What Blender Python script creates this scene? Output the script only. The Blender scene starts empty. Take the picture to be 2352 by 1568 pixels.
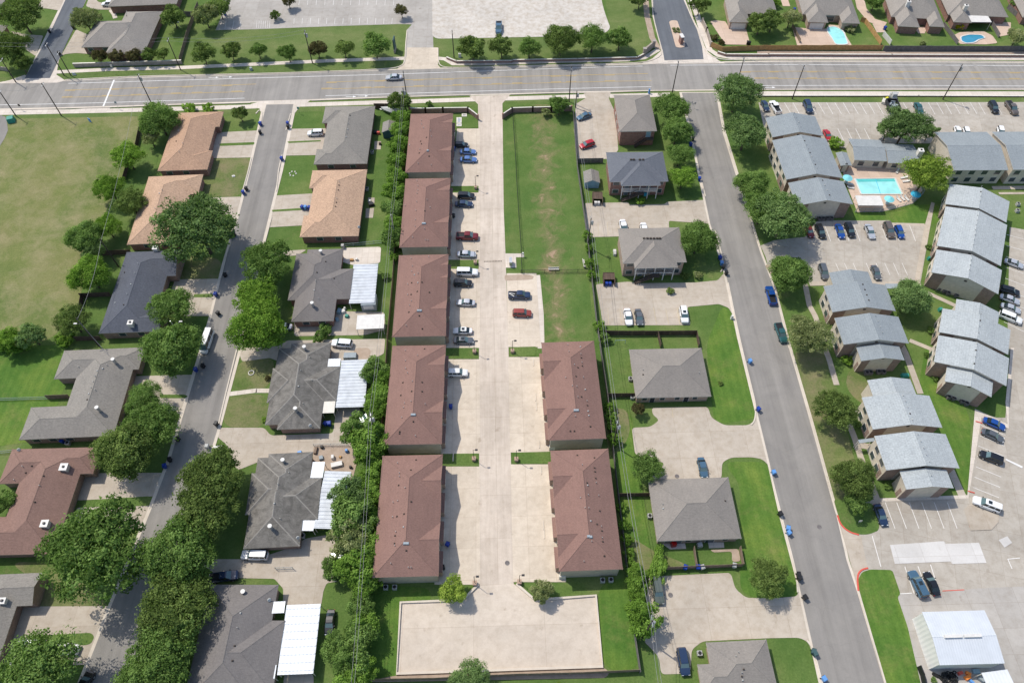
import bpy, bmesh, math, random
import numpy as np
from mathutils import Vector, Matrix
# ------------------------------------------------------------------ camera
CAM_H = 140.0
FOC = 1686.3                                   # focal length, in units of a 2352-wide picture
PITCH, YAW, ROLL = 0.96028, 0.02164, 0.00663
cp, sp = math.cos(PITCH), math.sin(PITCH)
fw = np.array([math.sin(YAW)*cp, math.cos(YAW)*cp, -sp]); rt = np.array([math.cos(YAW), -math.sin(YAW), 0.0])
dn = np.cross(fw, rt)
rt, dn = math.cos(ROLL)*rt + math.sin(ROLL)*dn, -math.sin(ROLL)*rt + math.cos(ROLL)*dn
sc = bpy.context.scene
cam = bpy.data.objects.new('camera', bpy.data.cameras.new('camera'))
sc.collection.objects.link(cam); sc.camera = cam
cam.data.sensor_width = 36.0; cam.data.lens = 36.0*FOC/2352.0
cam.data.clip_start = 1.0; cam.data.clip_end = 6000.0
mw = Matrix.Identity(4)
for i in range(3):
    mw[i][0] = rt[i]; mw[i][1] = -dn[i]; mw[i][2] = -fw[i]
mw[0][3], mw[1][3], mw[2][3] = 0, 0, CAM_H
cam.matrix_world = mw
# ------------------------------------------------------------------ sky, sun, exposure
SUN_AZ, SUN_EL = math.radians(128-180), math.radians(56.5)     # azimuth the light comes from, clockwise from +Y
w = bpy.data.worlds.new('World'); sc.world = w; w.use_nodes = True
nt = w.node_tree; bg = nt.nodes['Background']
sky = nt.nodes.new('ShaderNodeTexSky'); sky.sky_type = 'NISHITA'; sky.sun_disc = False
sky.sun_elevation = SUN_EL; sky.sun_rotation = SUN_AZ % (2*math.pi); sky.air_density = 1.0; sky.dust_density = 1.5
nt.links.new(sky.outputs[0], bg.inputs[0]); bg.inputs[1].default_value = 0.15
sl = bpy.data.lights.new('sun', 'SUN'); sl.energy = 3.1; sl.angle = math.radians(0.55); sl.color = (1.0, 0.945, 0.85)
sun = bpy.data.objects.new('sun', sl); sc.collection.objects.link(sun)
sd = Vector((math.sin(SUN_AZ)*math.cos(SUN_EL), math.cos(SUN_AZ)*math.cos(SUN_EL), math.sin(SUN_EL)))
sun.rotation_euler = sd.to_track_quat('Z', 'Y').to_euler(); sun.location = (0, 80, 120)
sc.view_settings.view_transform = 'Standard'; sc.view_settings.look = 'None'
sc.view_settings.exposure = 0.27; sc.view_settings.gamma = 1.0
# ------------------------------------------------------------------ survey helpers
def at(x, y, z=0.0):
    """survey point (x, y read off the aerial photograph) -> place on the level plane at height z"""
    d = rt*((x-1176)/FOC) + dn*((y-784)/FOC) + fw
    t = (z-CAM_H)/d[2]
    return Vector((d[0]*t, d[1]*t, z))
def P(tile, *pts):                              # points read off an enlarged tile of the survey
    c, r = int(tile[0]), int(tile[1])
    return [(588*c+x/4, 392*r+y/4) for x, y in pts]
R = random.Random(7)
root = sc.collection
def link(o): root.objects.link(o); return o
def tag(o, label=None, cat=None, group=None, kind=None):
    if label: o['label'] = label
    if cat: o['category'] = cat
    if group: o['group'] = group
    if kind: o['kind'] = kind
    return o
def empty(name, loc=(0, 0, 0), rz=0.0):
    o = bpy.data.objects.new(name, None); link(o); o.location = loc; o.rotation_euler = (0, 0, rz)
    o.empty_display_size = 0.3
    return o
class MB:                                       # collects faces for ONE mesh object
    def __init__(s): s.v = []; s.f = []; s.m = []
    def face(s, pts, m=0):
        i = len(s.v); s.v += [tuple(p) for p in pts]; s.f.append(list(range(i, i+len(pts)))); s.m.append(m); return s
    def hexa(s, b, t, m=0):                     # bottom loop, top loop (same count, ccw from above)
        n = len(b); i = len(s.v); s.v += [tuple(p) for p in b] + [tuple(p) for p in t]
        s.f.append([i+k for k in reversed(range(n))]); s.f.append([i+n+k for k in range(n)]); s.m += [m, m]
        for k in range(n):
            j = (k+1) % n; s.f.append([i+k, i+j, i+n+j, i+n+k]); s.m.append(m)
        return s
    def box(s, x0, x1, y0, y1, z0, z1, m=0, top=None):
        b = [(x0, y0, z0), (x1, y0, z0), (x1, y1, z0), (x0, y1, z0)]
        k = 0 if top is None else top
        t = [(x0+k, y0+k, z1), (x1-k, y0+k, z1), (x1-k, y1-k, z1), (x0+k, y1-k, z1)]
        return s.hexa(b, t, m)
    def obox(s, c, dx, L, W, z0, z1, m=0):      # box centred at c (xy), long axis dx
        d = Vector((dx[0], dx[1])).normalized(); n = Vector((-d.y, d.x)); c = Vector((c[0], c[1]))
        q = [c-d*L/2-n*W/2, c+d*L/2-n*W/2, c+d*L/2+n*W/2, c-d*L/2+n*W/2]
        return s.hexa([(p.x, p.y, z0) for p in q], [(p.x, p.y, z1) for p in q], m)
    def tube(s, a, b, r0, r1=None, n=8, m=0):
        a, b = Vector(a), Vector(b); r1 = r0 if r1 is None else r1
        d = (b-a).normalized(); u = d.orthogonal().normalized(); v = d.cross(u)
        A = [a+(u*math.cos(2*math.pi*k/n)+v*math.sin(2*math.pi*k/n))*r0 for k in range(n)]
        B = [b+(u*math.cos(2*math.pi*k/n)+v*math.sin(2*math.pi*k/n))*r1 for k in range(n)]
        return s.hexa(A, B, m)
    def build(s, name, mats, parent=None, smooth=False, loc=None, rz=0.0):
        me = bpy.data.meshes.new(name); me.from_pydata(s.v, [], s.f)
        for mm in (mats if isinstance(mats, (list, tuple)) else [mats]): me.materials.append(mm)
        me.polygons.foreach_set('material_index', s.m)
        if smooth: me.polygons.foreach_set('use_smooth', [True]*len(me.polygons))
        me.update()
        o = bpy.data.objects.new(name, me); link(o)
        if parent: o.parent = parent
        if loc is not None: o.location = loc
        o.rotation_euler = (0, 0, rz)
        return o
def copy_tree(o, parent=None):
    c = o.copy(); link(c); c.parent = parent
    for ch in list(o.children): copy_tree(ch, c)
    return c
# ------------------------------------------------------------------ materials
def newmat(name, rough=0.9, spec=0.2):
    m = bpy.data.materials.new(name); m.use_nodes = True
    b = m.node_tree.nodes['Principled BSDF']; b.inputs['Roughness'].default_value = rough
    b.inputs['Specular IOR Level'].default_value = spec
    return m, m.node_tree, b
def nd(t, k, **kw):
    n = t.nodes.new(k)
    for a, v in kw.items(): setattr(n, a, v)
    return n
def noise(t, vec, scale, detail=4, rough=0.55, dist=0.0):
    n = nd(t, 'ShaderNodeTexNoise'); n.inputs['Scale'].default_value = scale; n.inputs['Detail'].default_value = detail
    n.inputs['Roughness'].default_value = rough; n.inputs['Distortion'].default_value = dist
    t.links.new(vec, n.inputs['Vector']); return n.outputs[0]
def ramp(t, fac, stops):
    n = nd(t, 'ShaderNodeValToRGB'); e = n.color_ramp.elements
    while len(e) < len(stops): e.new(0.5)
    for el, (p, c) in zip(e, stops): el.position = p; el.color = (c[0], c[1], c[2], 1) if len(c) == 3 else c
    t.links.new(fac, n.inputs[0]); return n.outputs[0]
def mix(t, fac, a, b, mode='MIX'):
    n = nd(t, 'ShaderNodeMix', data_type='RGBA', blend_type=mode)
    for s, v in ((0, fac), (6, a), (7, b)):
        if isinstance(v, (int, float)): n.inputs[s].default_value = v
        elif isinstance(v, tuple): n.inputs[s].default_value = (*v, 1)
        else: t.links.new(v, n.inputs[s])
    return n.outputs[2]
def scl(c, k): return tuple(x*k for x in c)
def coords(t, sx=1, sy=1, sz=1, obj=False):
    if obj: v = nd(t, 'ShaderNodeTexCoord').outputs['Object']
    else: v = nd(t, 'ShaderNodeNewGeometry').outputs['Position']
    m = nd(t, 'ShaderNodeMapping'); m.inputs['Scale'].default_value = (sx, sy, sz); t.links.new(v, m.inputs['Vector'])
    return m.outputs[0]
def bump(t, b, h, strength=0.3, dist=0.05):
    n = nd(t, 'ShaderNodeBump'); n.inputs['Strength'].default_value = strength; n.inputs['Distance'].default_value = dist
    t.links.new(h, n.inputs['Height']); t.links.new(n.outputs[0], b.inputs['Normal'])
def plain(name, c, rough=0.6, spec=0.3, metal=0.0, var=0.12):
    m, t, b = newmat(name, rough, spec); b.inputs['Metallic'].default_value = metal
    v = coords(t, obj=True); n = noise(t, v, 1.3, 3)
    t.links.new(ramp(t, n, [(0.3, scl(c, 1-var)), (0.7, scl(c, 1+var*0.6))]), b.inputs['Base Color'])
    return m
def grass(name, a, b_, c, s=0.05, dry=None, dryamt=0.5, mow=0.0, worn=None):
    m, t, b = newmat(name, 0.95, 0.1); v = coords(t)
    n1 = noise(t, v, s, 5, 0.6, 0.4); n2 = noise(t, v, 0.45, 5, 0.65); n3 = noise(t, v, 2.6, 4, 0.7)
    col = ramp(t, n1, [(0.32, a), (0.5, b_), (0.68, c)])
    col = mix(t, ramp(t, n2, [(0.35, (0, 0, 0)), (0.7, (1, 1, 1))]), col, mix(t, 1.0, col, (0.78, 0.86, 0.75), 'MULTIPLY'))
    if dry:
        d1 = noise(t, v, 0.14, 9, 0.76, 0.25)
        col = mix(t, ramp(t, d1, [(dryamt-0.04, (0, 0, 0)), (dryamt+0.2, (0.8, 0.8, 0.8))]), col, dry)
    if worn:                                          # trodden band along x = worn[0], with ragged edges
        sp = nd(t, 'ShaderNodeSeparateXYZ'); t.links.new(v, sp.inputs[0]); a1 = nd(t, 'ShaderNodeMath', operation='SUBTRACT'); a1.inputs[1].default_value = worn[0]; t.links.new(sp.outputs[0], a1.inputs[0])
        a2 = nd(t, 'ShaderNodeMath', operation='ABSOLUTE'); t.links.new(a1.outputs[0], a2.inputs[0]); a3 = nd(t, 'ShaderNodeMapRange'); a3.inputs[1].default_value = worn[1]; a3.inputs[2].default_value = 0.0; a3.inputs[3].default_value = -0.2; a3.inputs[4].default_value = 0.2; t.links.new(a2.outputs[0], a3.inputs[0])
        a4 = nd(t, 'ShaderNodeMath', operation='ADD'); t.links.new(noise(t, v, 0.22, 8, 0.72, 0.6), a4.inputs[0]); t.links.new(a3.outputs[0], a4.inputs[1])
        col = mix(t, ramp(t, a4.outputs[0], [(0.54, (0, 0, 0)), (0.74, (0.7, 0.7, 0.7))]), col, (0.23, 0.19, 0.1)); col = mix(t, ramp(t, a4.outputs[0], [(0.73, (0, 0, 0)), (0.82, (0.8, 0.8, 0.8))]), col, (0.4, 0.27, 0.19))
    col = mix(t, 0.8, col, ramp(t, n3, [(0.25, (0.62, 0.66, 0.6)), (0.55, (1, 1, 1)), (0.8, (1.25, 1.2, 1.1))]), 'MULTIPLY')
    if mow:
        w_ = nd(t, 'ShaderNodeTexWave'); w_.inputs['Scale'].default_value = 0.18; w_.inputs['Distortion'].default_value = 1.0
        t.links.new(coords(t), w_.inputs['Vector'])
        col = mix(t, mow, col, ramp(t, w_.outputs['Fac'], [(0.4, (0.9, 0.93, 0.9)), (0.6, (1.08, 1.05, 1.05))]), 'MULTIPLY')
    t.links.new(col, b.inputs['Base Color']); bump(t, b, noise(t, v, 6.0, 4, 0.7), 0.7, 0.08)
    return m
def concrete(name, c, stain=(0.75, 0.72, 0.68), grid=None, gx=(0, 0), rot=0.0, amt=0.6, streak=0.0):
    m, t, b = newmat(name, 0.9, 0.15); v = coords(t)
    n1 = noise(t, v, 0.07, 5, 0.62, 0.5); n2 = noise(t, v, 0.6, 6, 0.7); n3 = noise(t, v, 5.0, 3, 0.6)
    col = ramp(t, n1, [(0.3, scl(c, 0.86)), (0.55, c), (0.75, scl(c, 1.07))])
    col = mix(t, ramp(t, n2, [(0.42, (0, 0, 0)), (0.78, (amt, amt, amt))]), col, mix(t, 1.0, col, stain, 'MULTIPLY'))
    col = mix(t, 0.5, col, ramp(t, n3, [(0.3, (0.9, 0.9, 0.9)), (0.7, (1.06, 1.06, 1.06))]), 'MULTIPLY')
    if grid:
        g = nd(t, 'ShaderNodeMapping'); g.inputs['Rotation'].default_value = (0, 0, rot); g.inputs['Location'].default_value = (gx[0], gx[1], 0)
        t.links.new(nd(t, 'ShaderNodeNewGeometry').outputs['Position'], g.inputs['Vector'])
        br = nd(t, 'ShaderNodeTexBrick'); br.offset = 0.0; br.inputs['Scale'].default_value = 1.0
        br.inputs['Brick Width'].default_value = grid[0]; br.inputs['Row Height'].default_value = grid[1]
        br.inputs['Mortar Size'].default_value = 0.05; br.inputs['Mortar Smooth'].default_value = 0.4
        br.inputs['Color1'].default_value = (1, 1, 1, 1); br.inputs['Color2'].default_value = (0.895, 0.89, 0.885, 1)
        br.inputs['Mortar'].default_value = (0.76, 0.73, 0.7, 1); t.links.new(g.outputs[0], br.inputs['Vector'])
        col = mix(t, 0.85, col, br.outputs['Color'], 'MULTIPLY')
    oil = noise(t, v, 0.42, 3, 0.55); oil2 = noise(t, v, 1.9, 4, 0.7)      # oil and rust spots
    col = mix(t, ramp(t, oil, [(0.66, (0, 0, 0)), (0.74, (0.55, 0.55, 0.55))]), col, mix(t, 1.0, col, (0.66, 0.62, 0.58), 'MULTIPLY')); col = mix(t, ramp(t, oil2, [(0.7, (0, 0, 0)), (0.78, (0.3, 0.3, 0.3))]), col, mix(t, 1.0, col, (0.7, 0.67, 0.64), 'MULTIPLY'))
    if streak:
        n4 = noise(t, coords(t, 0.9, 0.06, 1), 1.0, 4, 0.6)
        col = mix(t, streak, col, ramp(t, n4, [(0.35, (0.82, 0.8, 0.78)), (0.6, (1.04, 1.04, 1.04))]), 'MULTIPLY')
    t.links.new(col, b.inputs['Base Color']); bump(t, b, n3, 0.15, 0.02)
    return m
def asphalt(name, c, ang=0.0, crack=0.35):
    m, t, b = newmat(name, 0.92, 0.15)
    g = nd(t, 'ShaderNodeMapping'); g.inputs['Rotation'].default_value = (0, 0, ang); g.inputs['Scale'].default_value = (0.55, 0.018, 1)
    t.links.new(nd(t, 'ShaderNodeNewGeometry').outputs['Position'], g.inputs['Vector'])
    st = noise(t, g.outputs[0], 1.0, 5, 0.62, 0.15); v = coords(t)
    n2 = noise(t, v, 0.16, 6, 0.68, 0.6); n3 = noise(t, v, 7.0, 3, 0.7)
    col = ramp(t, st, [(0.3, scl(c, 0.84)), (0.5, c), (0.7, scl(c, 1.14))])
    col = mix(t, 0.6, col, ramp(t, n2, [(0.3, (0.8, 0.8, 0.81)), (0.65, (1.08, 1.07, 1.05))]), 'MULTIPLY')
    col = mix(t, 0.5, col, ramp(t, n3, [(0.3, (0.86, 0.86, 0.86)), (0.7, (1.1, 1.1, 1.1))]), 'MULTIPLY')
    vo = nd(t, 'ShaderNodeTexVoronoi', feature='DISTANCE_TO_EDGE'); vo.inputs['Scale'].default_value = 0.07
    dv = nd(t, 'ShaderNodeVectorMath', operation='ADD'); nz = nd(t, 'ShaderNodeTexNoise'); nz.inputs['Scale'].default_value = 0.5
    t.links.new(v, nz.inputs['Vector']); t.links.new(v, dv.inputs[0]); ms = nd(t, 'ShaderNodeVectorMath', operation='SCALE'); ms.inputs['Scale'].default_value = 3.0
    t.links.new(nz.outputs['Color'], ms.inputs[0]); t.links.new(ms.outputs[0], dv.inputs[1]); t.links.new(dv.outputs[0], vo.inputs['Vector'])
    col = mix(t, crack, col, ramp(t, vo.outputs[0], [(0.0, (0.6, 0.6, 0.6)), (0.012, (1, 1, 1))]), 'MULTIPLY')
    t.links.new(col, b.inputs['Base Color']); bump(t, b, n3, 0.2, 0.02)
    return m
def shingle(name, c, c2=None, stain=0.0, scale=1.0, mot=0.22):
    m, t, b = newmat(name, 0.93, 0.12); v = coords(t, obj=True); c2 = c2 or scl(c, 1-mot)
    n1 = noise(t, v, 0.25, 4, 0.6); n2 = noise(t, coords(t, 2.2*scale, 4.0*scale, 3.0, obj=True), 1.0, 3, 0.8); n3 = noise(t, v, 9.0, 2, 0.6)
    col = ramp(t, n2, [(0.32, c2), (0.5, c), (0.68, scl(c, 1.0+mot*0.8))])
    col = mix(t, 0.6, col, ramp(t, n1, [(0.3, (0.87, 0.87, 0.88)), (0.7, (1.07, 1.06, 1.05))]), 'MULTIPLY')
    col = mix(t, 0.5, col, ramp(t, n3, [(0.3, (0.8, 0.8, 0.8)), (0.7, (1.15, 1.15, 1.15))]), 'MULTIPLY')
    n5 = noise(t, coords(t, 1.6, 0.12, 0.12, obj=True), 1.0, 4, 0.65); col = mix(t, 0.3, col, ramp(t, n5, [(0.35, (0.86, 0.86, 0.87)), (0.65, (1.07, 1.06, 1.05))]), 'MULTIPLY')
    if stain:
        n4 = noise(t, coords(t, 0.5, 0.5, 0.1, obj=True), 1.0, 5, 0.7, 1.0)
        col = mix(t, ramp(t, n4, [(0.42, (0, 0, 0)), (0.7, (stain, stain, stain))]), col, scl(c, 0.42))
    sep = nd(t, 'ShaderNodeSeparateXYZ'); t.links.new(v, sep.inputs[0])
    wv = nd(t, 'ShaderNodeMath', operation='FRACT'); mu = nd(t, 'ShaderNodeMath', operation='MULTIPLY'); mu.inputs[1].default_value = 9.0
    t.links.new(sep.outputs[2], mu.inputs[0]); t.links.new(mu.outputs[0], wv.inputs[0])
    col = mix(t, 0.35, col, ramp(t, wv.outputs[0], [(0.0, (0.7, 0.7, 0.7)), (0.3, (1.03, 1.03, 1.03))]), 'MULTIPLY')
    t.links.new(col, b.inputs['Base Color']); bump(t, b, n2, 0.35, 0.04)
    return m
def brick(name, c1, c2, mortar=(0.35, 0.32, 0.29)):
    m, t, b = newmat(name, 0.9, 0.15); v = nd(t, 'ShaderNodeTexCoord').outputs['Object']
    sep = nd(t, 'ShaderNodeSeparateXYZ'); t.links.new(v, sep.inputs[0])
    ad = nd(t, 'ShaderNodeMath', operation='ADD'); t.links.new(sep.outputs[0], ad.inputs[0]); t.links.new(sep.outputs[1], ad.inputs[1])
    cb = nd(t, 'ShaderNodeCombineXYZ'); t.links.new(ad.outputs[0], cb.inputs[0]); t.links.new(sep.outputs[2], cb.inputs[1])
    br = nd(t, 'ShaderNodeTexBrick'); br.inputs['Scale'].default_value = 1.0; br.inputs['Brick Width'].default_value = 0.42
    br.inputs['Row Height'].default_value = 0.15; br.inputs['Mortar Size'].default_value = 0.018
    br.inputs['Color1'].default_value = (*c1, 1); br.inputs['Color2'].default_value = (*c2, 1); br.inputs['Mortar'].default_value = (*mortar, 1)
    t.links.new(cb.outputs[0], br.inputs['Vector'])
    n = noise(t, v, 0.9, 4); col = mix(t, 0.7, br.outputs['Color'], ramp(t, n, [(0.3, (0.75, 0.75, 0.75)), (0.7, (1.15, 1.12, 1.1))]), 'MULTIPLY')
    t.links.new(col, b.inputs['Base Color']); return m
def ribbed(name, c, freq=1.2, dirt=0.2, axis=0, rough=0.45, metal=0.0, deep=0.3):
    m, t, b = newmat(name, rough, 0.4); b.inputs['Metallic'].default_value = metal
    v = nd(t, 'ShaderNodeTexCoord').outputs['Object']; sep = nd(t, 'ShaderNodeSeparateXYZ'); t.links.new(v, sep.inputs[0])
    mu = nd(t, 'ShaderNodeMath', operation='MULTIPLY'); mu.inputs[1].default_value = freq*2*math.pi; t.links.new(sep.outputs[axis], mu.inputs[0])
    sn = nd(t, 'ShaderNodeMath', operation='SINE'); t.links.new(mu.outputs[0], sn.inputs[0])
    n = noise(t, coords(t, 0.4, 0.4, 0.4, obj=True), 1.0, 5, 0.65)
    col = ramp(t, n, [(0.35, scl(c, 1-dirt)), (0.6, c)])
    t.links.new(col, b.inputs['Base Color']); bump(t, b, sn.outputs[0], deep, 0.12)
    return m
def foliage(name, a, b_, c):
    m = bpy.data.materials.new(name); m.use_nodes = True; t = m.node_tree; t.nodes.clear()
    out = nd(t, 'ShaderNodeOutputMaterial'); df = nd(t, 'ShaderNodeBsdfDiffuse'); tr = nd(t, 'ShaderNodeBsdfTranslucent'); mx = nd(t, 'ShaderNodeMixShader')
    at_ = nd(t, 'ShaderNodeAttribute'); at_.attribute_name = 'tint'; oi = nd(t, 'ShaderNodeObjectInfo')
    ma = nd(t, 'ShaderNodeMath', operation='MULTIPLY_ADD'); ma.inputs[1].default_value = 0.34; t.links.new(oi.outputs['Random'], ma.inputs[0])
    t.links.new(at_.outputs['Fac'], ma.inputs[2])
    col = ramp(t, ma.outputs[0], [(0.12, a), (0.6, b_), (1.15 if False else 1.0, c)])
    t.links.new(col, df.inputs[0]); t.links.new(mix(t, 1.0, col, (0.9, 1.1, 0.5), 'MULTIPLY'), tr.inputs[0]); mx.inputs[0].default_value = 0.38
    t.links.new(df.outputs[0], mx.inputs[1]); t.links.new(tr.outputs[0], mx.inputs[2]); t.links.new(mx.outputs[0], out.inputs[0])
    return m
def glassy(name, c, rough=0.08): 
    m, t, b = newmat(name, rough, 0.6); b.inputs['Base Color'].default_value = (*c, 1)
    if 'water' in name:
        v = coords(t); n = noise(t, v, 0.35, 3, .6); t.links.new(ramp(t, n, [(.35, scl(c, .88)), (.65, scl(c, 1.08))]), b.inputs['Base Color']); bump(t, b, noise(t, v, 2.5, 3), .25, .05)
    return m
def paint(name, c, metal=0.0, rough=0.28):
    m, t, b = newmat(name, rough, 0.5); b.inputs['Base Color'].default_value = (*c, 1); b.inputs['Metallic'].default_value = metal
    b.inputs['Coat Weight'].default_value = 0.5; b.inputs['Coat Roughness'].default_value = 0.08; return m
M = dict(
 lawn=grass('lawn_grass', (0.088, 0.15, 0.038), (0.118, 0.178, 0.048), (0.165, 0.205, 0.068), s=0.08, dry=(0.2, 0.17, 0.085), dryamt=0.62),
 lawn_bright=grass('bright_lawn', (0.075, 0.155, 0.03), (0.105, 0.185, 0.036), (0.16, 0.225, 0.046), s=0.11, mow=0.6, dry=(0.2, 0.2, 0.07), dryamt=0.56),
 lawn_worn=grass('worn_lawn', (0.085, 0.15, 0.038), (0.11, 0.17, 0.046), (0.145, 0.185, 0.06), s=0.12, worn=(at(1262, 500).x, 9.0)),
 lawn_thin=grass('thin_lawn', (0.1, 0.15, 0.04), (0.135, 0.175, 0.055), (0.18, 0.2, 0.075), s=0.1, dry=(0.24, 0.2, 0.115), dryamt=0.44),
 verge=grass('verge_grass', (0.11, 0.16, 0.05), (0.14, 0.185, 0.06), (0.18, 0.205, 0.08), s=0.08),
 field=grass('field_grass', (0.125, 0.165, 0.052), (0.175, 0.195, 0.067), (0.22, 0.21, 0.09), s=0.05, dry=(0.3, 0.26, 0.145), dryamt=0.48),
 dry=grass('dry_turf', (0.2, 0.17, 0.075), (0.27, 0.2, 0.1), (0.34, 0.23, 0.13), s=0.2),
 conc_n=concrete('drive_concrete', (0.6, 0.52, 0.435), grid=(16.0, 9.0), gx=(2, 3), streak=0.6),
 conc=concrete('slab_concrete', (0.63, 0.545, 0.44), grid=(5.1, 6.2), gx=(1.1, 0.4), amt=0.8),
 court=concrete('court_concrete', (0.6, 0.52, 0.43), grid=(13.0, 11.5), gx=(6.6, 0), amt=0.7),
 conc_pink=concrete('driveway_concrete', (0.5, 0.438, 0.36), grid=(7.3, 6.1), amt=0.8, stain=(0.74, 0.69, 0.63)),
 conc_lot=concrete('lot_concrete', (0.45, 0.41, 0.352), grid=(4.5, 4.5), rot=0.25, amt=0.9, stain=(0.74, 0.7, 0.66)),
 conc_grey=concrete('grey_lot', (0.43, 0.402, 0.365), grid=(4.5, 4.5), amt=0.7),
 walk=concrete('sidewalk_concrete', (0.66, 0.59, 0.51), grid=(1.6, 1.6), amt=0.4),
 kerb=concrete('kerb_concrete', (0.62, 0.55, 0.46), amt=0.5),
 patch=concrete('new_patch', (0.62, 0.6, 0.57), amt=0.3, grid=(5, 5)),
 gravel=concrete('crushed_stone', (0.57, 0.53, 0.475), stain=(0.66, 0.58, 0.48), amt=1.0),
 dirt=concrete('bare_dirt', (0.42, 0.33, 0.255), stain=(0.7, 0.66, 0.6), amt=0.9),
 asph_main=asphalt('avenue_asphalt', (0.285, 0.268, 0.245), math.radians(90), 0.12),
 asph=asphalt('street_asphalt', (0.25, 0.235, 0.215), math.radians(-8), 0.16),
 asph_dark=asphalt('dark_asphalt', (0.13, 0.14, 0.155), 0.0, 0.15),
 white=plain('white_line', (0.72, 0.71, 0.68)), whitef=plain('faded_line', (0.72, 0.7, 0.66)),
 yellow=plain('yellow_line', (0.62, 0.42, 0.12)), yellowf=plain('faded_yellow_line', (0.5, 0.42, 0.28)), red=plain('red_kerb_paint', (0.6, 0.1, 0.07)),
 r_mauve=shingle('mauve_shingles', (0.242, 0.146, 0.12), mot=0.18, scale=1.3), r_or=shingle('orange_shingles', (0.43, 0.28, 0.19), mot=0.3),
 r_or2=shingle('tan_orange_shingles', (0.47, 0.32, 0.22), mot=0.34), r_char=shingle('charcoal_shingles', (0.1, 0.108, 0.128), mot=0.22),
 r_grey=shingle('grey_shingles', (0.25, 0.232, 0.205), mot=0.22), r_red=shingle('reddish_shingles', (0.235, 0.148, 0.12), mot=0.2),
 r_dgrey=shingle('dark_grey_shingles', (0.19, 0.175, 0.165), mot=0.16), r_stain=shingle('stained_shingles', (0.2, 0.188, 0.168), mot=0.18, stain=0.85), r_cap=shingle('ridge_cap_shingles', (0.3, 0.28, 0.25), mot=0.15),
 r_tan=shingle('taupe_shingles', (0.255, 0.232, 0.206), mot=0.14), r_navy=shingle('slate_shingles', (0.14, 0.15, 0.17), mot=0.16),
 r_apt=shingle('blue_grey_shingles', (0.262, 0.292, 0.305), mot=0.18), r_apt2=shingle('pale_grey_shingles', (0.385, 0.415, 0.42), mot=0.24),
 r_far=shingle('weathered_shingles', (0.29, 0.265, 0.235), mot=0.2),
 brick=brick('red_brick', (0.23, 0.085, 0.06), (0.3, 0.13, 0.09)), brick_b=brick('brown_brick', (0.24, 0.15, 0.11), (0.32, 0.2, 0.15)),
 brick_t=brick('tan_brick', (0.36, 0.25, 0.18), (0.44, 0.31, 0.23)), stone=brick('pale_stone', (0.42, 0.36, 0.3), (0.3, 0.25, 0.21)),
 siding=plain('beige_siding', (0.43, 0.395, 0.31), 0.7), siding2=plain('tan_siding', (0.6, 0.53, 0.43), 0.7), cream=plain('cream_trim', (0.66, 0.62, 0.54), 0.6),
 trim=plain('white_trim', (0.64, 0.62, 0.58), 0.5), greywall=plain('grey_siding', (0.3, 0.34, 0.36), 0.7), bluewall=plain('pale_blue_siding', (0.25, 0.37, 0.43), 0.7),
 dteal=plain('dark_green_siding', (0.05, 0.1, 0.105), 0.7), fascia=plain('tan_fascia', (0.42, 0.36, 0.28), 0.6),
 metal=ribbed('white_metal_roof', (0.55, 0.58, 0.61), 0.75, 0.22, 1), metalw=ribbed('bright_white_panels', (0.66, 0.68, 0.7), 1.5, 0.05, 0, deep=0.1),
 metalg=ribbed('grey_white_metal', (0.56, 0.59, 0.62), 2.2, 0.08, 0, deep=0.12), shopwall=ribbed('ribbed_shop_wall', (0.72, 0.71, 0.66), 1.3, 0.08, 1, deep=0.2),
 steel=plain('galvanised_steel', (0.5, 0.51, 0.52), 0.4, 0.5, 0.7), dark=plain('black_plastic', (0.02, 0.02, 0.022), 0.5), tyre=plain('tyre_rubber', (0.018, 0.018, 0.018), 0.8),
 iron=plain('black_iron', (0.03, 0.033, 0.035), 0.5), polewood=plain('dark_pole_wood', (0.07, 0.055, 0.045), 0.9), wire=plain('wire', (0.25, 0.25, 0.25), 0.5),
 wood=plain('fence_wood', (0.23, 0.17, 0.125), 0.9, var=0.3), woodn=plain('new_fence_wood', (0.5, 0.29, 0.12), 0.9, var=0.25), woodg=plain('grey_fence_wood', (0.17, 0.155, 0.15), 0.9, var=0.3),
 woodd=plain('dark_fence_wood', (0.11, 0.075, 0.055), 0.9, var=0.3), rwall=brick('wall_brick', (0.27, 0.135, 0.1), (0.34, 0.18, 0.14)),
 bark=plain('bark', (0.12, 0.09, 0.065), 0.95, var=0.3), glass=glassy('window_glass', (0.05, 0.065, 0.075)), dark_in=plain('dark_opening', (0.035, 0.035, 0.04), 0.9),
 water=glassy('pool_water', (0.32, 0.72, 0.7), 0.05), waterd=glassy('deep_water', (0.04, 0.25, 0.38), 0.05), deck=concrete('pool_deck', (0.6, 0.46, 0.36), grid=(3, 3), amt=0.4),
 teal=plain('teal_canvas', (0.22, 0.6, 0.64), 0.7), tealb=plain('blue_canvas', (0.05, 0.42, 0.6), 0.7), bin_blue=plain('blue_plastic', (0.015, 0.05, 0.3), 0.45), bin_pale=plain('pale_blue_plastic', (0.12, 0.3, 0.62), 0.45),
 ac=plain('ac_metal', (0.42, 0.42, 0.4), 0.5), tgreen=plain('transformer_green', (0.04, 0.25, 0.19), 0.5), orange=plain('orange_plastic', (0.8, 0.25, 0.05), 0.5), door=plain('door_paint', (0.16, 0.2, 0.22), 0.5),
 garage=plain('garage_door_paint', (0.32, 0.18, 0.14), 0.5), lampred=plain('tail_light', (0.35, 0.01, 0.01), 0.3), lampw=plain('head_light', (0.7, 0.72, 0.72), 0.15), yellowp=plain('bright_yellow', (0.75, 0.7, 0.05), 0.5),
)
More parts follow.
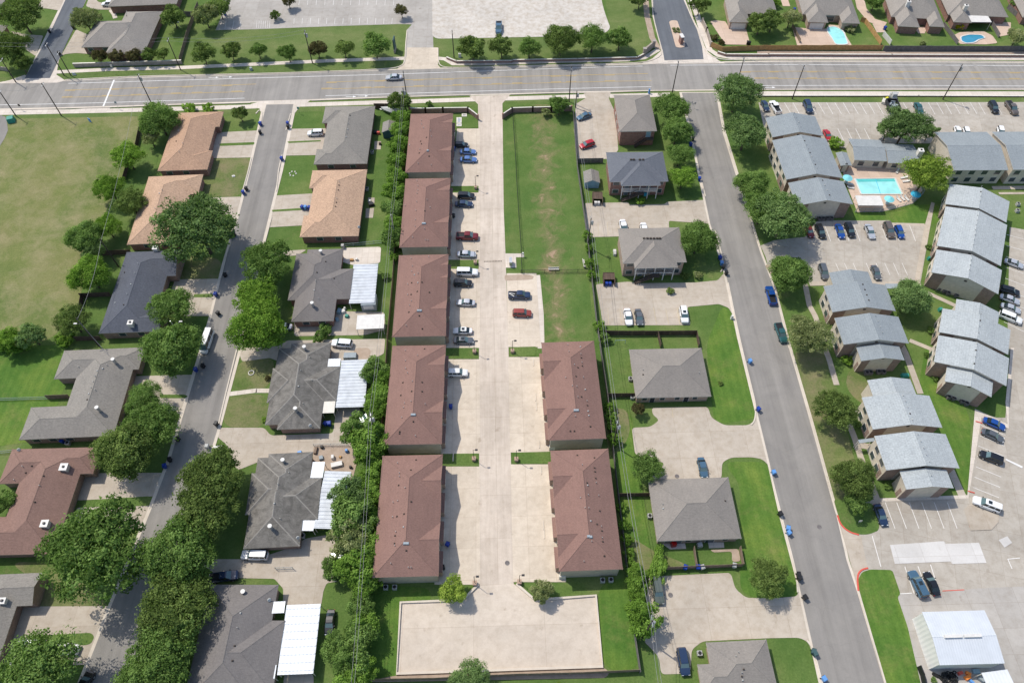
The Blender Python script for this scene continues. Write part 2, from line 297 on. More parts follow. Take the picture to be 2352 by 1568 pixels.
F_ = dict(
 oak=foliage('oak_leaves', (0.076, 0.113, 0.032), (0.137, 0.195, 0.052), (0.247, 0.330, 0.098)),
 bright=foliage('bright_leaves', (0.098, 0.178, 0.028), (0.169, 0.293, 0.044), (0.292, 0.450, 0.078)),
 vine=foliage('fence_vine_leaves', (0.1, 0.185, 0.03), (0.16, 0.275, 0.045), (0.255, 0.4, 0.08)),
 mid=foliage('mid_green_leaves', (0.078, 0.136, 0.034), (0.140, 0.227, 0.055), (0.247, 0.367, 0.105)),
 olive=foliage('olive_leaves', (0.139, 0.170, 0.068), (0.239, 0.281, 0.109), (0.426, 0.441, 0.216)),
 blue=foliage('grey_green_leaves', (0.081, 0.132, 0.048), (0.146, 0.227, 0.075), (0.255, 0.367, 0.135)),
 redd=foliage('reddish_leaves', (0.07, 0.07, 0.03), (0.12, 0.1, 0.045), (0.17, 0.16, 0.07)),
 lime=foliage('lime_leaves', (0.121, 0.190, 0.032), (0.221, 0.319, 0.052), (0.398, 0.503, 0.098)),
 gold=foliage('golden_leaves', (0.3, 0.27, 0.01), (0.5, 0.42, 0.015), (0.65, 0.55, 0.03)),
)
# ================================================================== GROUND
def rounded(pts, rad, n=5):
    out = []; N = len(pts)
    for i in range(N):
        a, b, c = pts[i-1], pts[i], pts[(i+1) % N]
        u = (a-b); v = (c-b); r = min(rad, u.length*0.45, v.length*0.45)
        p0 = b+u.normalized()*r; p1 = b+v.normalized()*r
        for k in range(n+1):
            s = k/n; out.append(p0*(1-s)**2+b*2*s*(1-s)+p1*s*s)
    return out
def sheet(name, px, mat, z=0.02, rad=0.0):
    global layer; layer += 1; z += layer*0.00009      # no two sheets share a plane
    pts = [at(x, y, 0) for x, y in px]
    if rad: pts = rounded(pts, rad)
    mb = MB(); mb.face([(p.x, p.y, z) for p in pts]); o = mb.build(name, M[mat] if isinstance(mat, str) else mat); tag(o, kind='structure')
    me = o.data
    if me.polygons[0].normal.z < 0: me.flip_normals()
    return o
def strip_pts(pts, w):
    L, Rr = [], []
    for i, p in enumerate(pts):
        a = pts[max(i-1, 0)]; b = pts[min(i+1, len(pts)-1)]; d = (b-a).normalized(); n = Vector((-d.y, d.x, 0))
        L.append(p+n*w/2); Rr.append(p-n*w/2)
    return L, Rr
def smooth_line(pts, it=2):
    for _ in range(it):
        q = [pts[0]]
        for a, b in zip(pts, pts[1:]): q += [a*0.75+b*0.25, a*0.25+b*0.75]
        pts = q+[pts[-1]]
    return pts
def strip(name, px, w, mat, z=0.05, h=0.0, sm=0, mb=None):
    pts = [at(x, y, 0) for x, y in px]
    if sm: pts = smooth_line(pts, sm)
    global layer; layer += 1; z += layer*0.00004
    L, Rr = strip_pts(pts, w); own = mb is None; mb = mb or MB()
    for i in range(len(pts)-1):
        a, b, c, d = Rr[i], Rr[i+1], L[i+1], L[i]
        if h: mb.hexa([(p.x, p.y, 0.0) for p in (a, b, c, d)], [(p.x, p.y, h) for p in (a, b, c, d)])
        else: mb.face([(p.x, p.y, z) for p in (a, b, c, d)])
    if own: return tag(mb.build(name, M[mat]), kind='structure')
g = MB(); g.face([(-3000, -300, 0), (3000, -300, 0), (3000, 5000, 0), (-3000, 5000, 0)]); tag(g.build('ground', M['lawn']), kind='structure')
Z1, Z2, Z3, Z4, Z5 = 0.02, 0.04, 0.06, 0.08, 0.10
layer = 0
# fields and lawns of their own colour
sheet('dry_field', [(12, 262), (335, 254), (322, 330), (285, 400), (250, 470), (215, 560), (192, 650), (180, 700), (150, 740), (120, 778), (60, 792), (-90, 805), (-90, 335), (-2, 333), (19, 300)], 'field', Z1, 4)
sheet('field_grass', [(1156, 240), (1316, 240), (1342, 520), (1366, 800), (1240, 800), (1238, 626), (1160, 620), (1157, 480)], 'lawn_worn', Z1)
sheet('verge', [(-60, 180), (60, 176), (588, 150), (930, 138), (930, 160), (588, 172), (150, 186), (-60, 193)], 'verge', Z1)
sheet('north_lawn', [(435, 62), (936, 50), (936, 166), (150, 186), (140, 160), (420, 140)], 'verge', Z1)
sheet('north_lawn', [(990, 80), (1400, 60), (1380, -60), (1490, -60), (1500, 80), (1520, 130), (1500, 150), (995, 160)], 'verge', Z1)
sheet('verge', [(-60, 245), (588, 232), (1176, 214), (1764, 203), (2420, 203), (2420, 240), (1740, 240), (1176, 236), (588, 262), (-60, 275)], 'verge', Z1)
for pts in ([(0, 800), (150, 790), (160, 860), (100, 1010), (-40, 1030), (-60, 810)], [(845, 1340), (1000, 1350), (912, 1560), (835, 1566)],
            [(1372, 1340), (1455, 1320), (1470, 1540), (1385, 1540)], [(1660, 700), (1700, 720), (1745, 960), (1640, 975), (1622, 790)],
            [(1660, 1060), (1768, 1060), (1800, 1200), (1850, 1370), (1700, 1370), (1700, 1110)], [(1985, 1310), (2080, 1310), (2150, 1568), (2040, 1580)],
            [(1960, 470), (2160, 470), (2160, 516), (1960, 515)], [(1395, 940), (1450, 940), (1500, 1300), (1450, 1340)],
            [(2130, 780), (2230, 960), (2225, 1130), (2180, 1130), (2110, 880)]):
    sheet('lawn', pts, 'lawn_bright', Z1, 3)
for pts in ([(470, 366), (577, 362), (553, 452), (455, 453)], [(509, 981), (524, 905), (616, 905), (610, 982)], [(531, 897), (546, 828), (634, 820), (617, 895)], [(425, 585), (512, 595), (502, 645), (410, 645)], [(20, 1290), (130, 1290), (260, 1395), (90, 1425), (90, 1340)], [(1820, 800), (1900, 800), (1990, 1170), (1925, 1180), (1868, 969)], [(1950, 845), (2000, 855), (2030, 900), (1985, 935), (1940, 890)], [(1385, 940), (1440, 935), (1450, 1000), (1400, 1060)], [(1380, 1180), (1490, 1260), (1590, 1300), (1480, 1310), (1440, 1300)]):
    sheet('lawn', pts, 'lawn_thin', Z1, 3)
# avenue
N_edge = [(-120, 195), (0, 191), (150, 186), (312, 177.5), (588, 172), (900, 160), (1176, 154), (1476, 147.5), (1764, 141), (2058, 142), (2420, 144.5)]
S_edge = [(-120, 254), (0, 251), (237, 246), (400, 240), (588, 234), (900, 223), (1176, 216), (1401, 210), (1764, 205.5), (2420, 205.5)]
pn = smooth_line([at(*p) for p in N_edge]); ps = smooth_line([at(*p) for p in S_edge])
def ribbon(name, A, B, mat, z):
    mb = MB(); mb.face([(p.x, p.y, z) for p in A+B[::-1]]); o = mb.build(name, M[mat]); tag(o, kind='structure')
    if o.data.polygons[0].normal.z < 0: o.data.flip_normals()
ribbon('gutter', [p+Vector((0, 0.35, 0)) for p in pn], [p-Vector((0, 0.35, 0)) for p in ps], 'kerb', Z2)
ribbon('avenue', [p-Vector((0, 0.25, 0)) for p in pn], [p+Vector((0, 0.25, 0)) for p in ps], 'asph_main', Z3)
# side streets
sheet('west_street_gutter', [(604, 238), (682, 238), (650, 392), (608, 560), (560, 784), (508, 981), (462, 1134), (405, 1300), (304, 1568), (290, 1620), (150, 1640), (178, 1568), (248, 1391), (337, 1176), (383, 1057), (412, 957), (452, 824), (481, 724), (509, 609), (543, 497), (569, 392), (582, 335)], 'kerb', Z3)
sheet('west_street', [(612, 241), (674, 240), (643, 392), (602, 560), (553, 784), (501, 981), (454, 1134), (397, 1300), (296, 1568), (282, 1620), (160, 1640), (186, 1568), (256, 1391), (345, 1176), (391, 1057), (420, 957), (460, 824), (487, 724), (515, 609), (549, 497), (575, 392), (588, 335)], 'asph', Z4)
sheet('east_street_gutter', [(1560, 212), (1650, 212), (1666, 300), (1692, 385), (1750, 577), (1783, 664), (1814, 784), (1868, 969), (1925, 1176), (1950, 1286), (1975, 1361), (2036, 1568), (2060, 1640), (1900, 1640), (1880, 1568), (1824, 1316), (1791, 1191), (1759, 1049), (1731, 934), (1693, 777), (1661, 624), (1627, 514), (1606, 417), (1585, 310)], 'kerb', Z3)
sheet('east_street', [(1566, 214), (1644, 214), (1659, 300), (1686, 385), (1745, 577), (1778, 664), (1808, 784), (1862, 969), (1919, 1176), (1944, 1286), (1969, 1361), (2030, 1568), (2054, 1640), (1908, 1640), (1886, 1568), (1829, 1316), (1796, 1191), (1764, 1049), (1736, 934), (1698, 777), (1666, 624), (1631, 514), (1611, 417), (1590, 310)], 'asph', Z4)
sheet('entry_apron', P('20', (1180, 590), (1290, 540), (1370, 470), (1340, 330), (1290, 150), (1280, -80), (1560, -80), (1650, 150), (1720, 280), (1770, 430), (1800, 480), (1900, 560), (1960, 585)), 'walk', Z3)
sheet('entry_street', P('20', (1400, 558), (1385, 470), (1345, 330), (1300, 150), (1292, -80), (1540, -80), (1640, 150), (1700, 280), (1745, 430), (1760, 548)), 'asph_dark', Z4)
sheet('northwest_street_apron', P('00', (-60, 770), (90, 740), (230, 690), (240, 700), (620, -80), (830, -80), (540, 560), (520, 690), (600, 742), (520, 765)), 'walk', Z3)
sheet('northwest_street', P('00', (228, 724), (460, 310), (640, -80), (825, -80), (690, 240), (460, 720)), 'asph_dark', Z4)
# north lots
sheet('parking_lot', [(500, -80), (995, -80), (995, 95), (997, 150), (1012, 158), (910, 161), (926, 147), (932, 110), (934, 70), (946, 57), (920, 56), (760, 61), (588, 68), (495, 70), (508, 40)], 'conc_grey', Z2)
sheet('gravel_lot', [(993, -80), (1380, -80), (1381, 0), (1389, 30), (1402, 65), (1392, 76), (1253, 85), (1100, 88), (993, 90)], 'gravel', Z3, 3)
sheet('drive', [(935, 110), (1006, 110), (1006, 150), (1013, 158), (910, 161), (926, 147), (934, 130)], 'conc', Z3)
# sidewalks
strip('sidewalk', [(130, 166), (250, 160), (412, 156), (588, 148), (760, 140), (930, 134.5)], 1.7, 'walk', Z2)
strip('sidewalk', [(1000, 134), (1022, 136), (1040, 147), (1100, 147.5), (1176, 145), (1300, 141), (1440, 138), (1480, 133), (1513, 114)], 1.7, 'walk', Z2)
strip('sidewalk', [(1513, 114), (1498, 87), (1486, 37), (1478, -60)], 1.9, 'dirt', Z2)
strip('sidewalk', [(1575, -60), (1598, 25), (1612, 70), (1630, 115), (1650, 128), (1680, 132.5), (1764, 132.5), (2352, 134.5), (2420, 135)], 1.9, 'walk', Z2)
strip('sidewalk', [(-80, 262), (0, 260), (237, 255), (420, 250), (588, 245), (606, 243)], 1.9, 'walk', Z2)
strip('sidewalk', [(690, 241), (800, 238), (913, 234.5), (1098, 228.5)], 1.9, 'walk', Z2)
strip('sidewalk', [(1152, 227), (1176, 226.5), (1336, 222), (1350, 221)], 1.9, 'walk', Z2)
strip('sidewalk', [(1400, 221), (1496, 219), (1540, 218)], 1.9, 'walk', Z2)
strip('sidewalk', [(1700, 215.5), (1764, 215), (2352, 215.5), (2420, 215.5)], 2.0, 'walk', Z2)
sheet('apron', [(575, 240), (600, 233), (700, 229), (712, 232), (688, 246), (676, 262), (668, 285), (672, 242), (612, 243), (604, 262), (596, 250), (588, 248)], 'walk', Z2)
sheet('apron', [(235, 247), (256, 244), (248, 256), (-60, 262), (-60, 252), (30, 252), (165, 252)], 'walk', Z2)
sheet('old_pavement', P('00', (-400, 1050), (10, 1062), (50, 1075), (66, 1130), (74, 1200), (45, 1270), (5, 1335), (-60, 1420), (-400, 1800)), 'asph', Z3)
# central complex
sheet('central_drive', [(1078, 221), (1172, 218), (1154, 238), (1157, 480), (1161, 583), (1168, 800), (1180, 1345), (1228, 1374), (1228, 1390), (1060, 1390), (1062, 1374), (1096, 1345), (1101, 1250), (1100, 800), (1099, 500), (1098, 240)], 'conc_n', Z2)
for k, (y0, y1, x0, x1) in enumerate([(296, 428, 1036, 1050), (443, 597, 1030, 1040), (618, 799, 1025, 1030), (825, 1042, 1012, 1022), (1071, 1342, 998, 1012)]):
    sheet('stall_slab', [(x1 if k == 0 else x0, y0), (1102, y0), (1103, y1), (x0, y1)], 'conc', Z3)
for y0, y1, x0, x1 in [(628, 797, 1170, 1240), (820, 1039, 1171, 1262), (1066, 1336, 1176, 1300)]:
    xa = 1166.5+(y0-628)*0.0215; xb = 1166.5+(y1-628)*0.0215
    sheet('stall_slab', [(xa-3, y0), (x1 if y0 > 628 else 1232, y0), (x1 if y0 > 628 else 1242, y1), (xb-3, y1)], 'conc', Z3)
strip('walkway', [(1233, 632), (1241, 720), (1243, 800)], 1.6, 'walk', Z2)
sheet('kiosk_slab', [(1160, 582.5), (1203, 582.5), (1204, 591), (1185, 591), (1186, 615), (1162, 615)], 'walk', Z3)
court = [(920.5, 1383.5), (1063, 1379), (1097, 1345), (1180, 1340), (1229, 1379), (1368.5, 1367), (1384, 1530.5), (911.5, 1546.5)]
sheet('court', court, 'court', Z3)
sheet('bare_border', [(905, 1550), (1390, 1533), (1400, 1545), (1390, 1556), (840, 1566)], 'dirt', Z2, 2)
for seg in ([(1099, 1342), (1063, 1378), (920.5, 1383.5), (911.5, 1546.5), (1384, 1530.5), (1368.5, 1367.5), (1229, 1378), (1186, 1341)],):
    strip('court_kerb', seg, 0.45, 'kerb', h=0.42)
for isl in ([(1036, 428), (1099, 427.5), (1099, 442), (1034, 443)], [(1030, 598), (1099, 597), (1099.5, 618), (1028, 618)], [(1020, 799), (1100, 799), (1100, 824), (1018, 824)],
            [(1016, 1042), (1100, 1041), (1100.5, 1071), (1012, 1071)], [(1171, 797.5), (1230.5, 796), (1230.5, 818), (1171, 820)], [(1176, 1039), (1262, 1037), (1263, 1064), (1177, 1066)],
            [(1045, 265), (1098, 263), (1099, 295), (1043, 295)]):
    sheet('grass_island', isl, 'lawn', Z4)
sheet('bare_patch', [(1158, 632), (1205, 631), (1226, 634), (1224, 642), (1170, 645), (1160, 645)], 'dirt', Z4+0.006, 1)
# stall marks, wheel stops
mk = MB()
for x in range(352, 1260, 75): strip('', P('10', (x, 172), (x-4, 224)), 0.12, None, Z5, mb=mk)
for x in range(400, 1340, 79): strip('', P('10', (x, -4), (x-6, 52)), 0.12, None, Z5, mb=mk)
for a, b in (((2080, 195), (2066, 272)), ((2150, 195), (2136, 270)), ((2215, 195), (2200, 270))): strip('', P('00', a, b), 0.12, None, Z5, mb=mk)
for k in range(7): strip('', P('10', (10+k*20, 195), (5+k*20, 262)), 0.1, None, Z5, mb=mk)
tag(mk.build('parking_lines', M['whitef']), kind='structure')
OR = ('first', 'second', 'third', 'fourth', 'fifth', 'sixth', 'seventh')
for side_, cs in (('right', [(1225, 833), (1230, 912), (1232, 934), (1238.5, 1020), (1243, 1080), (1248, 1206), (1250, 1226)]), ('left', [(1042, 905), (1041, 950), (1041, 1050), (1039, 1102), (1036, 1230)])):
    for k, c in enumerate(cs):
        a = at(*c); mb = MB(); mb.obox((a.x, a.y), (0.02, 1), 1.9, 0.18, 0.0, 0.2)
        tag(mb.build('wheel_stop', M['kerb']), f'{OR[k]} low wheel stop from the avenue in the empty stalls {side_} of the central drive', 'wheel stop', 'wheel stops')
# avenue markings
yl, wl = MB(), MB()
for ln in ([(150, 207.5), (250, 205), (420, 199.5), (588, 194)], [(750, 189.5), (860, 186), (1018, 182), (1176, 177), (1300, 174), (1488, 170)], [(1700, 165.3), (1764, 164.6), (2050, 165), (2420, 167.5)],
           [(142, 225), (300, 220), (440, 215), (562, 211.5)], [(738, 205.5), (860, 202.5), (1176, 193.5), (1300, 190), (1496, 186)], [(1733, 181.5), (1764, 181.5), (2050, 182), (2420, 183)]):
    strip('', ln, 0.13, None, Z4+0.01, sm=1, mb=yl)
    A = [at(*p) for p in ln]; s = -1 if ln[0][1] > 200 or (ln[0][1] > 180 and ln[0][0] > 1700) or (ln[0][0] == 738) else 1
    off = Vector((0, -0.38 if (ln[-1][1] < 180 or ln[0][1] == 207.5 or ln[0][1] == 189.5) else 0.38, 0))
    for a, b in zip(A, A[1:]):
        L = (b-a).length; d = (b-a)/L; t_ = 0
        while t_ < L-3:
            mb_a = a+d*t_+off; mb_b = a+d*min(t_+3.2, L)+off; n = Vector((-d.y, d.x, 0))*0.08
            yl.face([tuple(q+Vector((0, 0, Z4+0.014))) for q in (mb_a-n, mb_b-n, mb_b+n, mb_a+n)]); t_ += 12
for ln in ([(157, 192.5), (312, 188), (588, 180), (900, 171.5), (1176, 162), (1300, 157.5), (1476, 152.8)], [(1540, 151), (1681, 150), (1764, 149.5), (2058, 150), (2420, 152.5)],
           [(0, 242), (180, 238.5), (350, 233.5), (562, 226.5)], [(748, 221), (900, 216.5), (1176, 208), (1300, 204.5), (1496, 200)], [(1720, 198), (1764, 197.5), (2058, 197), (2420, 199)]):
    strip('', ln, 0.2, None, Z4+0.01, sm=1, mb=wl)
strip('', [(262.5, 184.5), (237.5, 245)], 0.5, None, Z4+0.012, mb=wl)
for c in P('10', (875, 893), (985, 887)) + P('30', (20, 808)) + P('00', (2090, 712), (1965, 716)):
    a = at(*c); d = Vector((1, -0.02)); mb = wl
    mb.face([(a.x-1.6, a.y-0.1, Z5), (a.x+0.6, a.y-0.1, Z5), (a.x+0.6, a.y+0.1, Z5), (a.x-1.6, a.y+0.1, Z5)])
    mb.face([(a.x+0.6, a.y-0.45, Z5), (a.x+1.6, a.y, Z5), (a.x+0.6, a.y+0.45, Z5)])
tag(yl.build('centre_lines', M['yellow']), kind='structure'); tag(wl.build('bike_lane_lines', M['white']), kind='structure')
for px, o in ((N_edge, 0.45), (S_edge, -0.45)):
    pts = [at(*p)+Vector((0, o, 0)) for p in px]
# kerbs
def kerb(px, mat='kerb', w=0.28, h=0.2, sm=2, name='kerb'): return strip(name, px, w, mat, h=h, sm=sm)
kerb([(150, 184.5), (312, 176), (588, 170.5), (760, 165), (900, 158.8), (922, 153), (931, 142), (931, 112), (935, 72)]); kerb([(1006, 112), (1006, 140), (1012, 154), (1040, 157), (1176, 152.5), (1440, 147), (1490, 143), (1518, 130), (1520, 116), (1510, 80), (1498, 30), (1495, -60)])
kerb([(1566, -60), (1586, 30), (1602, 70), (1616, 108), (1622, 122), (1640, 133), (1665, 139), (1764, 139.5), (2058, 140.5), (2420, 143)])
kerb([(716, 232), (900, 224.5), (1080, 219)]); kerb([(1172, 218), (1280, 214.5), (1345, 214)]); kerb([(1401, 213), (1480, 210), (1550, 209)]); kerb([(1690, 207.5), (1764, 207), (2420, 207)])
kerb([(29, 253), (237, 248), (330, 244.5), (400, 242), (575, 237)])
kerb([(2033, 1568), (1971, 1357)]); kerb([(1993, 1304), (1977, 1308), (1968, 1322), (1971, 1357)], 'red', name='red_kerb')
kerb([(1813, 800), (1862, 969), (1919, 1176), (1923, 1183)]); kerb([(1923, 1183), (1930, 1205), (1950, 1222), (1972, 1228)], 'red', name='red_kerb')
kerb([(1659, 300), (1690, 400), (1712, 470), (1745, 566)]); kerb([(1779, 664), (1808, 784), (1812, 800)])
kerb([(1611, 417), (1620, 452)]); kerb([(1642, 530), (1664, 610), (1655, 625)]); kerb([(1672, 650), (1698, 777), (1728, 900), (1736, 934), (1734, 965), (1725, 976)]); kerb([(1766, 1072), (1796, 1191), (1829, 1316), (1832, 1360)]); kerb([(1853, 1470), (1868, 1490), (1888, 1568), (1900, 1620)])
kerb([(588, 262), (597, 252), (603, 262), (600, 280), (594, 300)]); kerb([(578, 362), (571, 392), (556, 445)]); kerb([(541, 500), (515, 609), (507, 640)]); kerb([(668, 262), (657, 300)], sm=0); kerb([(648, 357), (640, 392), (635, 440)], sm=0); kerb([(624, 500), (612, 545), (602, 580)]); kerb([(545, 800), (520, 900), (501, 981)], sm=0)
# west side driveways
def drive(pts, mat='conc_pink', rad=0.8): return sheet('driveway', pts, mat, Z2, rad)
drive([(492, 305), (597, 300), (583, 362), (480, 364)]); sheet('grass_strip', [(505, 330), (585, 327), (584, 333), (504, 336)], 'lawn', Z3, 0.5)
drive([(470, 455), (556, 452), (542, 502), (462, 502)])
drive(P('01', (1610, 1000), (2025, 993), (1935, 1335), (1700, 1335), (1500, 1300))); sheet('grass_strip', P('01', (1780, 1135), (1960, 1130), (1955, 1165), (1780, 1165)), 'lawn', Z3, 0.5)
drive(P('02', (1200, 320), (1805, 305), (1690, 665), (1100, 640))); sheet('grass_strip', P('02', (1470, 488), (1700, 488), (1730, 505), (1700, 522), (1470, 522)), 'lawn', Z3, 0.5)
drive(P('02', (720, 1210), (1505, 1205), (1430, 1420), (700, 1460))); sheet('grass_strip', P('02', (820, 1455), (1380, 1420), (1395, 1460), (1360, 1510), (820, 1520)), 'lawn', Z3, 1)
drive(P('02', (700, 1525), (1385, 1505), (1310, 1720), (700, 1740)))
drive(P('03', (150, 865), (1020, 860), (800, 1400), (-100, 1400), (-100, 1200))); sheet('grass_strip', P('03', (235, 1135), (835, 1105), (870, 1140), (840, 1205), (780, 1222), (220, 1190)), 'lawn', Z3, 1)
drive(P('10', (210, 1188), (680, 1180), (650, 1425), (235, 1432), (60, 1440), (215, 1000+190)), rad=0.3); sheet('grass_strip', P('10', (288, 1302), (595, 1290), (595, 1302), (300, 1318)), 'lawn', Z3, 0.2)
drive(P('11', (150, 232), (540, 210), (500, 500), (110, 522), (80, 600), (60, 640)), rad=0.3); sheet('grass_strip', P('11', (148, 362), (420, 345), (420, 365), (150, 380)), 'lawn', Z3, 0.2)
drive(P('11', (200, 740), (470, 725), (380, 780), (150, 790)))
drive([(545, 800), (640, 795), (660, 782), (885, 778), (882, 812), (845, 830), (790, 838), (780, 830), (640, 830), (620, 822), (556, 830)], rad=0.5)
drive(P('11', (720, 1290), (1180, 1300), (1190, 1460), (1000, 1510), (350, 1520), (350, 1380), (720, 1390)))
drive(P('11', (800, 710), (1150, 700), (1140, 850), (900, 870), (790, 840)), 'walk')
drive([(498, 1002), (505, 982), (607, 982), (622, 1000), (765, 995), (775, 920), (825, 930), (830, 960), (812, 1045), (738, 1040), (620, 1050), (545, 1080), (520, 1020)])
sheet('bare_yard', P('12', (530, 950), (860, 955), (940, 1060), (905, 1200), (880, 1290), (640, 1200), (520, 1100)), 'dirt', Z3, 1)
sheet('bare_yard', P('12', (900, 60), (1060, 60), (1040, 165), (900, 150)), 'dirt', Z3, 1.5)
strip('garden_path', P('02', (2110, 482), (2360, 450)) + P('12', (0, 452), (130, 452)), 1.1, 'walk', Z2)
drive(P('13', (-560, 430), (0, 430), (300, 330), (460, 240), (700, 200), (790, 450), (690, 540), (750, 560), (750, 635), (650, 650), (620, 720), (600, 850), (250, 850), (250, 700), (170, 610), (-330, 600)), rad=0.4)
drive(P('13', (260, 1480), (530, 1480), (530, 1600), (250, 1600)))
# duplex lots on the east side
sheet('duplex_lot', [(1323, 239), (1346, 226), (1340, 213), (1404, 212), (1398, 226), (1414, 262), (1420, 345), (1404, 365), (1328, 368), (1318, 300)], 'conc_pink', Z2, 0.5)
sheet('duplex_lot', P('21', (670, 300), (1070, 292), (1075, 315), (1400, 310), (1425, 287), (1770, 270), (1830, 490), (1440, 462), (1445, 600), (950, 606), (715, 612), (680, 540)), 'conc_pink', Z2, 0.5)
sheet('duplex_lot', P('21', (770, 1045), (1070, 1020), (1150, 1035), (1680, 1028), (1890, 1008), (1940, 950), (1965, 935), (2030, 1330), (1990, 1260), (1900, 1225), (1610, 1252), (1640, 1418), (840, 1422)), 'conc_pink', Z2, 0.6)
sheet('duplex_lot', P('22', (1285, 608), (1800, 600), (1830, 700), (1950, 770), (2170, 770), (2225, 730), (2250, 640), (2370, 1150), (2300, 1080), (2200, 1062), (2010, 1066), (1930, 1110), (1925, 1260), (1260, 1265), (1370, 1170), (1400, 1115), (1130, 1040), (1100, 792), (1270, 785), (1355, 722), (1290, 670)), 'conc_pink', Z2, 0.9)
sheet('duplex_lot', P('23', (1250, 590), (2010, 555), (2050, 700), (2150, 785), (2400, 790), (2620, 770), (2635, 700), (2760, 1290), (2720, 1190), (2640, 1150), (2352, 1155), (1750, 1183), (1650, 1260), (1640, 1480), (1370, 1487), (1350, 1330), (1262, 1232), (1215, 1190), (1270, 1000), (1230, 780), (1260, 700)), 'conc_pink', Z2, 0.8)
for pts, mt in ((P('21', (880, 1265), (888, 1418)), 'y'), (P('21', (990, 1265), (1005, 1418)), 'y'), (P('21', (1110, 1270), (1125, 1418)), 'y'), (P('21', (1300, 1262), (1330, 1415)), 'y'), (P('21', (1410, 1260), (1440, 1415)), 'y'), (P('21', (1515, 1255), (1540, 1415)), 'y'), (P('21', (875, 475), (885, 600)), 'y'), (P('21', (790, 480), (795, 600)), 'y'), (P('22', (1470, 620), (1480, 700)), 'y')):
    strip('stall_line', pts, 0.1, 'yellowf', Z4)
# apartment grounds
sheet('apartment_lot', [(1742, 236), (2430, 235), (2430, 330), (2060, 330), (1960, 345), (1880, 330), (1760, 320)], 'conc_lot', Z2)
sheet('apartment_lot', P('31', (-70, 690), (60, 640), (340, 610), (440, 470), (600, 458), (830, 460), (1115, 458), (1125, 496), (1440, 500), (1475, 600), (1400, 1030), (1060, 1032), (960, 1040), (380, 1045), (340, 880), (300, 800), (80, 790), (0, 880), (-20, 800)), 'conc_lot', Z2)
sheet('apartment_lot', P('31', (2220, 520), (2700, 600), (2700, 1800), (2230, 1800), (2200, 1480)) , 'conc_lot', Z2)
sheet('apartment_lot', P('32', (2240, -40), (2700, 0), (2700, 1640), (640, 1640), (640, 1560), (1000, 1440), (1830, 1420), (1900, 640), (2100, 700), (2180, 700)), 'conc_lot', Z2)
sheet('apartment_lot', P('33', (640, 20), (1000, 0), (2700, 0), (2700, 1700), (1070, 1700), (1060, 1568), (700, 250)), 'conc_lot', Z2+0.006)
sheet('apron', P('33', (690, 230), (640, 60), (660, 40), (740, 180), (850, 215), (915, 510), (850, 540), (815, 620), (825, 720), (760, 480)), 'conc_pink', Z4)
sheet('shop_lot', P('33', (1190, 770), (1240, 750), (1620, 730), (1900, 700), (2352, 680), (2700, 680), (2700, 1700), (1400, 1700)), 'conc_grey', Z4)
sheet('new_patch', P('33', (1118, 300), (1615, 265), (1630, 290), (1935, 280), (2005, 465), (1690, 475), (1675, 452), (1162, 474)), 'patch', Z5)
sheet('new_patch', P('33', (2115, 255), (2195, 220), (2240, 280), (2170, 325)), 'patch', Z5)
sheet('lawn', P('33', (640, 20), (660, 110), (730, 170), (830, 205), (920, 205), (1010, 170), (1022, 130), (990, 0), (960, -80), (600, -120)), 'lawn', Z4, 0.8)
sheet('lawn', P('33', (838, 720), (825, 620), (860, 550), (935, 525), (1140, 530), (1215, 750), (1188, 780), (1280, 1050), (1400, 1568), (1420, 1700), (1110, 1700)), 'lawn_bright', Z5, 0.6)
sheet('traffic_island', P('32', (1800, 1540), (1860, 1738), (2050, 1730), (2115, 1660), (2120, 1560), (1900, 1460)), 'conc_pink', Z3+0.1); strip('red_kerb', P('33', (1850, 130), (2045, 128), (2110, 50)), 0.25, 'red', h=0.16)
sheet('walkway', P('31', (1440, 500), (1500, 290), (1530, 300), (1500, 460), (1440, 780), (1380, 1060), (1340, 1040), (1420, 600)), 'conc_pink', Z3)
for ln, wd in ((P('32', (520, 60), (560, 160), (600, 300), (630, 400)), 1.3), (P('32', (745, 760), (800, 900), (850, 1060), (900, 1200), (960, 1340), (1000, 1450)), 1.3), (P('31', (340, 1040), (380, 1240), (430, 1330), (520, 1568)), 1.3),
               (P('32', (1200, -10), (1260, 100), (1400, 480)), 1.4), (P('32', (1640, 1100), (1790, 1430)), 1.6), (P('31', (1460, 1120), (1720, 1240)), 1.1), (P('32', (1300, -10), (1520, 80)), 1.1), (P('32', (830, 950), (980, 975)), 1.4),
               (P('31', (2060, 160), (2400, 155)), 1.3), (P('31', (2120, 210), (2400, 208)), 0.8), (P('31', (1440, 500), (1120, 492)), 1.0), (P('31', (960, 1035), (1400, 1035)), 1.3), (P('31', (380, 1040), (560, 1035)), 1.3)):
    strip('walkway', ln, wd, 'conc_pink', Z3)
sheet('walkway', P('32', (1900, 620), (2200, 760), (2180, 560), (2230, 60), (2260, 60), (2210, 560), (2210, 800), (1960, 700), (1840, 1440), (1050, 1470), (1050, 1440), (1830, 1410)), 'walk', Z3+0.006)
mk = MB()
for k in range(24):
    x = 150+k*77 if k < 12 else 1240+(k-12)*77; 
    if 1040 < x < 1220: continue
    strip('', P('30', (x, 945), (x+62, 1050+(k % 2)*3)), 0.12, None, Z4, mb=mk)
for x in (640, 722, 803, 884): strip('', P('30', (x, 1185), (x+52, 1290)), 0.12, None, Z4, mb=mk)
for x in (440, 520, 600, 690, 790, 890, 1040, 1150, 1300): strip('', P('31', (x, 505), (x+55, 650)), 0.12, None, Z4, mb=mk)
for x in (620, 700, 780, 900, 990, 1070, 1150, 1230): strip('', P('31', (x, 850), (x+50, 960)), 0.1, None, Z4, mb=mk)
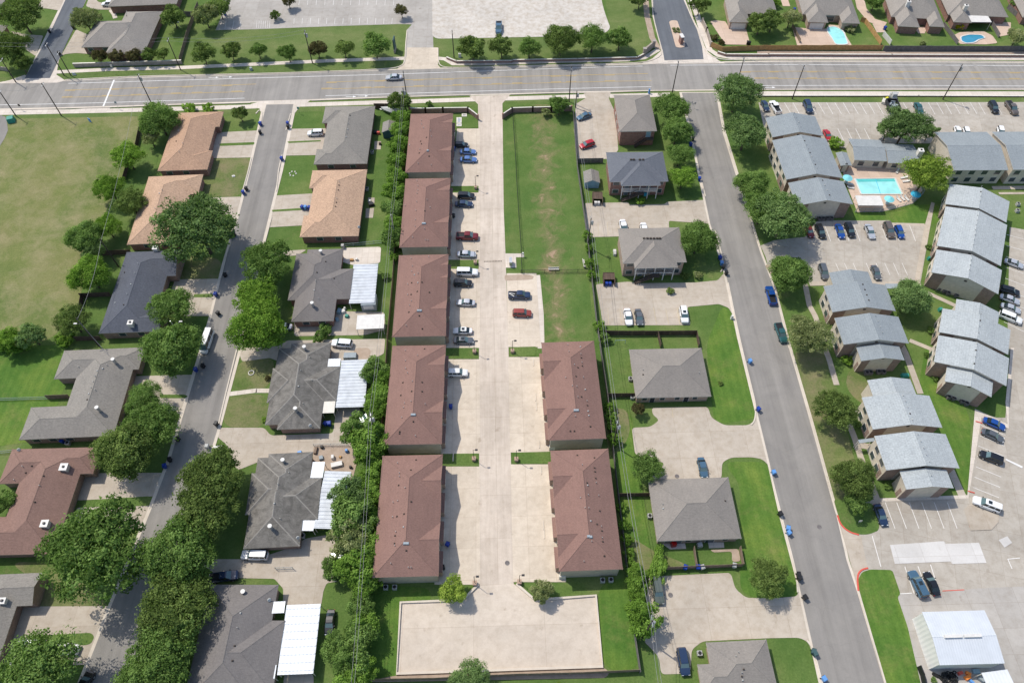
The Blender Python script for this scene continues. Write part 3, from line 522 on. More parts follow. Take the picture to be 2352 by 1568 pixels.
for x in (1115, 1220, 1335, 1450, 1565, 1685): strip('', P('33', (x-40, -90), (x+50, 150)), 0.12, None, Z5, mb=mk)
for a, b in (((955, 215), (1035, 500)), ((1255, 500), (1340, 745)), ((1375, 495), (1450, 700)), ((1490, 480), (1560, 700)), ((2200, 430), (2240, 520)), ((2200, 430), (2310, 420)), ((1190, 750), (1320, 742))): strip('', P('33', a, b), 0.14, None, Z5, mb=mk)
for k in range(9): strip('', P('32', (1955-k*12, 770+k*95), (2180-k*10, 865+k*95)), 0.12, None, Z4, mb=mk)
for k in range(9): strip('', P('31', (2190-k*3, 590+k*100), (2420, 650+k*108)), 0.12, None, Z4, mb=mk)
tag(mk.build('parking_lines', M['whitef']), kind='structure')
strip('red_line', P('33', (1600, 722), (1800, 712)), 0.14, 'red', Z5+0.006); sheet('painted_bar', P('32', (2180, 1075), (2340, 1150), (2330, 1165), (2180, 1090)), 'white', Z5)
strip('red_kerb', P('32', (1905, 735), (1965, 752)), 0.22, 'red', h=0.2); strip('red_kerb', P('32', (1835, 1375), (1895, 1392)), 0.22, 'red', h=0.2)
sheet('flower_bed', P('31', (-30, 870), (10, 860), (60, 900), (20, 960)), 'dirt', Z3, 0.5)
# pool court of the apartments
sheet('pool_deck', P('31', (690, -40), (1280, -60), (1420, 180), (1330, 300), (1060, 375), (820, 385), (760, 230), (690, 60)), 'deck', Z3)
def pool(name, label, px, mat, rad=0.3):
    root_ = empty(name, at(*px[0])); tag(root_, label, 'swimming pool')
    c = Vector(root_.location)
    pts = [at(*p) for p in px]
    if rad: pts = rounded(pts, rad, 4)
    cen = sum(pts, Vector())/len(pts)
    outer = [cen+(p-cen)*(1+0.45/max((p-cen).length, 0.1)) for p in pts]
    mb = MB()
    for i in range(len(pts)):
        j = (i+1) % len(pts); a, b, c2, d = pts[i], pts[j], outer[j], outer[i]
        mb.hexa([tuple(q-c+Vector((0, 0, -0.2))) for q in (a, b, c2, d)], [tuple(q-c+Vector((0, 0, 0.26))) for q in (a, b, c2, d)])
    mb.build('coping', M['trim'], root_)
    m2 = MB(); m2.face([tuple(p-c+Vector((0, 0, 0.17))) for p in pts]); o = m2.build('water', M[mat], root_)
    if o.data.polygons[0].normal.z < 0: o.data.flip_normals()
    return root_
pr = pool('swimming_pool', 'rectangular turquoise apartment pool with white coping beside the clubhouse', P('31', (800, 82), (1160, 78), (1225, 218), (858, 218)), 'water', 0.3)
c = Vector(pr.location); mb = MB(); a, b = at(*P('31', (985, 80))[0])-c, at(*P('31', (1030, 216))[0])-c
mb.tube(a+Vector((0, 0, .21)), b+Vector((0, 0, .21)), 0.06); mb.build('lane_rope', M['tealb'], pr)
a, b, c2, d = [at(*p)-c+Vector((0, 0, 0.19)) for p in P('31', (810, 84), (1155, 80), (1168, 104), (830, 108))]
mb = MB(); mb.face([tuple(x) for x in (a, b, c2, d)]); o = mb.build('step_shelf', glassy('shelf_water', (0.1, 0.5, 0.47)), pr)
if o.data.polygons[0].normal.z < 0: o.data.flip_normals()
# pools and paving beyond the avenue
sheet('patio', P('30', (220, 250), (350, 265), (540, 268), (560, 230), (660, 240), (770, 420), (270, 430)), 'deck', Z3, 0.5)
pool('swimming_pool', 'bright turquoise backyard pool on a tan patio behind the far brown fence', P('30', (545, 262), (600, 250), (650, 268), (690, 300), (728, 405), (700, 412), (620, 412), (580, 340), (548, 300)), 'water', 1.0)
sheet('patio', P('30', (1700, 330), (1760, 300), (1980, 290), (2060, 330), (2110, 400), (2000, 412), (1760, 408)), 'deck', Z3, 0.8)
pool('swimming_pool', 'dark blue free form backyard pool with rocks in the far right yard', P('30', (1770, 345), (1850, 325), (1960, 330), (1990, 355), (1920, 372), (1890, 395), (1820, 402), (1780, 385)), 'waterd', 1.0)
sheet('patio', P('20', (1820, 200), (1870, 190), (1960, 200), (2000, 270), (2150, 270), (2190, 415), (1960, 412)), 'deck', Z2, 0.5)
strip('garden_path', P('30', (830, -60), (860, 80), (950, 190), (1080, 230)), 3.2, 'deck', Z2); strip('garden_path', P('30', (1000, 220), (1040, 300)), 3, 'deck', Z2); strip('garden_path', P('30', (130, -60), (170, 60)), 2.5, 'deck', Z2)
sheet('patio', P('30', (1330, 250), (1460, 250), (1440, 310), (1380, 310)), 'deck', Z2)
sheet('patio', P('30', (2050, 200), (2230, 210), (2230, 320), (2120, 340)), 'deck', Z2)
sheet('bare_border', P('30', (-100, 470), (2600, 478), (2600, 500), (-100, 496)) , 'dirt', Z2)
# north west house grounds
drive(P('00', (560, 520), (700, 275), (830, 330), (800, 430), (830, 500), (700, 490), (600, 500))); drive(P('00', (860, -40), (900, 20), (1060, 60), (1050, 92), (870, 92), (790, 60), (840, -80)))
strip('garden_path', P('00', (1040, 75), (1020, 100), (1045, 130), (1060, 170)), 1.4, 'walk', Z2)
drive(P('00', (340, 80), (430, -80), (620, -80), (545, 100), (420, 80))); drive(P('00', (100, 290), (250, 320), (400, 330), (330, 520), (240, 460), (200, 380)))
for px, dx in (((1056, 308), 0), ((1056, 322), 0), ((1068, 276), 0)): pass
# ================================================================== BUILDINGS
class Roof:
    """height of a hip / gable roof over a union of rectangles, all slopes equal"""
    def __init__(s, rects, h, slope, ext=True):
        s.rects = rects; s.h = h; s.s = slope
        ev = []
        for x0, x1, y0, y1, g in rects:
            wx, wy = x1-x0, y1-y0
            if 'w' in g: x0 -= wy
            if 'e' in g: x1 += wy
            if 's' in g: y0 -= wx
            if 'n' in g: y1 += wx
            ev.append((x0, x1, y0, y1))
        s.ev = ev
        X = sorted({round(v, 4) for r in ev for v in r[:2]}); Y = sorted({round(v, 4) for r in ev for v in r[2:]})
        s.X, s.Y = X, Y
        XX = [-1e4]+X+[1e4]; YY = [-1e4]+Y+[1e4]; cells = []
        for i in range(len(XX)-1):
            for j in range(len(YY)-1):
                cx, cy = (XX[i]+XX[i+1])/2, (YY[j]+YY[j+1])/2
                if not any(a < cx < b and c < cy < d for a, b, c, d in ev): cells.append((XX[i], XX[i+1], YY[j], YY[j+1]))
        s.c = np.array(cells)
    def d(s, x, y):
        c = s.c
        dx = np.maximum(np.maximum(c[:, 0]-x, x-c[:, 1]), 0); dy = np.maximum(np.maximum(c[:, 2]-y, y-c[:, 3]), 0)
        return float(np.min(np.maximum(dx, dy)))
    def z(s, x, y): return s.h+s.s*s.d(x, y)
    def inside(s, x, y): return any(a-1e-5 <= x <= b+1e-5 and c-1e-5 <= y <= d+1e-5 for a, b, c, d, g in s.rects)
    def mesh(s, t=0.16):
        bm = bmesh.new()
        X = sorted({round(v, 4) for r in s.rects for v in r[:2]}); Y = sorted({round(v, 4) for r in s.rects for v in r[2:4]})
        vd = {}
        def vv(x, y):
            if (x, y) not in vd: vd[(x, y)] = bm.verts.new((x, y, 0))
            return vd[(x, y)]
        for i in range(len(X)-1):
            for j in range(len(Y)-1):
                if s.inside((X[i]+X[i+1])/2, (Y[j]+Y[j+1])/2): bm.faces.new([vv(X[i], Y[j]), vv(X[i+1], Y[j]), vv(X[i+1], Y[j+1]), vv(X[i], Y[j+1])])
        cuts = []
        def mids(E, ax):
            for i in range(len(E)):
                for j in range(i+1, len(E)):
                    m_ = (E[i]+E[j])/2; cuts.append(((m_, 0, 0), (1, 0, 0)) if ax == 0 else ((0, m_, 0), (0, 1, 0)))
        mids(s.X, 0); mids(s.Y, 1)
        for x in s.X: cuts.append(((x, 0, 0), (1, 0, 0)))
        for y in s.Y: cuts.append(((0, y, 0), (0, 1, 0)))
        for x in s.X:
            for y in s.Y:
                cuts.append(((x, y, 0), (1, 1, 0))); cuts.append(((x, y, 0), (1, -1, 0)))
        seen = set(); q = []
        for co, no in cuts:
            k = (no, round(co[0]*no[0]+co[1]*no[1], 2))
            if k not in seen: seen.add(k); q.append((co, no))
        x0, x1, y0, y1 = X[0], X[-1], Y[0], Y[-1]
        for co, no in q:
            pr_ = [(px-co[0])*no[0]+(py-co[1])*no[1] for px in (x0, x1) for py in (y0, y1)]
            if min(pr_) > -0.02 or max(pr_) < 0.02: continue
            bmesh.ops.bisect_plane(bm, geom=bm.verts[:]+bm.edges[:]+bm.faces[:], plane_co=co, plane_no=Vector(no).normalized(), dist=1e-4)
        bmesh.ops.remove_doubles(bm, verts=bm.verts[:], dist=2e-3)
        for v in bm.verts: v.co.z = s.z(v.co.x, v.co.y)
        bm.normal_update()
        bmesh.ops.dissolve_limit(bm, angle_limit=0.02, verts=bm.verts[:], edges=bm.edges[:])
        bm.normal_update()
        mb = MB()
        for f in bm.faces:
            pts = [tuple(v.co) for v in f.verts]
            if f.normal.z < 0: pts.reverse()
            mb.face(pts, 0); mb.face([(p[0], p[1], p[2]-t) for p in reversed(pts)], 1)
        for e in bm.edges:
            if len(e.link_faces) == 1:
                a, b = e.verts[0].co, e.verts[1].co
                f = e.link_faces[0]; c = f.calc_center_median(); n = (b-a).cross(Vector((0, 0, 1)))
                if n.dot(c-a) > 0: a, b = b, a
                mb.face([(a.x, a.y, a.z-t), (b.x, b.y, b.z-t), tuple(b), tuple(a)], 1)
        s.caps = MB()
        for e in bm.edges:
            if len(e.link_faces) == 2:
                f, g_ = e.link_faces; a, b = e.verts[0].co, e.verts[1].co
                if f.normal.dot(g_.normal) < 0.995 and (g_.calc_center_median()-a).dot(f.normal) < 0 and (b-a).length > .6:
                    d = (b-a).normalized(); n = Vector((-d.y, d.x, 0)).normalized()*.17; u = Vector((0, 0, .05)); dn_ = Vector((0, 0, .12))
                    s.caps.face([a-n-dn_*.6, b-n-dn_*.6, b+u, a+u]); s.caps.face([a+u, b+u, b+n-dn_*.6, a+n-dn_*.6])
        bm.free(); return mb
    def walls(s, ov, gov, t=0.16, z0=0.0):
        rs = []
        for x0, x1, y0, y1, g in s.rects:
            rs.append((x0+(gov if 'w' in g else ov), x1-(gov if 'e' in g else ov), y0+(gov if 's' in g else ov), y1-(gov if 'n' in g else ov)))
        s.wr = rs
        X = sorted({round(v, 4) for r in rs for v in r[:2]} | {(a+b)/2 for i, a in enumerate(s.X) for b in s.X[i+1:]})
        Y = sorted({round(v, 4) for r in rs for v in r[2:]} | {(a+b)/2 for i, a in enumerate(s.Y) for b in s.Y[i+1:]})
        X = [x for i, x in enumerate(X) if i == 0 or x-X[i-1] > 1e-3]; Y = [y for i, y in enumerate(Y) if i == 0 or y-Y[i-1] > 1e-3]
        ins = lambda x, y: any(a < x < b and c < y < d for a, b, c, d in rs)
        G_ = [[ins((X[i]+X[i+1])/2, (Y[j]+Y[j+1])/2) for j in range(len(Y)-1)] for i in range(len(X)-1)]
        mb = MB()
        def seg(a, b): mb.face([(a[0], a[1], z0), (b[0], b[1], z0), (b[0], b[1], s.z(*b)-t-0.01), (a[0], a[1], s.z(*a)-t-0.01)], 0)
        for i in range(len(X)-1):
            for j in range(len(Y)-1):
                if not G_[i][j]: continue
                if j == 0 or not G_[i][j-1]: seg((X[i], Y[j]), (X[i+1], Y[j]))
                if j == len(Y)-2 or not G_[i][j+1]: seg((X[i+1], Y[j+1]), (X[i], Y[j+1]))
                if i == 0 or not G_[i-1][j]: seg((X[i], Y[j+1]), (X[i], Y[j]))
                if i == len(X)-2 or not G_[i+1][j]: seg((X[i+1], Y[j]), (X[i+1], Y[j+1]))
        return mb
class Bld:
    """one building: frame laid along its first surveyed rectangle"""
    def __init__(s, name, label, cat, quad, h, group=None, ang=None):
        q = [at(x, y, h) for x, y in quad]; nw, ne, se, sw = q
        e = (ne-nw)+(se-sw); n = (nw-sw)+(ne-se)
        a1 = math.atan2(e.y, e.x); a2 = math.atan2(n.y, n.x)-math.pi/2
        s.ang = ang if ang is not None else (a1*e.length+a2*n.length)/(e.length+n.length)
        o = sum(q, Vector())/4; s.o = Vector((o.x, o.y, 0)); s.h = h
        s.root = empty(name, s.o, s.ang); tag(s.root, label, cat, group)
        s.ca, s.sa = math.cos(s.ang), math.sin(s.ang); s.roofs = []; s.last = None
    def loc(s, p): d = Vector(p)-s.o; return Vector((d.x*s.ca+d.y*s.sa, -d.x*s.sa+d.y*s.ca, p[2] if len(p) > 2 else 0))
    def rect(s, quad, g='', h=None):
        q = [s.loc(at(x, y, h or s.h)) for x, y in quad]
        return [(q[0].x+q[3].x)/2, (q[1].x+q[2].x)/2, (q[2].y+q[3].y)/2, (q[0].y+q[1].y)/2, g]
    @staticmethod
    def snap(rs, tol=0.45):
        for ax in ((0, 1), (2, 3)):
            vals = []
            for r in rs:
                for k in ax:
                    for v in vals:
                        if abs(v-r[k]) < tol: r[k] = v; break
                    else: vals.append(r[k])
        return rs
    def roof(s, quads, slope, mat, wall, h=None, ov=0.45, gov=0.25, z0=0.0, fascia='fascia', rects=None, name='roof'):
        h = h or s.h
        rs = rects or s.snap([s.rect(q, g, h) for q, g in quads])
        r = Roof(rs, h, slope); s.roofs.append(r); s.last = r
        s.ro = r.mesh().build(name, [M[mat], M[fascia]], s.root)
        if r.caps.f: r.caps.build('ridge_cap', M['r_cap' if mat in ('r_stain',) else mat], s.ro)
        if wall: s.wo = r.walls(ov, gov, z0=z0).build('wall', M[wall], s.root)
        r.obj = s.ro; return r
    def on(s, px, r=None):
        r = r or s.last; z = r.h+1
        for _ in range(6): p = s.loc(at(px[0], px[1], z)); z = r.z(p.x, p.y)
        return p.x, p.y, z
    def vents(s, pxs, r=None, kind='vent'):
        r = r or s.last
        for px in pxs:
            x, y, z = s.on(px, r); mb = MB()
            if kind == 'vent':
                if R.random() < 0.5: mb.tube((x, y, z-0.1), (x, y, z+0.4), 0.07, n=8); mat = M['ac']
                else: mb.box(x-0.16, x+0.16, y-0.15, y+0.15, z-0.05, z+0.2, top=0.05); mat = M['ac'] if R.random() < .3 else M['polewood']
            else: mb.box(x-0.32, x+0.32, y-0.28, y+0.28, z-0.05, z+0.2, top=0.08); mat = M['greywall' if kind == 'box' else 'polewood']
            mb.build('vent', mat, r.obj)
    def chimney(s, px, kind='square', mat='cream', w=0.9, h=1.6, r=None):
        r = r or s.last; x, y, z = s.on(px, r); z -= 0.5; mb = MB()
        if kind == 'square':
            mb.box(x-w/2, x+w/2, y-w/2, y+w/2, z-0.3, z+h, 0); mb.box(x-w/2-.08, x+w/2+.08, y-w/2-.08, y+w/2+.08, z+h, z+h+.12, 1); mb.box(x-.2, x+.2, y-.2, y+.2, z+h+.12, z+h+.35, 2)
            mb.build('chimney', [M[mat], M['trim'], M['dark']], r.obj)
        else:
            mb.tube((x, y, z-.3), (x, y, z+h), 0.33, n=14); mb.tube((x, y, z+h+.05), (x, y, z+h+.25), 0.42, n=14, m=1); mb.tube((x, y, z+h), (x, y, z+h+.05), 0.2, n=8)
            mb.build('chimney', [M['steel'], M['trim']], r.obj, smooth=False)
    def opening(s, side, ri, u, w, z0, z1, kind='window', r=None, fr='trim', pane='glass'):
        """opening on a wall of wall-rectangle ri at fraction u along that side"""
        r = r or s.last; x0, x1, y0, y1 = r.wr[ri]; e = 0.03
        if side in 'sn':
            cx = x0+(x1-x0)*u; yy = y0 if side == 's' else y1; sg = -1 if side == 's' else 1
            A = (cx-w/2-.08, cx+w/2+.08, min(yy, yy+sg*.07), max(yy, yy+sg*.07)); B = (cx-w/2, cx+w/2, min(yy+sg*.02, yy+sg*.1), max(yy+sg*.02, yy+sg*.1))
        else:
            cy = y0+(y1-y0)*u; xx = x0 if side == 'w' else x1; sg = -1 if side == 'w' else 1
            A = (min(xx, xx+sg*.07), max(xx, xx+sg*.07), cy-w/2-.08, cy+w/2+.08); B = (min(xx+sg*.02, xx+sg*.1), max(xx+sg*.02, xx+sg*.1), cy-w/2, cy+w/2)
        nm = {'window': 'window', 'door': 'door', 'garage': 'garage_door'}[kind]
        mb = MB(); mb.box(A[0], A[1], A[2], A[3], z0-.06, z1+.08); o = mb.build(nm, M[fr], s.root)
        m2 = MB(); m2.box(B[0], B[1], B[2], B[3], z0, z1); m2.build({'window': 'pane', 'door': 'door_panel', 'garage': 'garage_panel'}[kind], M[pane], o)
G1 = 'single storey houses along the west street'
def house(name, label, quads, h=2.75, slope=0.42, mat='r_grey', wall='brick', cat='house', group=G1, chims=(), vts=(), wins=(), doors=(), fascia='fascia', ov=0.45, box=()):
    b = Bld(name, label, cat, quads[0][0], h, group); b.roof(quads, slope, mat, wall, ov=ov, fascia=fascia)
    for c in chims: b.chimney(*c[:1], **c[1])
    b.vents(vts)
    if box: b.vents(box, kind='box')
    for a in wins: b.opening(*a)
    return b
W = lambda side, ri, *us: [(side, ri, u, 1.5, 0.95, 2.1, 'window') for u in us]
WG = lambda ri, *us: [('e', ri, u, 4.6, 0.05, 2.15, 'garage', None, 'trim', 'garage') for u in us]
def line(a, b, n): return [(a[0]+(b[0]-a[0])*k/(n-1), a[1]+(b[1]-a[1])*k/(n-1)) for k in range(n)]
house('brick_house', 'orange shingled brick house nearest the avenue, left of the west street', [(P('00', (1655, 1040), (1990, 1025), (1895, 1562), (1420, 1568)), ''), (P('00', (1850, 1030), (2055, 1022), (2018, 1165), (1820, 1170)), ''), (P('00', (1750, 1388), (1950, 1385), (1910, 1560), (1700, 1562)), '')],
      mat='r_or', wins=W('s', 0, .2, .6)+WG(0, .42), vts=line((420, 330), (412, 350), 2)+P('00', (1640, 1200), (1620, 1300)))
house('brick_house', 'pale orange shingled brick house, second down on the left of the west street', [(P('01', (1370, 55), (1780, 38), (1640, 665), (1165, 672)), ''), (P('01', (1640, 40), (1865, 30), (1825, 215), (1600, 222)), '')],
      mat='r_or2', slope=.4, wins=W('s', 0, .35, .75), vts=P('01', (1490, 180), (1465, 210), (1425, 350), (1400, 420)))
house('brick_house', 'charcoal shingled brick house with two white chimneys', [(P('01', (1165, 742), (1590, 740), (1395, 1482), (910, 1490)), ''), (P('01', (1420, 742), (1670, 745), (1622, 970), (1400, 965)), 'e'), (P('01', (1200, 1285), (1500, 1285), (1455, 1480), (1150, 1484)), 'e')],
      mat='r_char', wall='brick_b', chims=[(P('01', (1440, 735))[0], dict(w=1.1)), (P('01', (1215, 1420))[0], dict(w=1.1))], wins=W('s', 0, .4, .8), vts=P('01', (1270, 860), (1240, 945), (1205, 1045), (1172, 1138), (1138, 1232), (1145, 935), (1060, 1215)))
house('brick_house', 'large grey shingled house with three wings and two round metal chimneys', [(P('02', (785, 70), (1270, 62), (1050, 872), (520, 880)), ''), (P('02', (595, 75), (1000, 70), (900, 335), (497, 337)), ''), (P('02', (285, 597), (800, 592), (750, 878), (185, 886)), ''), (P('02', (1100, 65), (1315, 60), (1290, 255), (1070, 262)), '')],
      mat='r_grey', wall='brick_b', chims=[(P('02', (1065, 200))[0], dict(kind='round', h=2.0)), (P('02', (920, 640))[0], dict(kind='round', h=2.0))], wins=W('s', 2, .2, .5, .8), vts=P('02', (895, 270), (877, 322), (858, 372), (838, 425), (818, 480), (803, 535), (985, 220), (945, 250), (878, 448), (725, 235)))
house('brick_house', 'reddish brown shingled house with white square chimneys on the left edge', [([(70, 1031), (210, 1026), (117, 1271.5), (-15, 1274)], ''), (P('02', (95, 1000), (500, 985), (400, 1300), (0, 1305)), ''), (P('03', (-300, 45), (300, 40), (200, 385), (-400, 395)), ''), (P('02', (640, 975), (910, 965), (880, 1212), (600, 1218)), '')],
      mat='r_red', wall='brick_b', chims=[(P('02', (600, 1165))[0], dict(w=1.4, h=1.2)), (P('03', (425, 115))[0], dict(w=1.3, h=1.2))], vts=P('02', (400, 1235), (368, 1325), (320, 1475), (210, 1148), (293, 1143), (133, 1273), (238, 1205)))
house('brick_house', 'grey shingled house with one chimney in the bottom left corner', [(P('03', (-500, 578), (200, 573), (10, 1450), (-900, 1450)), ''), (P('03', (50, 576), (385, 572), (300, 858), (-60, 865)), 'e')],
      mat='r_grey', wall='brick_b', chims=[(P('03', (38, 820))[0], dict(w=1.0, h=1.1))])
house('brick_house', 'grey shingled house nearest the avenue, right of the west street, beside the dark shed', [(P('10', (680, 980), (1095, 975), (1020, 1508), (590, 1506)), ''), (P('10', (635, 981), (850, 978), (840, 1130), (610, 1131)), ''), (P('10', (560, 1370), (800, 1370), (780, 1507), (535, 1506)), '')],
      mat='r_grey', slope=.36, wall='brick', vts=P('10', (863, 1062), (855, 1090), (843, 1190), (835, 1225), (828, 1260), (850, 1140)), wins=W('s', 0, .2, .7))
house('brick_house', 'tan orange shingled brick house with blue bins at its driveway', [(P('11', (550, -5), (1022, -8), (940, 603), (455, 606)), ''), (P('11', (515, -5), (750, -8), (740, 160), (493, 160)), ''), (P('11', (432, 412), (700, 410), (680, 605), (405, 607)), '')],
      mat='r_or2', slope=.36, vts=P('11', (765, 105), (762, 135), (757, 180), (742, 258), (737, 293), (730, 330)), wins=W('s', 0, .25, .62))
house('brick_house', 'dark grey house with a white corrugated patio cover and a beige carport beside it', [(P('11', (375, 762), (795, 755), (745, 1178), (288, 1190)), ''), (P('11', (470, 726), (805, 716), (770, 1000), (430, 1000)), ''), (P('11', (370, 1000), (765, 1000), (718, 1380), (350, 1385)), ''), (P('11', (560, 903), (892, 905), (865, 1168), (520, 1172)), '')],
      mat='r_dgrey', slope=.4, chims=[(P('11', (602, 765))[0], dict(kind='round', h=1.6)), (P('11', (525, 1245))[0], dict(kind='round', h=1.7))], vts=P('11', (560, 935), (550, 1015), (535, 1100), (640, 835), (717, 990), (575, 1175)), wins=W('s', 2, .3, .72))
house('brick_house', 'stained grey cross hipped house with striped white metal patio roof in mid view', [(P('12', (205, 60), (680, 55), (600, 758), (92, 758)), ''), (P('12', (250, 500), (612, 545), (583, 802), (190, 803)), ''), (P('12', (430, 232), (777, 235), (735, 545), (400, 548)), ''), (P('12', (150, 238), (420, 238), (380, 555), (108, 555)), ''), (P('12', (310, 15), (690, 11), (680, 200), (280, 200)), '')],
      mat='r_stain', slope=.4, wall='brick_b', chims=[(P('12', (455, 80))[0], dict(kind='round', h=1.8)), (P('12', (375, 645))[0], dict(kind='round', h=1.9))], vts=P('12', (412, 268), (390, 412), (497, 150), (435, 573), (515, 357)))
house('brick_house', 'stained grey cross hipped house beside the bare backyard full of junk', [([(592, 1050), (708, 1047), (692, 1256), (560, 1257)], ''), ([(620, 1039), (719, 1040), (710, 1110), (605, 1110)], ''), ([(650, 1098), (741, 1098), (727, 1194), (630, 1194)], ''), ([(600, 1170), (696, 1170), (684.5, 1261), (574, 1261)], ''), ([(580, 1085), (640, 1085), (625, 1180), (562, 1180)], '')],
      mat='r_stain', slope=.4, wall='brick_b', chims=[(P('12', (258, 1110))[0], dict(kind='round', h=1.6)), (P('13', (145, 150))[0], dict(kind='round', h=1.8))], vts=P('12', (202, 1312), (168, 1487), (303, 1205))+P('13', (225, 60),))
house('brick_house', 'grey house with a bright white patio roof at the bottom edge, left of the hedge', [([(495, 1342), (629, 1342), (600, 1620), (405, 1620)], ''), ([(540, 1424), (655, 1424), (625, 1590), (500, 1590)], '')],
      mat='r_dgrey', slope=.4, wall='brick_b', vts=P('03', (2210, 925), (2183, 1060), (2155, 1225), (2135, 1362)), chims=[(P('03', (2240, 735))[0], dict(kind='round', h=1.0))])
house('brick_house', 'big grey hip roofed brick house behind the stone wall at top left', [(P('00', (1150, 97), (1475, 118), (1335, 500), (985, 496)), ''), (P('00', (830, 197), (1200, 190), (1010, 436), (797, 431)), '')], mat='r_far', slope=.5, group='houses beyond the avenue', wins=W('s', 1, .2, .7), vts=line(P('00', (1165, 110))[0], P('00', (1165, 150))[0], 4)+line(P('00', (1190, 230))[0], P('00', (1150, 310))[0], 6))
house('brick_house', 'grey roofed house cut by the top edge, behind the big hip roofed house', [(P('00', (1035, -150), (1660, -150), (1640, 70), (1060, 28)), '')], mat='r_far', slope=.45, group='houses beyond the avenue')
house('brick_house', 'small corner of a grey roofed house at the far left edge beside an oak', [(P('00', (-250, 232), (62, 235), (0, 352), (-330, 352)), '')], mat='r_far', slope=.4, group='houses beyond the avenue')
house('brick_house', 'corner of a dark roofed house at the top left corner of the view', [(P('00', (-250, -100), (60, -100), (40, 80), (-280, 80)), '')], mat='r_far', slope=.4, group='houses beyond the avenue')
GF = 'houses beyond the brick screen wall at top right'
house('brick_house', 'far house with a white garage door, first right of the entry street', [(P('20', (1945, -120), (2385, -120), (2420, 130), (2000, 130)), ''), (P('20', (1960, -30), (2140, -30), (2167, 206), (1985, 207)), '')], mat='r_far', slope=.6, wall='brick_t', group=GF, wins=[('s', 1, .5, 4.6, .05, 2.1, 'garage', None, 'trim', 'trim')])
house('brick_house', 'far house with three hip gables above the bright turquoise backyard pool', [(P('30', (255, -120), (740, -120), (800, 140), (310, 140)), ''), (P('30', (330, 0), (500, 0), (540, 205), (345, 207)), ''), (P('30', (600, 0), (790, 0), (842, 205), (690, 220)), '')], mat='r_far', slope=.6, wall='brick_t', group=GF, wins=[('s', 1, .5, 4.2, .05, 2.1, 'garage', None, 'trim', 'trim'), ('s', 0, .52, 3.0, .5, 2.2, 'window')])
house('brick_house', 'far house with a white chimney behind a plain square lawn', [(P('30', (1060, -120), (1500, -120), (1565, 165), (1115, 168)), ''), (P('30', (1150, 30), (1320, 30), (1385, 246), (1170, 248)), ''), (P('30', (1420, 30), (1560, 30), (1617, 246), (1468, 248)), '')], mat='r_far', slope=.6, wall='brick', group=GF, chims=[(P('30', (1285, 40))[0], dict(w=1.1, h=2.2, mat='trim'))])
b = house('brick_house', 'far house with a cream patio cover beside the dark blue pool', [(P('30', (1560, -120), (2080, -120), (2180, 145), (1640, 150)), ''), (P('30', (1640, 20), (1800, 20), (1852, 206), (1688, 208)), '')], mat='r_far', slope=.6, wall='brick', group=GF, chims=[(P('30', (1830, 40))[0], dict(w=1.1, h=2.2))])
house('brick_house', 'far house cut by the top right corner of the view', [(P('30', (2220, -80), (2500, -80), (2600, 170), (2340, 165)), '')], mat='r_far', slope=.5, wall='brick', group=GF)
# flat patio covers: roof sheet on posts, each attached to its house but a structure of its own
def cover(name, label, quad, h=2.6, mat='metal', group=None, posts=True, t=0.12, cat='patio cover', slab=None, beams=0):
    b = Bld(name, label, cat, quad, h, group); x0, x1, y0, y1, _ = b.rect(quad)
    mb = MB(); mb.box(x0, x1, y0, y1, h-t, h); o = mb.build('roof', M[mat], b.root)
    if beams:
        for k in range(beams):
            yy = y0+(y1-y0)*(k+0.5)/beams; m = MB(); m.box(x0+.02, x1-.02, yy-0.16, yy+0.16, h, h+0.07, top=.06); m.build('roof_rib', M[mat], o)
    if posts:
        nx = max(2, int((x1-x0)/4)+1)
        for i in range(nx):
            for yy in (y0+.15, y1-.15):
                xx = x0+.15+(x1-x0-.3)*i/(nx-1); m = MB(); m.box(xx-.05, xx+.05, yy-.05, yy+.05, 0, h-t); m.build('post', M['cream'], b.root)
    return b
GP = 'white patio covers behind the houses'
cover('patio_cover', 'white corrugated patio cover behind the dark grey house, enclosed at its lower end', P('11', (895, 862), (1122, 855), (1090, 1215), (855, 1216)), beams=13, group=GP)
cover('carport', 'beige flat carport with slightly curved front, lower right of the dark grey house', P('11', (930, 1325), (1180, 1318), (1175, 1446), (920, 1456)), mat='trim', cat='carport', group=GP)
cover('patio_cover', 'striped white metal patio cover attached to the stained cross hipped house in mid view', P('12', (780, 170), (1035, 168), (1000, 602), (735, 603)), beams=15, group=GP)
cover('patio_cover', 'small square white cover at the top corner of the mid view striped patio roof', P('12', (665, 158), (776, 158), (770, 229), (660, 229)), h=2.85, mat='metalw', group=GP)
cover('patio_cover', 'small beige awning over the back step above the blue deep bin', P('12', (615, 545), (728, 543), (720, 655), (600, 657)), mat='cream', group=GP)
cover('patio_cover', 'striped white metal patio cover with a rusty streak beside the bare junk yard', [(743, 1082), (812, 1081.5), (779, 1213.5), (723, 1213.5)], beams=15, group=GP)
cover('patio_cover', 'small white cover at the top corner of the rust streaked patio roof', P('12', (520, 1104), (635, 1105), (610, 1250), (500, 1252)), h=2.85, mat='metalw', group=GP)
cover('patio_cover', 'small white awning over the back door beside the black air conditioner', P('13', (425, 71), (540, 74), (527, 172), (411, 165)), mat='metalw', group=GP)
cover('patio_cover', 'large bright white patio cover beside the black car on the grass', P('13', (280, 846), (591, 842), (530, 1482), (195, 1490)), mat='metalw', group=GP, beams=9)
cover('patio_cover', 'small white cover at the upper left corner of the large bright patio cover', P('13', (135, 818), (265, 818), (262, 925), (122, 925)), h=2.85, mat='metalw', group=GP)
cover('patio_cover', 'small white cover at the lower left corner of the large bright patio cover', P('13', (52, 1402), (187, 1402), (172, 1527), (35, 1527)), h=2.85, mat='metalw', group=GP)
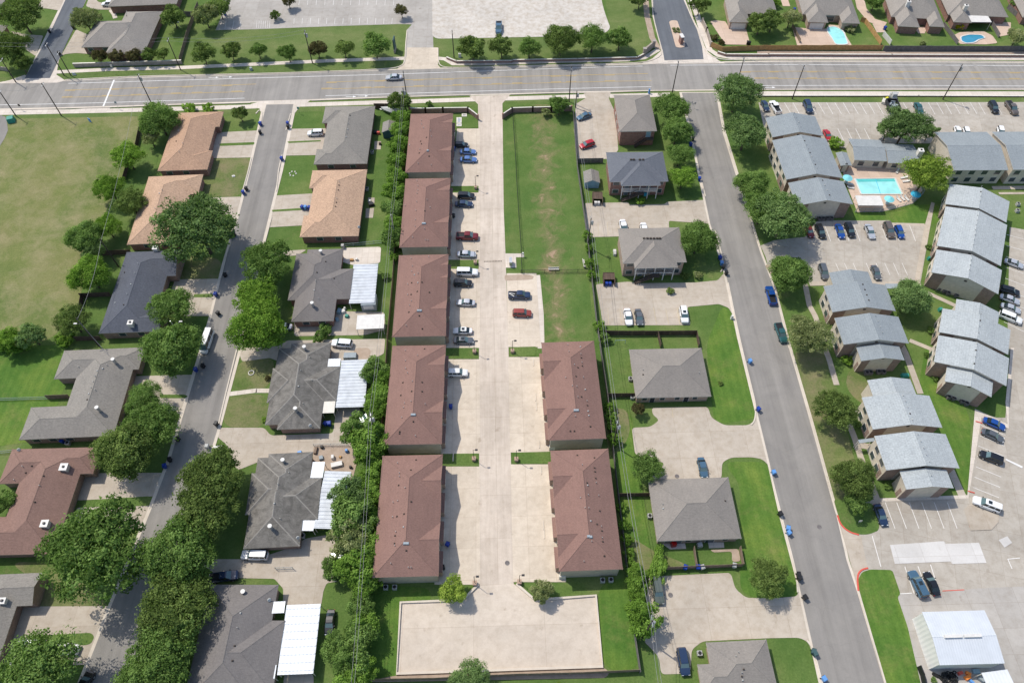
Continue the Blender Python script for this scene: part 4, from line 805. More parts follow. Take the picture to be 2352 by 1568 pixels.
cover('patio_cover', 'cream patio cover on posts beside the dark blue backyard pool', P('30', (1813, 138), (2020, 140), (2050, 203), (1853, 206)), h=2.8, mat='trim', group='houses beyond the brick screen wall at top right')
b = Bld('patio_room', 'white enclosed patio room with windows under the corrugated cover', 'patio room', P('11', (965, 1190), (1100, 1190), (1098, 1238), (968, 1240)), 2.4)
x0, x1, y0, y1, _ = b.rect(P('11', (968, 1140), (1105, 1140), (1100, 1236), (968, 1238)), h=2.2); mb = MB(); mb.box(x0, x1, y0, y1, 0, 2.4); mb.build('wall', M['greywall'], b.root); mb = MB(); mb.box(x0+.5, x1-.6, y0-.05, y0+.02, .8, 2.1); mb.build('window', M['lampw'], b.root)
# ---- central townhouses
GT = 'mauve roofed two storey townhouse rows'
def townhouse(label, quad, east, gab, vt, bx, group=GT):
    h = 5.2; b = Bld('townhouse_row', label, 'townhouse', quad, h, group, ang=None); x0, x1, y0, y1, _ = b.rect(quad)
    rs = [[x0, x1, y0, y1, '']]
    hw = 2.0
    for px in gab:
        p = b.loc(at(px[0], px[1], h+hw*.42)); yc = min(max(p.y, y0+hw+.3), y1-hw-.3)
        rs.append([x1-3.2, x1, yc-hw, yc+hw, 'e'] if east else [x0, x0+3.2, yc-hw, yc+hw, 'w'])
    r = b.roof(None, .42, 'r_mauve', 'siding', rects=rs, ov=.45, gov=.3, fascia='fascia')
    b.vents(vt); b.vents(bx, kind='box')
    side = 'e' if east else 'w'; sg = 1 if east else -1; xe = x1-.45 if east else x0+.45
    # brick garage front, projecting a little, with garage doors, entries and upper windows
    L = y1-y0-.9; nb = 4
    for k in range(nb):
        yc = y0+.45+L*(k+.5)/nb; wdt = L/nb*.62
        m = MB(); a_, b_ = sorted((xe-.2*sg, xe+.75*sg)); m.box(a_, b_, yc-wdt/2, yc+wdt/2, 0, 2.75); bay = m.build('garage_bay', M['brick_t'], b.root)
        m = MB(); a_, b_ = sorted((xe-.2*sg, xe+.95*sg)); m.hexa([(a_, yc-wdt/2-.2, 2.76), (b_, yc-wdt/2-.2, 2.76), (b_, yc+wdt/2+.2, 2.76), (a_, yc+wdt/2+.2, 2.76)], [(a_, yc-wdt/2-.2, 3.1 if east else 2.85), (b_, yc-wdt/2-.2, 2.85 if east else 3.1), (b_, yc+wdt/2+.2, 2.85 if east else 3.1), (a_, yc+wdt/2+.2, 3.1 if east else 2.85)]); m.build('porch_roof', M['r_mauve'], bay)
        m = MB(); a_, b_ = sorted((xe+.74*sg, xe+.8*sg)); m.box(a_, b_, yc-wdt/2+.5, yc+wdt/2-.5, .05, 2.2); m.build('garage_door', M['cream'], bay)
        for dy in (-wdt*.25, wdt*.25):
            m = MB(); a_, b_ = sorted((xe, xe+.07*sg)); m.box(a_, b_, yc+dy-.6, yc+dy+.6, 3.5, 4.7); fr_ = m.build('window', M['trim'], b.root)
            m = MB(); a_, b_ = sorted((xe+.02*sg, xe+.1*sg)); m.box(a_, b_, yc+dy-.5, yc+dy+.5, 3.58, 4.62); m.build('pane', M['glass'], fr_)
        m = MB(); a_, b_ = sorted((xe, xe+.06*sg)); m.box(a_, b_, yc+wdt/2+.35, yc+wdt/2+1.25, .05, 2.15); m.build('door', M['door'], b.root)
    return b
townhouse('mauve roofed townhouse row nearest the avenue, top of the left column', P('10', (1417, 1046), (1810, 1043))+P('11', (1788, 13), (1376, 15)), True, P('10', (1812, 1108), (1812, 1186), (1805, 1364), (1805, 1446)), P('10', (1520, 1110), (1522, 1145), (1540, 1180), (1567, 1265), (1512, 1300), (1520, 1325), (1505, 1375), (1500, 1408), (1590, 1435), (1490, 1505), (1605, 1205), (1612, 1258), (1412, 1335), (1610, 1520)), P('10', (1578, 1385),))
townhouse('mauve townhouse row second from the avenue in the left column', P('11', (1372, 73), (1786, 70), (1765, 698), (1319, 705)), True, P('11', (1790, 152), (1788, 246), (1780, 446), (1778, 550)), P('11', (1480, 97), (1620, 88), (1488, 145), (1487, 185), (1480, 212), (1478, 290), (1470, 370), (1465, 455), (1462, 515), (1550, 370), (1548, 535), (1440, 615), (1572, 272), (1600, 342), (1370, 325), (1350, 558), (1558, 640), (1580, 642)), P('11', (1535, 485), (1550, 485)))
townhouse('mauve townhouse row in the middle of the left column beside the white wagon', P('11', (1310, 776), (1768, 769), (1745, 1518), (1254, 1526)), True, P('11', (1770, 866), (1768, 984), (1760, 1226), (1755, 1346)), P('11', (1425, 810), (1588, 795), (1438, 880), (1432, 930), (1455, 958), (1490, 945), (1430, 1030), (1395, 1045), (1487, 1030), (1482, 1110), (1425, 1138), (1395, 1142), (1428, 1200), (1412, 1240), (1405, 1300), (1500, 1332), (1380, 1425), (1525, 1025), (1592, 1118), (1527, 1452)), P('11', (1490, 1285), (1512, 1285)))
townhouse('mauve townhouse row fourth down the left column beside the white wagon at its garage', P('12', (1250, 38), (1745, 35), (1706, 941), (1173, 948)), True, P('12', (1745, 165), (1742, 301), (1735, 592), (1730, 741)), P('12', (1372, 85), (1548, 70), (1375, 180), (1375, 250), (1392, 292), (1485, 130), (1350, 378), (1437, 368), (1330, 495), (1430, 458), (1365, 570), (1355, 610), (1425, 552), (1340, 700), (1445, 735), (1318, 845), (1320, 828), (1465, 868), (1525, 375), (1525, 460), (1555, 577)), P('12', (1435, 672), (1455, 672)))
townhouse('mauve townhouse row at the foot of the left column above the court', P('12', (1160, 1046), (1713, 1041))+P('13', (1680, 585), (1072, 598)), True, P('12', (1716, 1206), (1712, 1371))+P('13', (1705, 172), (1700, 349)), P('12', (1300, 1118), (1470, 1088), (1422, 1180), (1318, 1210), (1318, 1240), (1310, 1320), (1370, 1345), (1302, 1465), (1260, 1478), (1425, 1470))+P('13', (1255, 45), (1295, 38), (1360, 15), (1355, 135), (1285, 180), (1278, 215), (1272, 285), (1275, 305), (1380, 350), (1240, 470), (1400, 506), (1425, 506)), P('13', (1367, 285), (1392, 285)))
townhouse('mauve townhouse row, upper of the two in the right column', P('22', (265, 5), (748, 1), (871, 890), (341, 908)), False, P('22', (270, 134), (277, 270), (300, 564), (313, 710)), P('22', (512, 35), (628, 50), (522, 95), (632, 118), (636, 150), (642, 195), (645, 225), (573, 215), (605, 240), (587, 320), (655, 332), (493, 335), (595, 415), (553, 410), (672, 442), (605, 512), (638, 508), (688, 548), (692, 587), (698, 640), (705, 680), (580, 688), (720, 780), (535, 822), (572, 822)), P('22', (580, 632), (602, 632)))
townhouse('mauve townhouse row, lower of the two in the right column beside the court', P('22', (345, 996), (883, 990))+P('23', (1020, 523), (440, 541)), False, P('22', (350, 1172), (358, 1336))+P('23', (380, 129), (395, 311)), P('22', (600, 1045), (757, 1068), (645, 1135), (758, 1160), (762, 1195), (768, 1255), (772, 1298), (690, 1298), (695, 1320), (700, 1410), (795, 1415), (628, 1437), (705, 1530), (670, 1528), (805, 1555))+P('23', (723, 80), (780, 108), (820, 130), (825, 170), (828, 235), (833, 268), (732, 268), (848, 400), (660, 450)), P('23', (705, 220), (725, 225)))
# ---- duplexes
GD = 'duplexes between the fence and the east street'
b = Bld('brick_duplex', 'two storey red brick duplex with a grey hip roof nearest the avenue', 'duplex', P('20', (935, 875), (1262, 872), (1335, 1205), (990, 1208)), 5.3, GD)
b.roof([(P('20', (935, 875), (1262, 872), (1335, 1205), (990, 1208)), '')], .4, 'r_tan', 'brick', fascia='cream')
b.opening('s', 0, .82, 1.2, 2.9, 4.7, 'door', None, 'trim', 'bluewall')
x0, x1, y0, y1 = b.last.wr[0]
def stairs(b, x0, y, z1, run, w=1.1, sgn=1, ybase=None):
    mb = MB(); n = 12
    for k in range(n): mb.box(*(sorted((x0+sgn*run*k/n, x0+sgn*run*(k+1)/n))), y-w, y, z1*(k+1)/n-.08, z1*(k+1)/n)
    for yy in (y, y-w): mb.tube((x0, yy, .9), (x0+sgn*run, yy, z1+.9), .05, n=5); mb.hexa([(x0, yy-.04, 0), (x0+sgn*run, yy-.04, z1-.3), (x0+sgn*run, yy+.04, z1-.3), (x0, yy+.04, 0)], [(x0, yy-.04, .25), (x0+sgn*run, yy-.04, z1), (x0+sgn*run, yy+.04, z1), (x0, yy+.04, .25)])
    mb.build('staircase', M['polewood'], b.root)
stairs(b, x0+(x1-x0)*.45, y0-.1, 2.8, (x1-x0)*.32)
mb = MB(); mb.box(x0+(x1-x0)*.77, x1-.2, y0-1.3, y0-.02, 2.7, 2.85); mb.build('landing', M['polewood'], b.root)
for u in (.25, .5, .75):
    for z in (.9, 3.6): b.opening('w', 0, u, 1.2, z, z+1.3)
def porchdup(label, quad, wing, mat, wallm, vts=()):
    b = Bld('brick_duplex', label, 'duplex', quad, 5.3, GD)
    b.roof([(quad, ''), (wing, '')], .42, mat, wallm, fascia='cream' if mat != 'r_navy' else 'trim')
    r = b.last; x0, x1, y0, y1 = r.wr[0]; a0, a1, c0, c1 = r.wr[1]
    # the porch stands under the wing: cut the wall back by making the wing open, with posts, deck and rails
    for o in [c for c in b.root.children if c.name.startswith('wall')]: bpy.data.objects.remove(o)
    r2 = Roof([r.rects[0]], r.h, r.s); mb = r2.walls(.45, .25); mb.build('wall', M[wallm], b.root); r.wr = r2.wr+[(a0, a1, c0, c1)]
    mb = MB(); mb.box(a0, a1, c0+.1, y0-.02, 2.55, 2.75); dk = mb.build('balcony_deck', M['trim'], b.root)
    for k in range(5):
        xx = a0+.1+(a1-a0-.2)*k/4; mb = MB(); mb.box(xx-.1, xx+.1, c0+.05, c0+.25, 0, 2.55); mb.box(xx-.09, xx+.09, c0+.06, c0+.24, 2.75, 5.2); mb.build('post', M['trim'], b.root)
    mb = MB(); mb.box(a0+.1, a1-.1, c0+.12, c0+.18, 3.6, 3.68)
    for k in range(int((a1-a0)/.16)): xx = a0+.15+k*.16; mb.box(xx, xx+.04, c0+.13, c0+.17, 2.76, 3.6)
    mb.build('railing', M['trim' if mat == 'r_navy' else 'polewood'], b.root)
    stairs(b, a0+.1, c0-.05, 2.65, (a1-a0)*.45)
    xm = a0+(a1-a0)*.5; mb = MB(); mb.box(a0+(a1-a0)*.45, a0+(a1-a0)*.62, c0-1.2, c0, 2.55, 2.68); mb.build('landing', M['polewood'], b.root)
    W0 = x1-x0
    for z in (.9, 3.7):
        for u in (.1, .9): b.opening('s', 0, u, 1.5, z, z+1.25)
        for u in (.38, .62): b.opening('s', 0, u, 1.3, z, z+1.3)
        for u in (.3, .7): b.opening('s', 0, u, 1.0, z-.8 if z < 2 else 2.8, z+1.2 if z < 2 else 4.9, 'door', None, 'trim', 'door')
    b.vents(vts, kind='slot'); return b
porchdup('slate roofed brick duplex with a white railed balcony and teal chairs', P('20', (862, 1400), (1385, 1395))+P('21', (1437, 98), (900, 101)), P('21', (960, -150), (1335, -150), (1346, 135), (1005, 138)), 'r_navy', 'brick', P('20', (1095, 1467), (1120, 1467), (1175, 1467), (1205, 1467)))
porchdup('taupe roofed two storey duplex with a dark staircase behind two white cars', P('21', (968, 531), (1535, 523), (1606, 840), (1025, 850)), P('21', (1090, 640), (1485, 640), (1513, 890), (1125, 895)), 'r_tan', 'brick_t', P('21', (1215, 622), (1245, 622), (1275, 622), (1305, 622), (1335, 622), (1360, 622)))
b = house('brick_duplex', 'low taupe hip roofed duplex with six small front windows and two doors', [(P('22', (1078, 73), (1735, 60), (1836, 505), (1135, 516)), '')], mat='r_tan', wall='brick_t', slope=.42, cat='duplex', group=GD, fascia='cream', vts=P('22', (1203, 262), (1205, 305), (1717, 290)))
for u in (.11, .36, .57, .82): b.opening('s', 0, u, 1.0, 1.0, 2.1)
for u in (.22, .70): b.opening('s', 0, u, 1.0, .05, 2.1, 'door', None, 'trim', 'dark_in')
b = house('brick_duplex', 'low taupe hip roofed duplex with fenced patios and a pink umbrella behind it', [(P('22', (1250, 1268), (1985, 1247))+P('23', (2112, 240), (1332, 265)), '')], mat='r_tan', wall='brick_t', slope=.42, cat='duplex', group=GD, fascia='cream', vts=P('22', (1385, 1495), (1388, 1533), (1958, 1463)))
for u in (.12, .38, .58, .85): b.opening('s', 0, u, 1.0, 1.0, 2.1)
for u in (.25, .66): b.opening('s', 0, u, 1.6, .05, 2.1, 'door', None, 'trim', 'glass')
b = house('brick_duplex', 'low taupe hip roofed duplex cut by the bottom edge beside the blue car', [(P('23', (1770, 1192), (2335, 1170), (2450, 1640), (1880, 1640)), ''), (P('23', (1705, 1390), (2100, 1382), (2150, 1640), (1745, 1640)), '')], mat='r_tan', wall='brick_t', slope=.42, cat='duplex', group=GD, fascia='cream', vts=P('23', (2078, 1285), (2053, 1320), (2128, 1440), (2108, 1470), (2112, 1505), (2118, 1540)))
# ---- sheds
def shed(label, quad, h, mat, wall, slope=.45, door='bluewall', gab='ns', name='garden_shed', cat='shed'):
    b = Bld(name, label, cat, quad, h); b.roof([(quad, gab)], slope, mat, wall, ov=.2, gov=.15, fascia='trim')
    mb = MB(); x0, x1, y0, y1 = b.last.wr[0]; xm = (x0+x1)/2
    mb.box(xm-.75, xm+.75, y0-.05, y0+.02, .1, 1.95); mb.build('door', M[door], b.root)
    return b
shed('dark shed with a grey barn style roof behind the grey house', P('10', (1162, 1122), (1285, 1126), (1281, 1218), (1160, 1215)), 2.3, 'r_grey', 'dteal', door='dteal')
shed('pale blue garden shed with a grey gable roof beside the slate roofed duplex', P('21', (655, 8), (800, 5), (806, 108), (665, 116)), 2.1, 'r_grey', 'bluewall')
for k, (lab, q) in enumerate((('dark wooden bin enclosure with two white lidded bins beside the slate roofed duplex', P('21', (740, 195), (835, 195), (830, 265), (742, 268))), ('dark wooden bin enclosure beside the fence left of the taupe two storey duplex', P('21', (838, 936), (942, 936), (945, 1005), (842, 1008))))):
    b = Bld('bin_enclosure', lab, 'bin enclosure', q, 1.5); x0, x1, y0, y1, _ = b.rect(q); mb = MB()
    for a in ((x0, x1, y1-.1, y1), (x0, x0+.1, y0-.8, y1-.1), (x1-.1, x1, y0-.8, y1-.1)): mb.box(*a, 0, 1.6)
    mb.box(x0+.1, x1-.1, y0+.3, y1-.1, 1.45, 1.5); mb.build('panel', M['woodd'], b.root)
    for xx in (x0+.8, x0+1.6): mb = MB(); mb.box(xx-.3, xx+.3, y0-.6, y0, 0, 1.0, top=-.04); mb.build('bin', M['trim' if k == 0 else 'bin_blue'], b.root)
# ---- apartments
GA = 'two storey apartment blocks right of the east street'
def apt_windows(b, r, sides='w', n=3, zs=(.9, 3.6)):
    for sd_ in sides:
        for k in range(n):
            for z in zs: b.opening(sd_, 0, (k+.5)/n, 1.6 if sd_ in 'we' else 1.5, z, z+1.3, 'window', r)
def apartment(label, secs, mat, vts=(), ridge='n', hh=5.2, wn='w', nw=2, slope=.23, cat='apartment block', name='apartment_block', endmat='siding2', vline=None):
    b = Bld(name, label, cat, secs[0][0], hh, GA)
    if len(secs) > 1:                                    # common direction from the largest section
        pass
    big = max(secs, key=lambda q: abs(q[0][1][0]-q[0][3][0])+abs(q[0][3][1]-q[0][0][1]))
    t = Bld('frame', '', '', big[0], hh); b.ang = t.ang; bpy.data.objects.remove(t.root); b.root.rotation_euler[2] = b.ang; b.ca, b.sa = math.cos(b.ang), math.sin(b.ang)
    b.rs = []
    for k, (q, dh) in enumerate(secs):
        rc = b.rect(q, h=hh+dh); rc[4] = 'ns' if ridge == 'n' else 'we'
        r = b.roof(None, slope, mat, endmat, h=hh+dh, rects=[rc], ov=.5, gov=.35, fascia='siding2'); b.rs.append(r)
        x0, x1, y0, y1 = r.wr[0]
        if ridge == 'n':
            L = y1-y0
            for u in ([] if L < 6 else [.3, .7] if L < 9 else [.17, .4, .63, .87]):
                for z in (.8, 3.4): b.opening('w', 0, u, 1.5, z, z+1.4, 'window', r)
            for (xa, xb) in ((x0, x0+(x1-x0)*.2), (x1-(x1-x0)*.2, x1)):   # brick corners of the end wall
                za = r.z(xa, y0)-.2; zb = r.z(xb, y0)-.2; mb = MB()
                mb.hexa([(xa-(.02 if xa == x0 else 0), y0-.06, 0), (xb+(.02 if xb == x1 else 0), y0-.06, 0), (xb, y0+.02, 0), (xa, y0+.02, 0)], [(xa-(.02 if xa == x0 else 0), y0-.06, za), (xb+(.02 if xb == x1 else 0), y0-.06, zb), (xb, y0+.02, zb), (xa, y0+.02, za)])
                mb.build('brick_panel', M['brick_b'], b.root)
            mb = MB(); mb.box(x0-.05, x0+.02, y0+.3, y0+(y1-y0)*.35, 0, 2.6); mb.build('brick_panel', M['brick_b'], b.root)
            mb = MB(); mb.box((x0+x1)/2-.3, (x0+x1)/2+.3, y0-.08, y0, hh+dh+.2, hh+dh+.6); mb.build('gable_vent', M['polewood'], b.root)
        else:
            L = x1-x0
            for u in [(i+.5)/max(2, int(L/3.2)) for i in range(max(2, int(L/3.2)))]:
                for z in ((.8, 3.3) if hh > 4 else (.8,)): b.opening('s', 0, u, 1.5, z, z+1.4, 'window', r)
    for k, px in vts: b.vents(px, b.rs[k])
    return b
apartment('blue grey apartment block of three stepped gables beside the oak lined street, nearest the avenue', [(P('30', (-20, 1075), (435, 1080), (515, 1256), (30, 1256)), 0), (P('30', (40, 1292), (530, 1275))+P('31', (692, 70), (165, 79)), .3), (P('31', (185, 115), (682, 95), (792, 311), (262, 319)), 0)], 'r_apt',
          [(0, line(P('30', (240, 1040))[0], P('30', (300, 1170))[0], 4)), (1, line(P('30', (320, 1260))[0], P('30', (450, 1550))[0], 9)), (2, line(P('31', (500, 90))[0], P('31', (565, 225))[0], 4))])
b = apartment('low clubhouse with blue grey roof and cream chimney north of the apartment pool', [(P('30', (735, 1280), (990, 1280), (1130, 1477), (800, 1477)), 0), (P('30', (1030, 1310), (1345, 1340), (1385, 1500), (1118, 1505)), -.3)], 'r_apt', ridge='e', hh=3.0, cat='clubhouse', name='clubhouse')
b.chimney(P('30', (1385, 1420))[0], w=1.3, h=2.0, r=b.rs[1])
apartment('small blue grey roofed store building left of the clubhouse', [(P('30', (622, 1402), (725, 1405), (772, 1522), (668, 1525)), 0)], 'r_apt', hh=2.6, slope=.25, cat='outbuilding', name='pump_house')
apartment('blue grey apartment block with its ridge along the avenue, right of the yellow green tree', [(P('30', (1545, 1212), (1990, 1215), (2230, 1562), (1690, 1566)), 0), (P('30', (2050, 1217), (2500, 1205), (2720, 1555), (2262, 1562)), .25)], 'r_apt', ridge='e')
apartment('pale grey apartment block of three long stepped gables facing the middle car park', [(P('31', (1665, 112), (2215, 292), (2192, 492), (1635, 292)), 0), (P('31', (1625, 322), (2190, 502), (2146, 882), (1560, 687)), .3), (P('31', (1545, 720), (2145, 916), (2120, 1137), (1505, 932)), 0)], 'r_apt2',
          [(0, line(P('31', (1960, 150))[0], P('31', (1945, 285))[0], 4)), (1, line(P('31', (1930, 370))[0], P('31', (1885, 680))[0], 8)), (2, line(P('31', (1870, 780))[0], P('31', (1848, 915))[0], 4))])
apartment('pale grey apartment block with a stepped front gable beside the right hand car park', [(P('31', (1735, 1175), (2125, 1305), (2110, 1420), (1715, 1290)), .002), (P('31', (1605, 1256), (2230, 1470))+P('32', (2205, 125))+P('31', (1572, 1477)), 0), (P('31', (1560, 1512), (2220, 1720))+P('32', (2186, 412), (1532, 183)), .3), (P('32', (1640, 225), (2066, 375), (2055, 516), (1630, 361)), 0)], 'r_apt2',
          [(1, line(P('31', (1955, 1320))[0], P('31', (1935, 1490))[0], 4)), (2, line(P('32', (1918, 20))[0], P('32', (1895, 205))[0], 4))])
apartment('blue grey apartment block of four stepped gables between the middle car park and the street', [(P('31', (565, 931), (922, 935), (962, 1045), (590, 1052)), .002), (P('31', (510, 1066), (1078, 1045), (1172, 1286), (595, 1301)), 0), (P('31', (610, 1352), (1200, 1342))+P('32', (1292, 15), (695, 31)), .3), (P('32', (805, 50), (1205, 42), (1254, 170), (862, 181)), -.3)], 'r_apt',
          [(1, line(P('31', (870, 1045))[0], P('31', (925, 1190))[0], 4)), (2, line(P('31', (985, 1335))[0], P('31', (1050, 1490))[0], 4))])
apartment('pale grey apartment block of four stepped gables nearest the white shop', [(P('32', (918, 356), (1305, 345), (1365, 492), (960, 502)), .002), (P('32', (862, 516), (1480, 496), (1602, 786), (965, 811)), 0), (P('32', (980, 871), (1635, 846), (1753, 1160), (1085, 1185)), .3), (P('32', (1213, 1192), (1638, 1176), (1706, 1342), (1268, 1361)), 0)], 'r_apt2',
          [(1, line(P('32', (1240, 495))[0], P('32', (1325, 720))[0], 5)), (2, line(P('32', (1375, 855))[0], P('32', (1480, 1105))[0], 5)), (3, P('32', (1497, 1232)))])
b = Bld('metal_shop', 'white ribbed metal workshop with two ridge vents at bottom right', 'workshop', P('33', (1425, 918), (1985, 893), (2177, 1382), (1570, 1406)), 4.4)
b.roof([(P('33', (1425, 918), (1985, 893), (2177, 1382), (1570, 1406)), 'we')], .14, 'metalg', 'shopwall', ov=.15, gov=.1, fascia='trim')
x0, x1, y0, y1 = b.last.wr[0]; zr = b.last.z((x0+x1)/2, (y0+y1)/2); ym = (y0+y1)/2
for xx in (x0+(x1-x0)*.31, x0+(x1-x0)*.62): mb = MB(); mb.box(xx-1.55, xx+1.55, ym-.3, ym+.3, zr-.2, zr+.4, top=.05); mb.build('vent', M['trim'], b.ro)
cover('storage_canopy', 'plain white flat canopy over the junk yard below the metal workshop', P('33', (1945, 1460), (2190, 1456), (2300, 1620), (2040, 1622)), h=3.2, mat='metalw', cat='canopy')
cover('shade_canopy', 'pale louvred shade canopy on posts beside the apartment pool', P('31', (800, 230), (1035, 228), (1058, 318), (832, 320)), h=2.6, mat='trim', cat='shade canopy')
cover('porch_roof', 'small grey green flat roof between the stepped gables beside the round oak', P('31', (1080, 1035), (1220, 1040), (1240, 1078), (1090, 1085)), h=3.0, mat='greywall', cat='walkway roof')
cover('porch_roof', 'grey green flat walkway roof left of the pale four gabled apartment block', P('32', (830, 905), (975, 880), (982, 912), (840, 935)), h=3.0, mat='greywall', cat='walkway roof')
# ================================================================== TREES
def crown_mesh(name, seed, nclump, nleaf, leaf, flat=0.75, spread=1.0, lobes=0):
    rg = np.random.RandomState(seed); C_, Rr, T_ = [], [], []
    lob = [(0, 0, 0, 1.0)] if not lobes else [(math.cos(a)*.42, math.sin(a)*.42, rg.uniform(-.12, .15), rg.uniform(.52, .66)) for a in rg.uniform(0, 6.28, 1)+np.arange(lobes)*6.283/lobes]+[(0, 0, .12, .62)]
    while len(C_) < nclump:
        l = lob[rg.randint(len(lob))]; v = rg.normal(size=3); v /= np.linalg.norm(v)
        if v[2] < -0.35: continue
        rad = (0.62+0.38*rg.rand()**.4)*(0.86+.14*math.sin(3*math.atan2(v[1], v[0])+seed))
        p = np.array([v[0]*rad*spread, v[1]*rad*spread, v[2]*rad*flat])*l[3]+np.array(l[:3])
        C_.append(p); Rr.append(rg.choice([.1, .15, .2, .26])*rg.uniform(.85, 1.15) if nclump > 100 else rg.uniform(.14, .32)); T_.append(rg.rand())
    C_ = np.array(C_); Rr = np.array(Rr); T_ = np.array(T_)
    k = rg.randint(nclump, size=nleaf); v = rg.normal(size=(nleaf, 3)); v[:, 2] = v[:, 2]*.8+.35; v /= np.linalg.norm(v, axis=1)[:, None]
    rr = Rr[k]*(0.55+.5*rg.rand(nleaf)); pos = C_[k]+v*rr[:, None]*np.array([1, 1, .72])
    core = rg.rand(nleaf) < .12; cv = rg.normal(size=(nleaf, 3)); cv /= np.linalg.norm(cv, axis=1)[:, None]; cv *= (rg.rand(nleaf)**.4)[:, None]*.72; cv[:, 2] *= flat
    pos[core] = cv[core]
    stray = rg.rand(nleaf) < .06; pos[stray] += rg.normal(size=(stray.sum(), 3))*.05
    n = v+rg.normal(size=(nleaf, 3))*.55+np.array([0, 0, .35]); n /= np.linalg.norm(n, axis=1)[:, None]
    a = np.cross(n, rg.normal(size=(nleaf, 3))); a /= np.linalg.norm(a, axis=1)[:, None]; b = np.cross(n, a)
    pos /= np.percentile(np.hypot(pos[:, 0], pos[:, 1]), 96.5)
    s = leaf*rg.uniform(.5, 1.5, nleaf)[:, None]; q = np.stack([pos-a*s, pos-b*s*.55, pos+a*s, pos+b*s*.55], 1).reshape(-1, 3)
    me = bpy.data.meshes.new(name); me.vertices.add(nleaf*4); me.vertices.foreach_set('co', q.ravel())
    me.loops.add(nleaf*4); me.loops.foreach_set('vertex_index', np.arange(nleaf*4)); me.polygons.add(nleaf); me.polygons.foreach_set('loop_start', np.arange(nleaf)*4)
    at_ = me.attributes.new('tint', 'FLOAT', 'FACE'); at_.data.foreach_set('value', np.clip(T_[k]*.75+rg.rand(nleaf)*.35-.05, 0, 1)); me.update(); me.validate()
    me.materials.append(F_['oak']); return me
CR = dict(big=[crown_mesh('broad_crown', 11+i, 230, 24000, .031, lobes=(0, 4, 5)[i]) for i in range(3)],
          med=[crown_mesh('small_crown', 31+i, 60, 6500, .055, flat=.85, lobes=(0, 3)[i % 2]) for i in range(3)],
          bush=[crown_mesh('bush_crown', 51+i, 30, 2800, .08, flat=.85) for i in range(3)])
def trunk_mesh(seed, nb):
    rg = random.Random(seed); mb = MB(); mb.tube((0, 0, 0), (rg.uniform(-.03, .03), 0, .42), .05, .036, 8)
    for k in range(nb):
        a = 6.283*k/nb+rg.random(); e = Vector((math.cos(a)*.5, math.sin(a)*.5, rg.uniform(.75, 1.1))); m_ = Vector((math.cos(a)*.2, math.sin(a)*.2, .62))
        mb.tube((0, 0, .38), m_, .028, .02, 6); mb.tube(m_, e, .02, .007, 5)
        e2 = m_+Vector((math.cos(a+.9)*.3, math.sin(a+.9)*.3, .35)); mb.tube(m_, e2, .014, .005, 5)
    me_o = mb.build('trunk', M['bark']); me = me_o.data; bpy.data.objects.remove(me_o); return me
TR = [trunk_mesh(i, 4+i) for i in range(3)]
tcount = 0
def tree(cx, cy, w, kind, label, size=None, cat='tree', group=None, hf=.88, name=None, sx=1.0):
    """cx, cy, w: crown centre and width as surveyed; hf: crown centre height in crown radii"""
    global tcount; tcount += 1
    size = size or ('big' if w > 62 else 'med' if w > 28 else 'bush')
    r = w/2*0.082; bush = size == 'bush' or hf < .7
    for _ in range(3):
        hc = hf*r+(0 if bush else .9); a, b = at(cx-w/2, cy, hc), at(cx+w/2, cy, hc); r = (b-a).length/2
    p = at(cx, cy, hc)
    nm = name or {'tree': {'oak': 'oak_tree', 'mid': 'shade_tree', 'bright': 'leafy_tree', 'redd': 'flowering_tree', 'lime': 'yellow_green_tree', 'blue': 'grey_green_tree', 'olive': 'olive_green_tree'}.get(kind, 'tree'), 'shrub': 'shrub', 'hedge': 'hedge_shrub', 'fence vine': 'vine_shrub'}[cat]
    t = empty(nm, (p.x, p.y, 0), R.uniform(0, 6.28)); tag(t, label, cat, group)
    me = CR[size][tcount % 3]; c = bpy.data.objects.new('crown', me); link(c); c.parent = t; c.location = (0, 0, hc); kk = 1.04 if w < 90 else .98; c.scale = (r*sx*kk, r/sx*kk, kk*r*(.95 if hf > .7 else min(1, hf+.25)))
    c.material_slots[0].link = 'OBJECT'; c.material_slots[0].material = F_[kind]
    k = bpy.data.objects.new('trunk' if cat == 'tree' else 'stem', TR[tcount % 3]); link(k); k.parent = t; s_ = hc*1.0; k.scale = (s_ if cat == 'tree' else r*.8, s_ if cat == 'tree' else r*.8, s_)
    return t
GO = 'trees beyond the avenue'; GN = 'young trees in the grass strip along the far side of the avenue'; GM = 'reddish flowering trees along the stone wall'
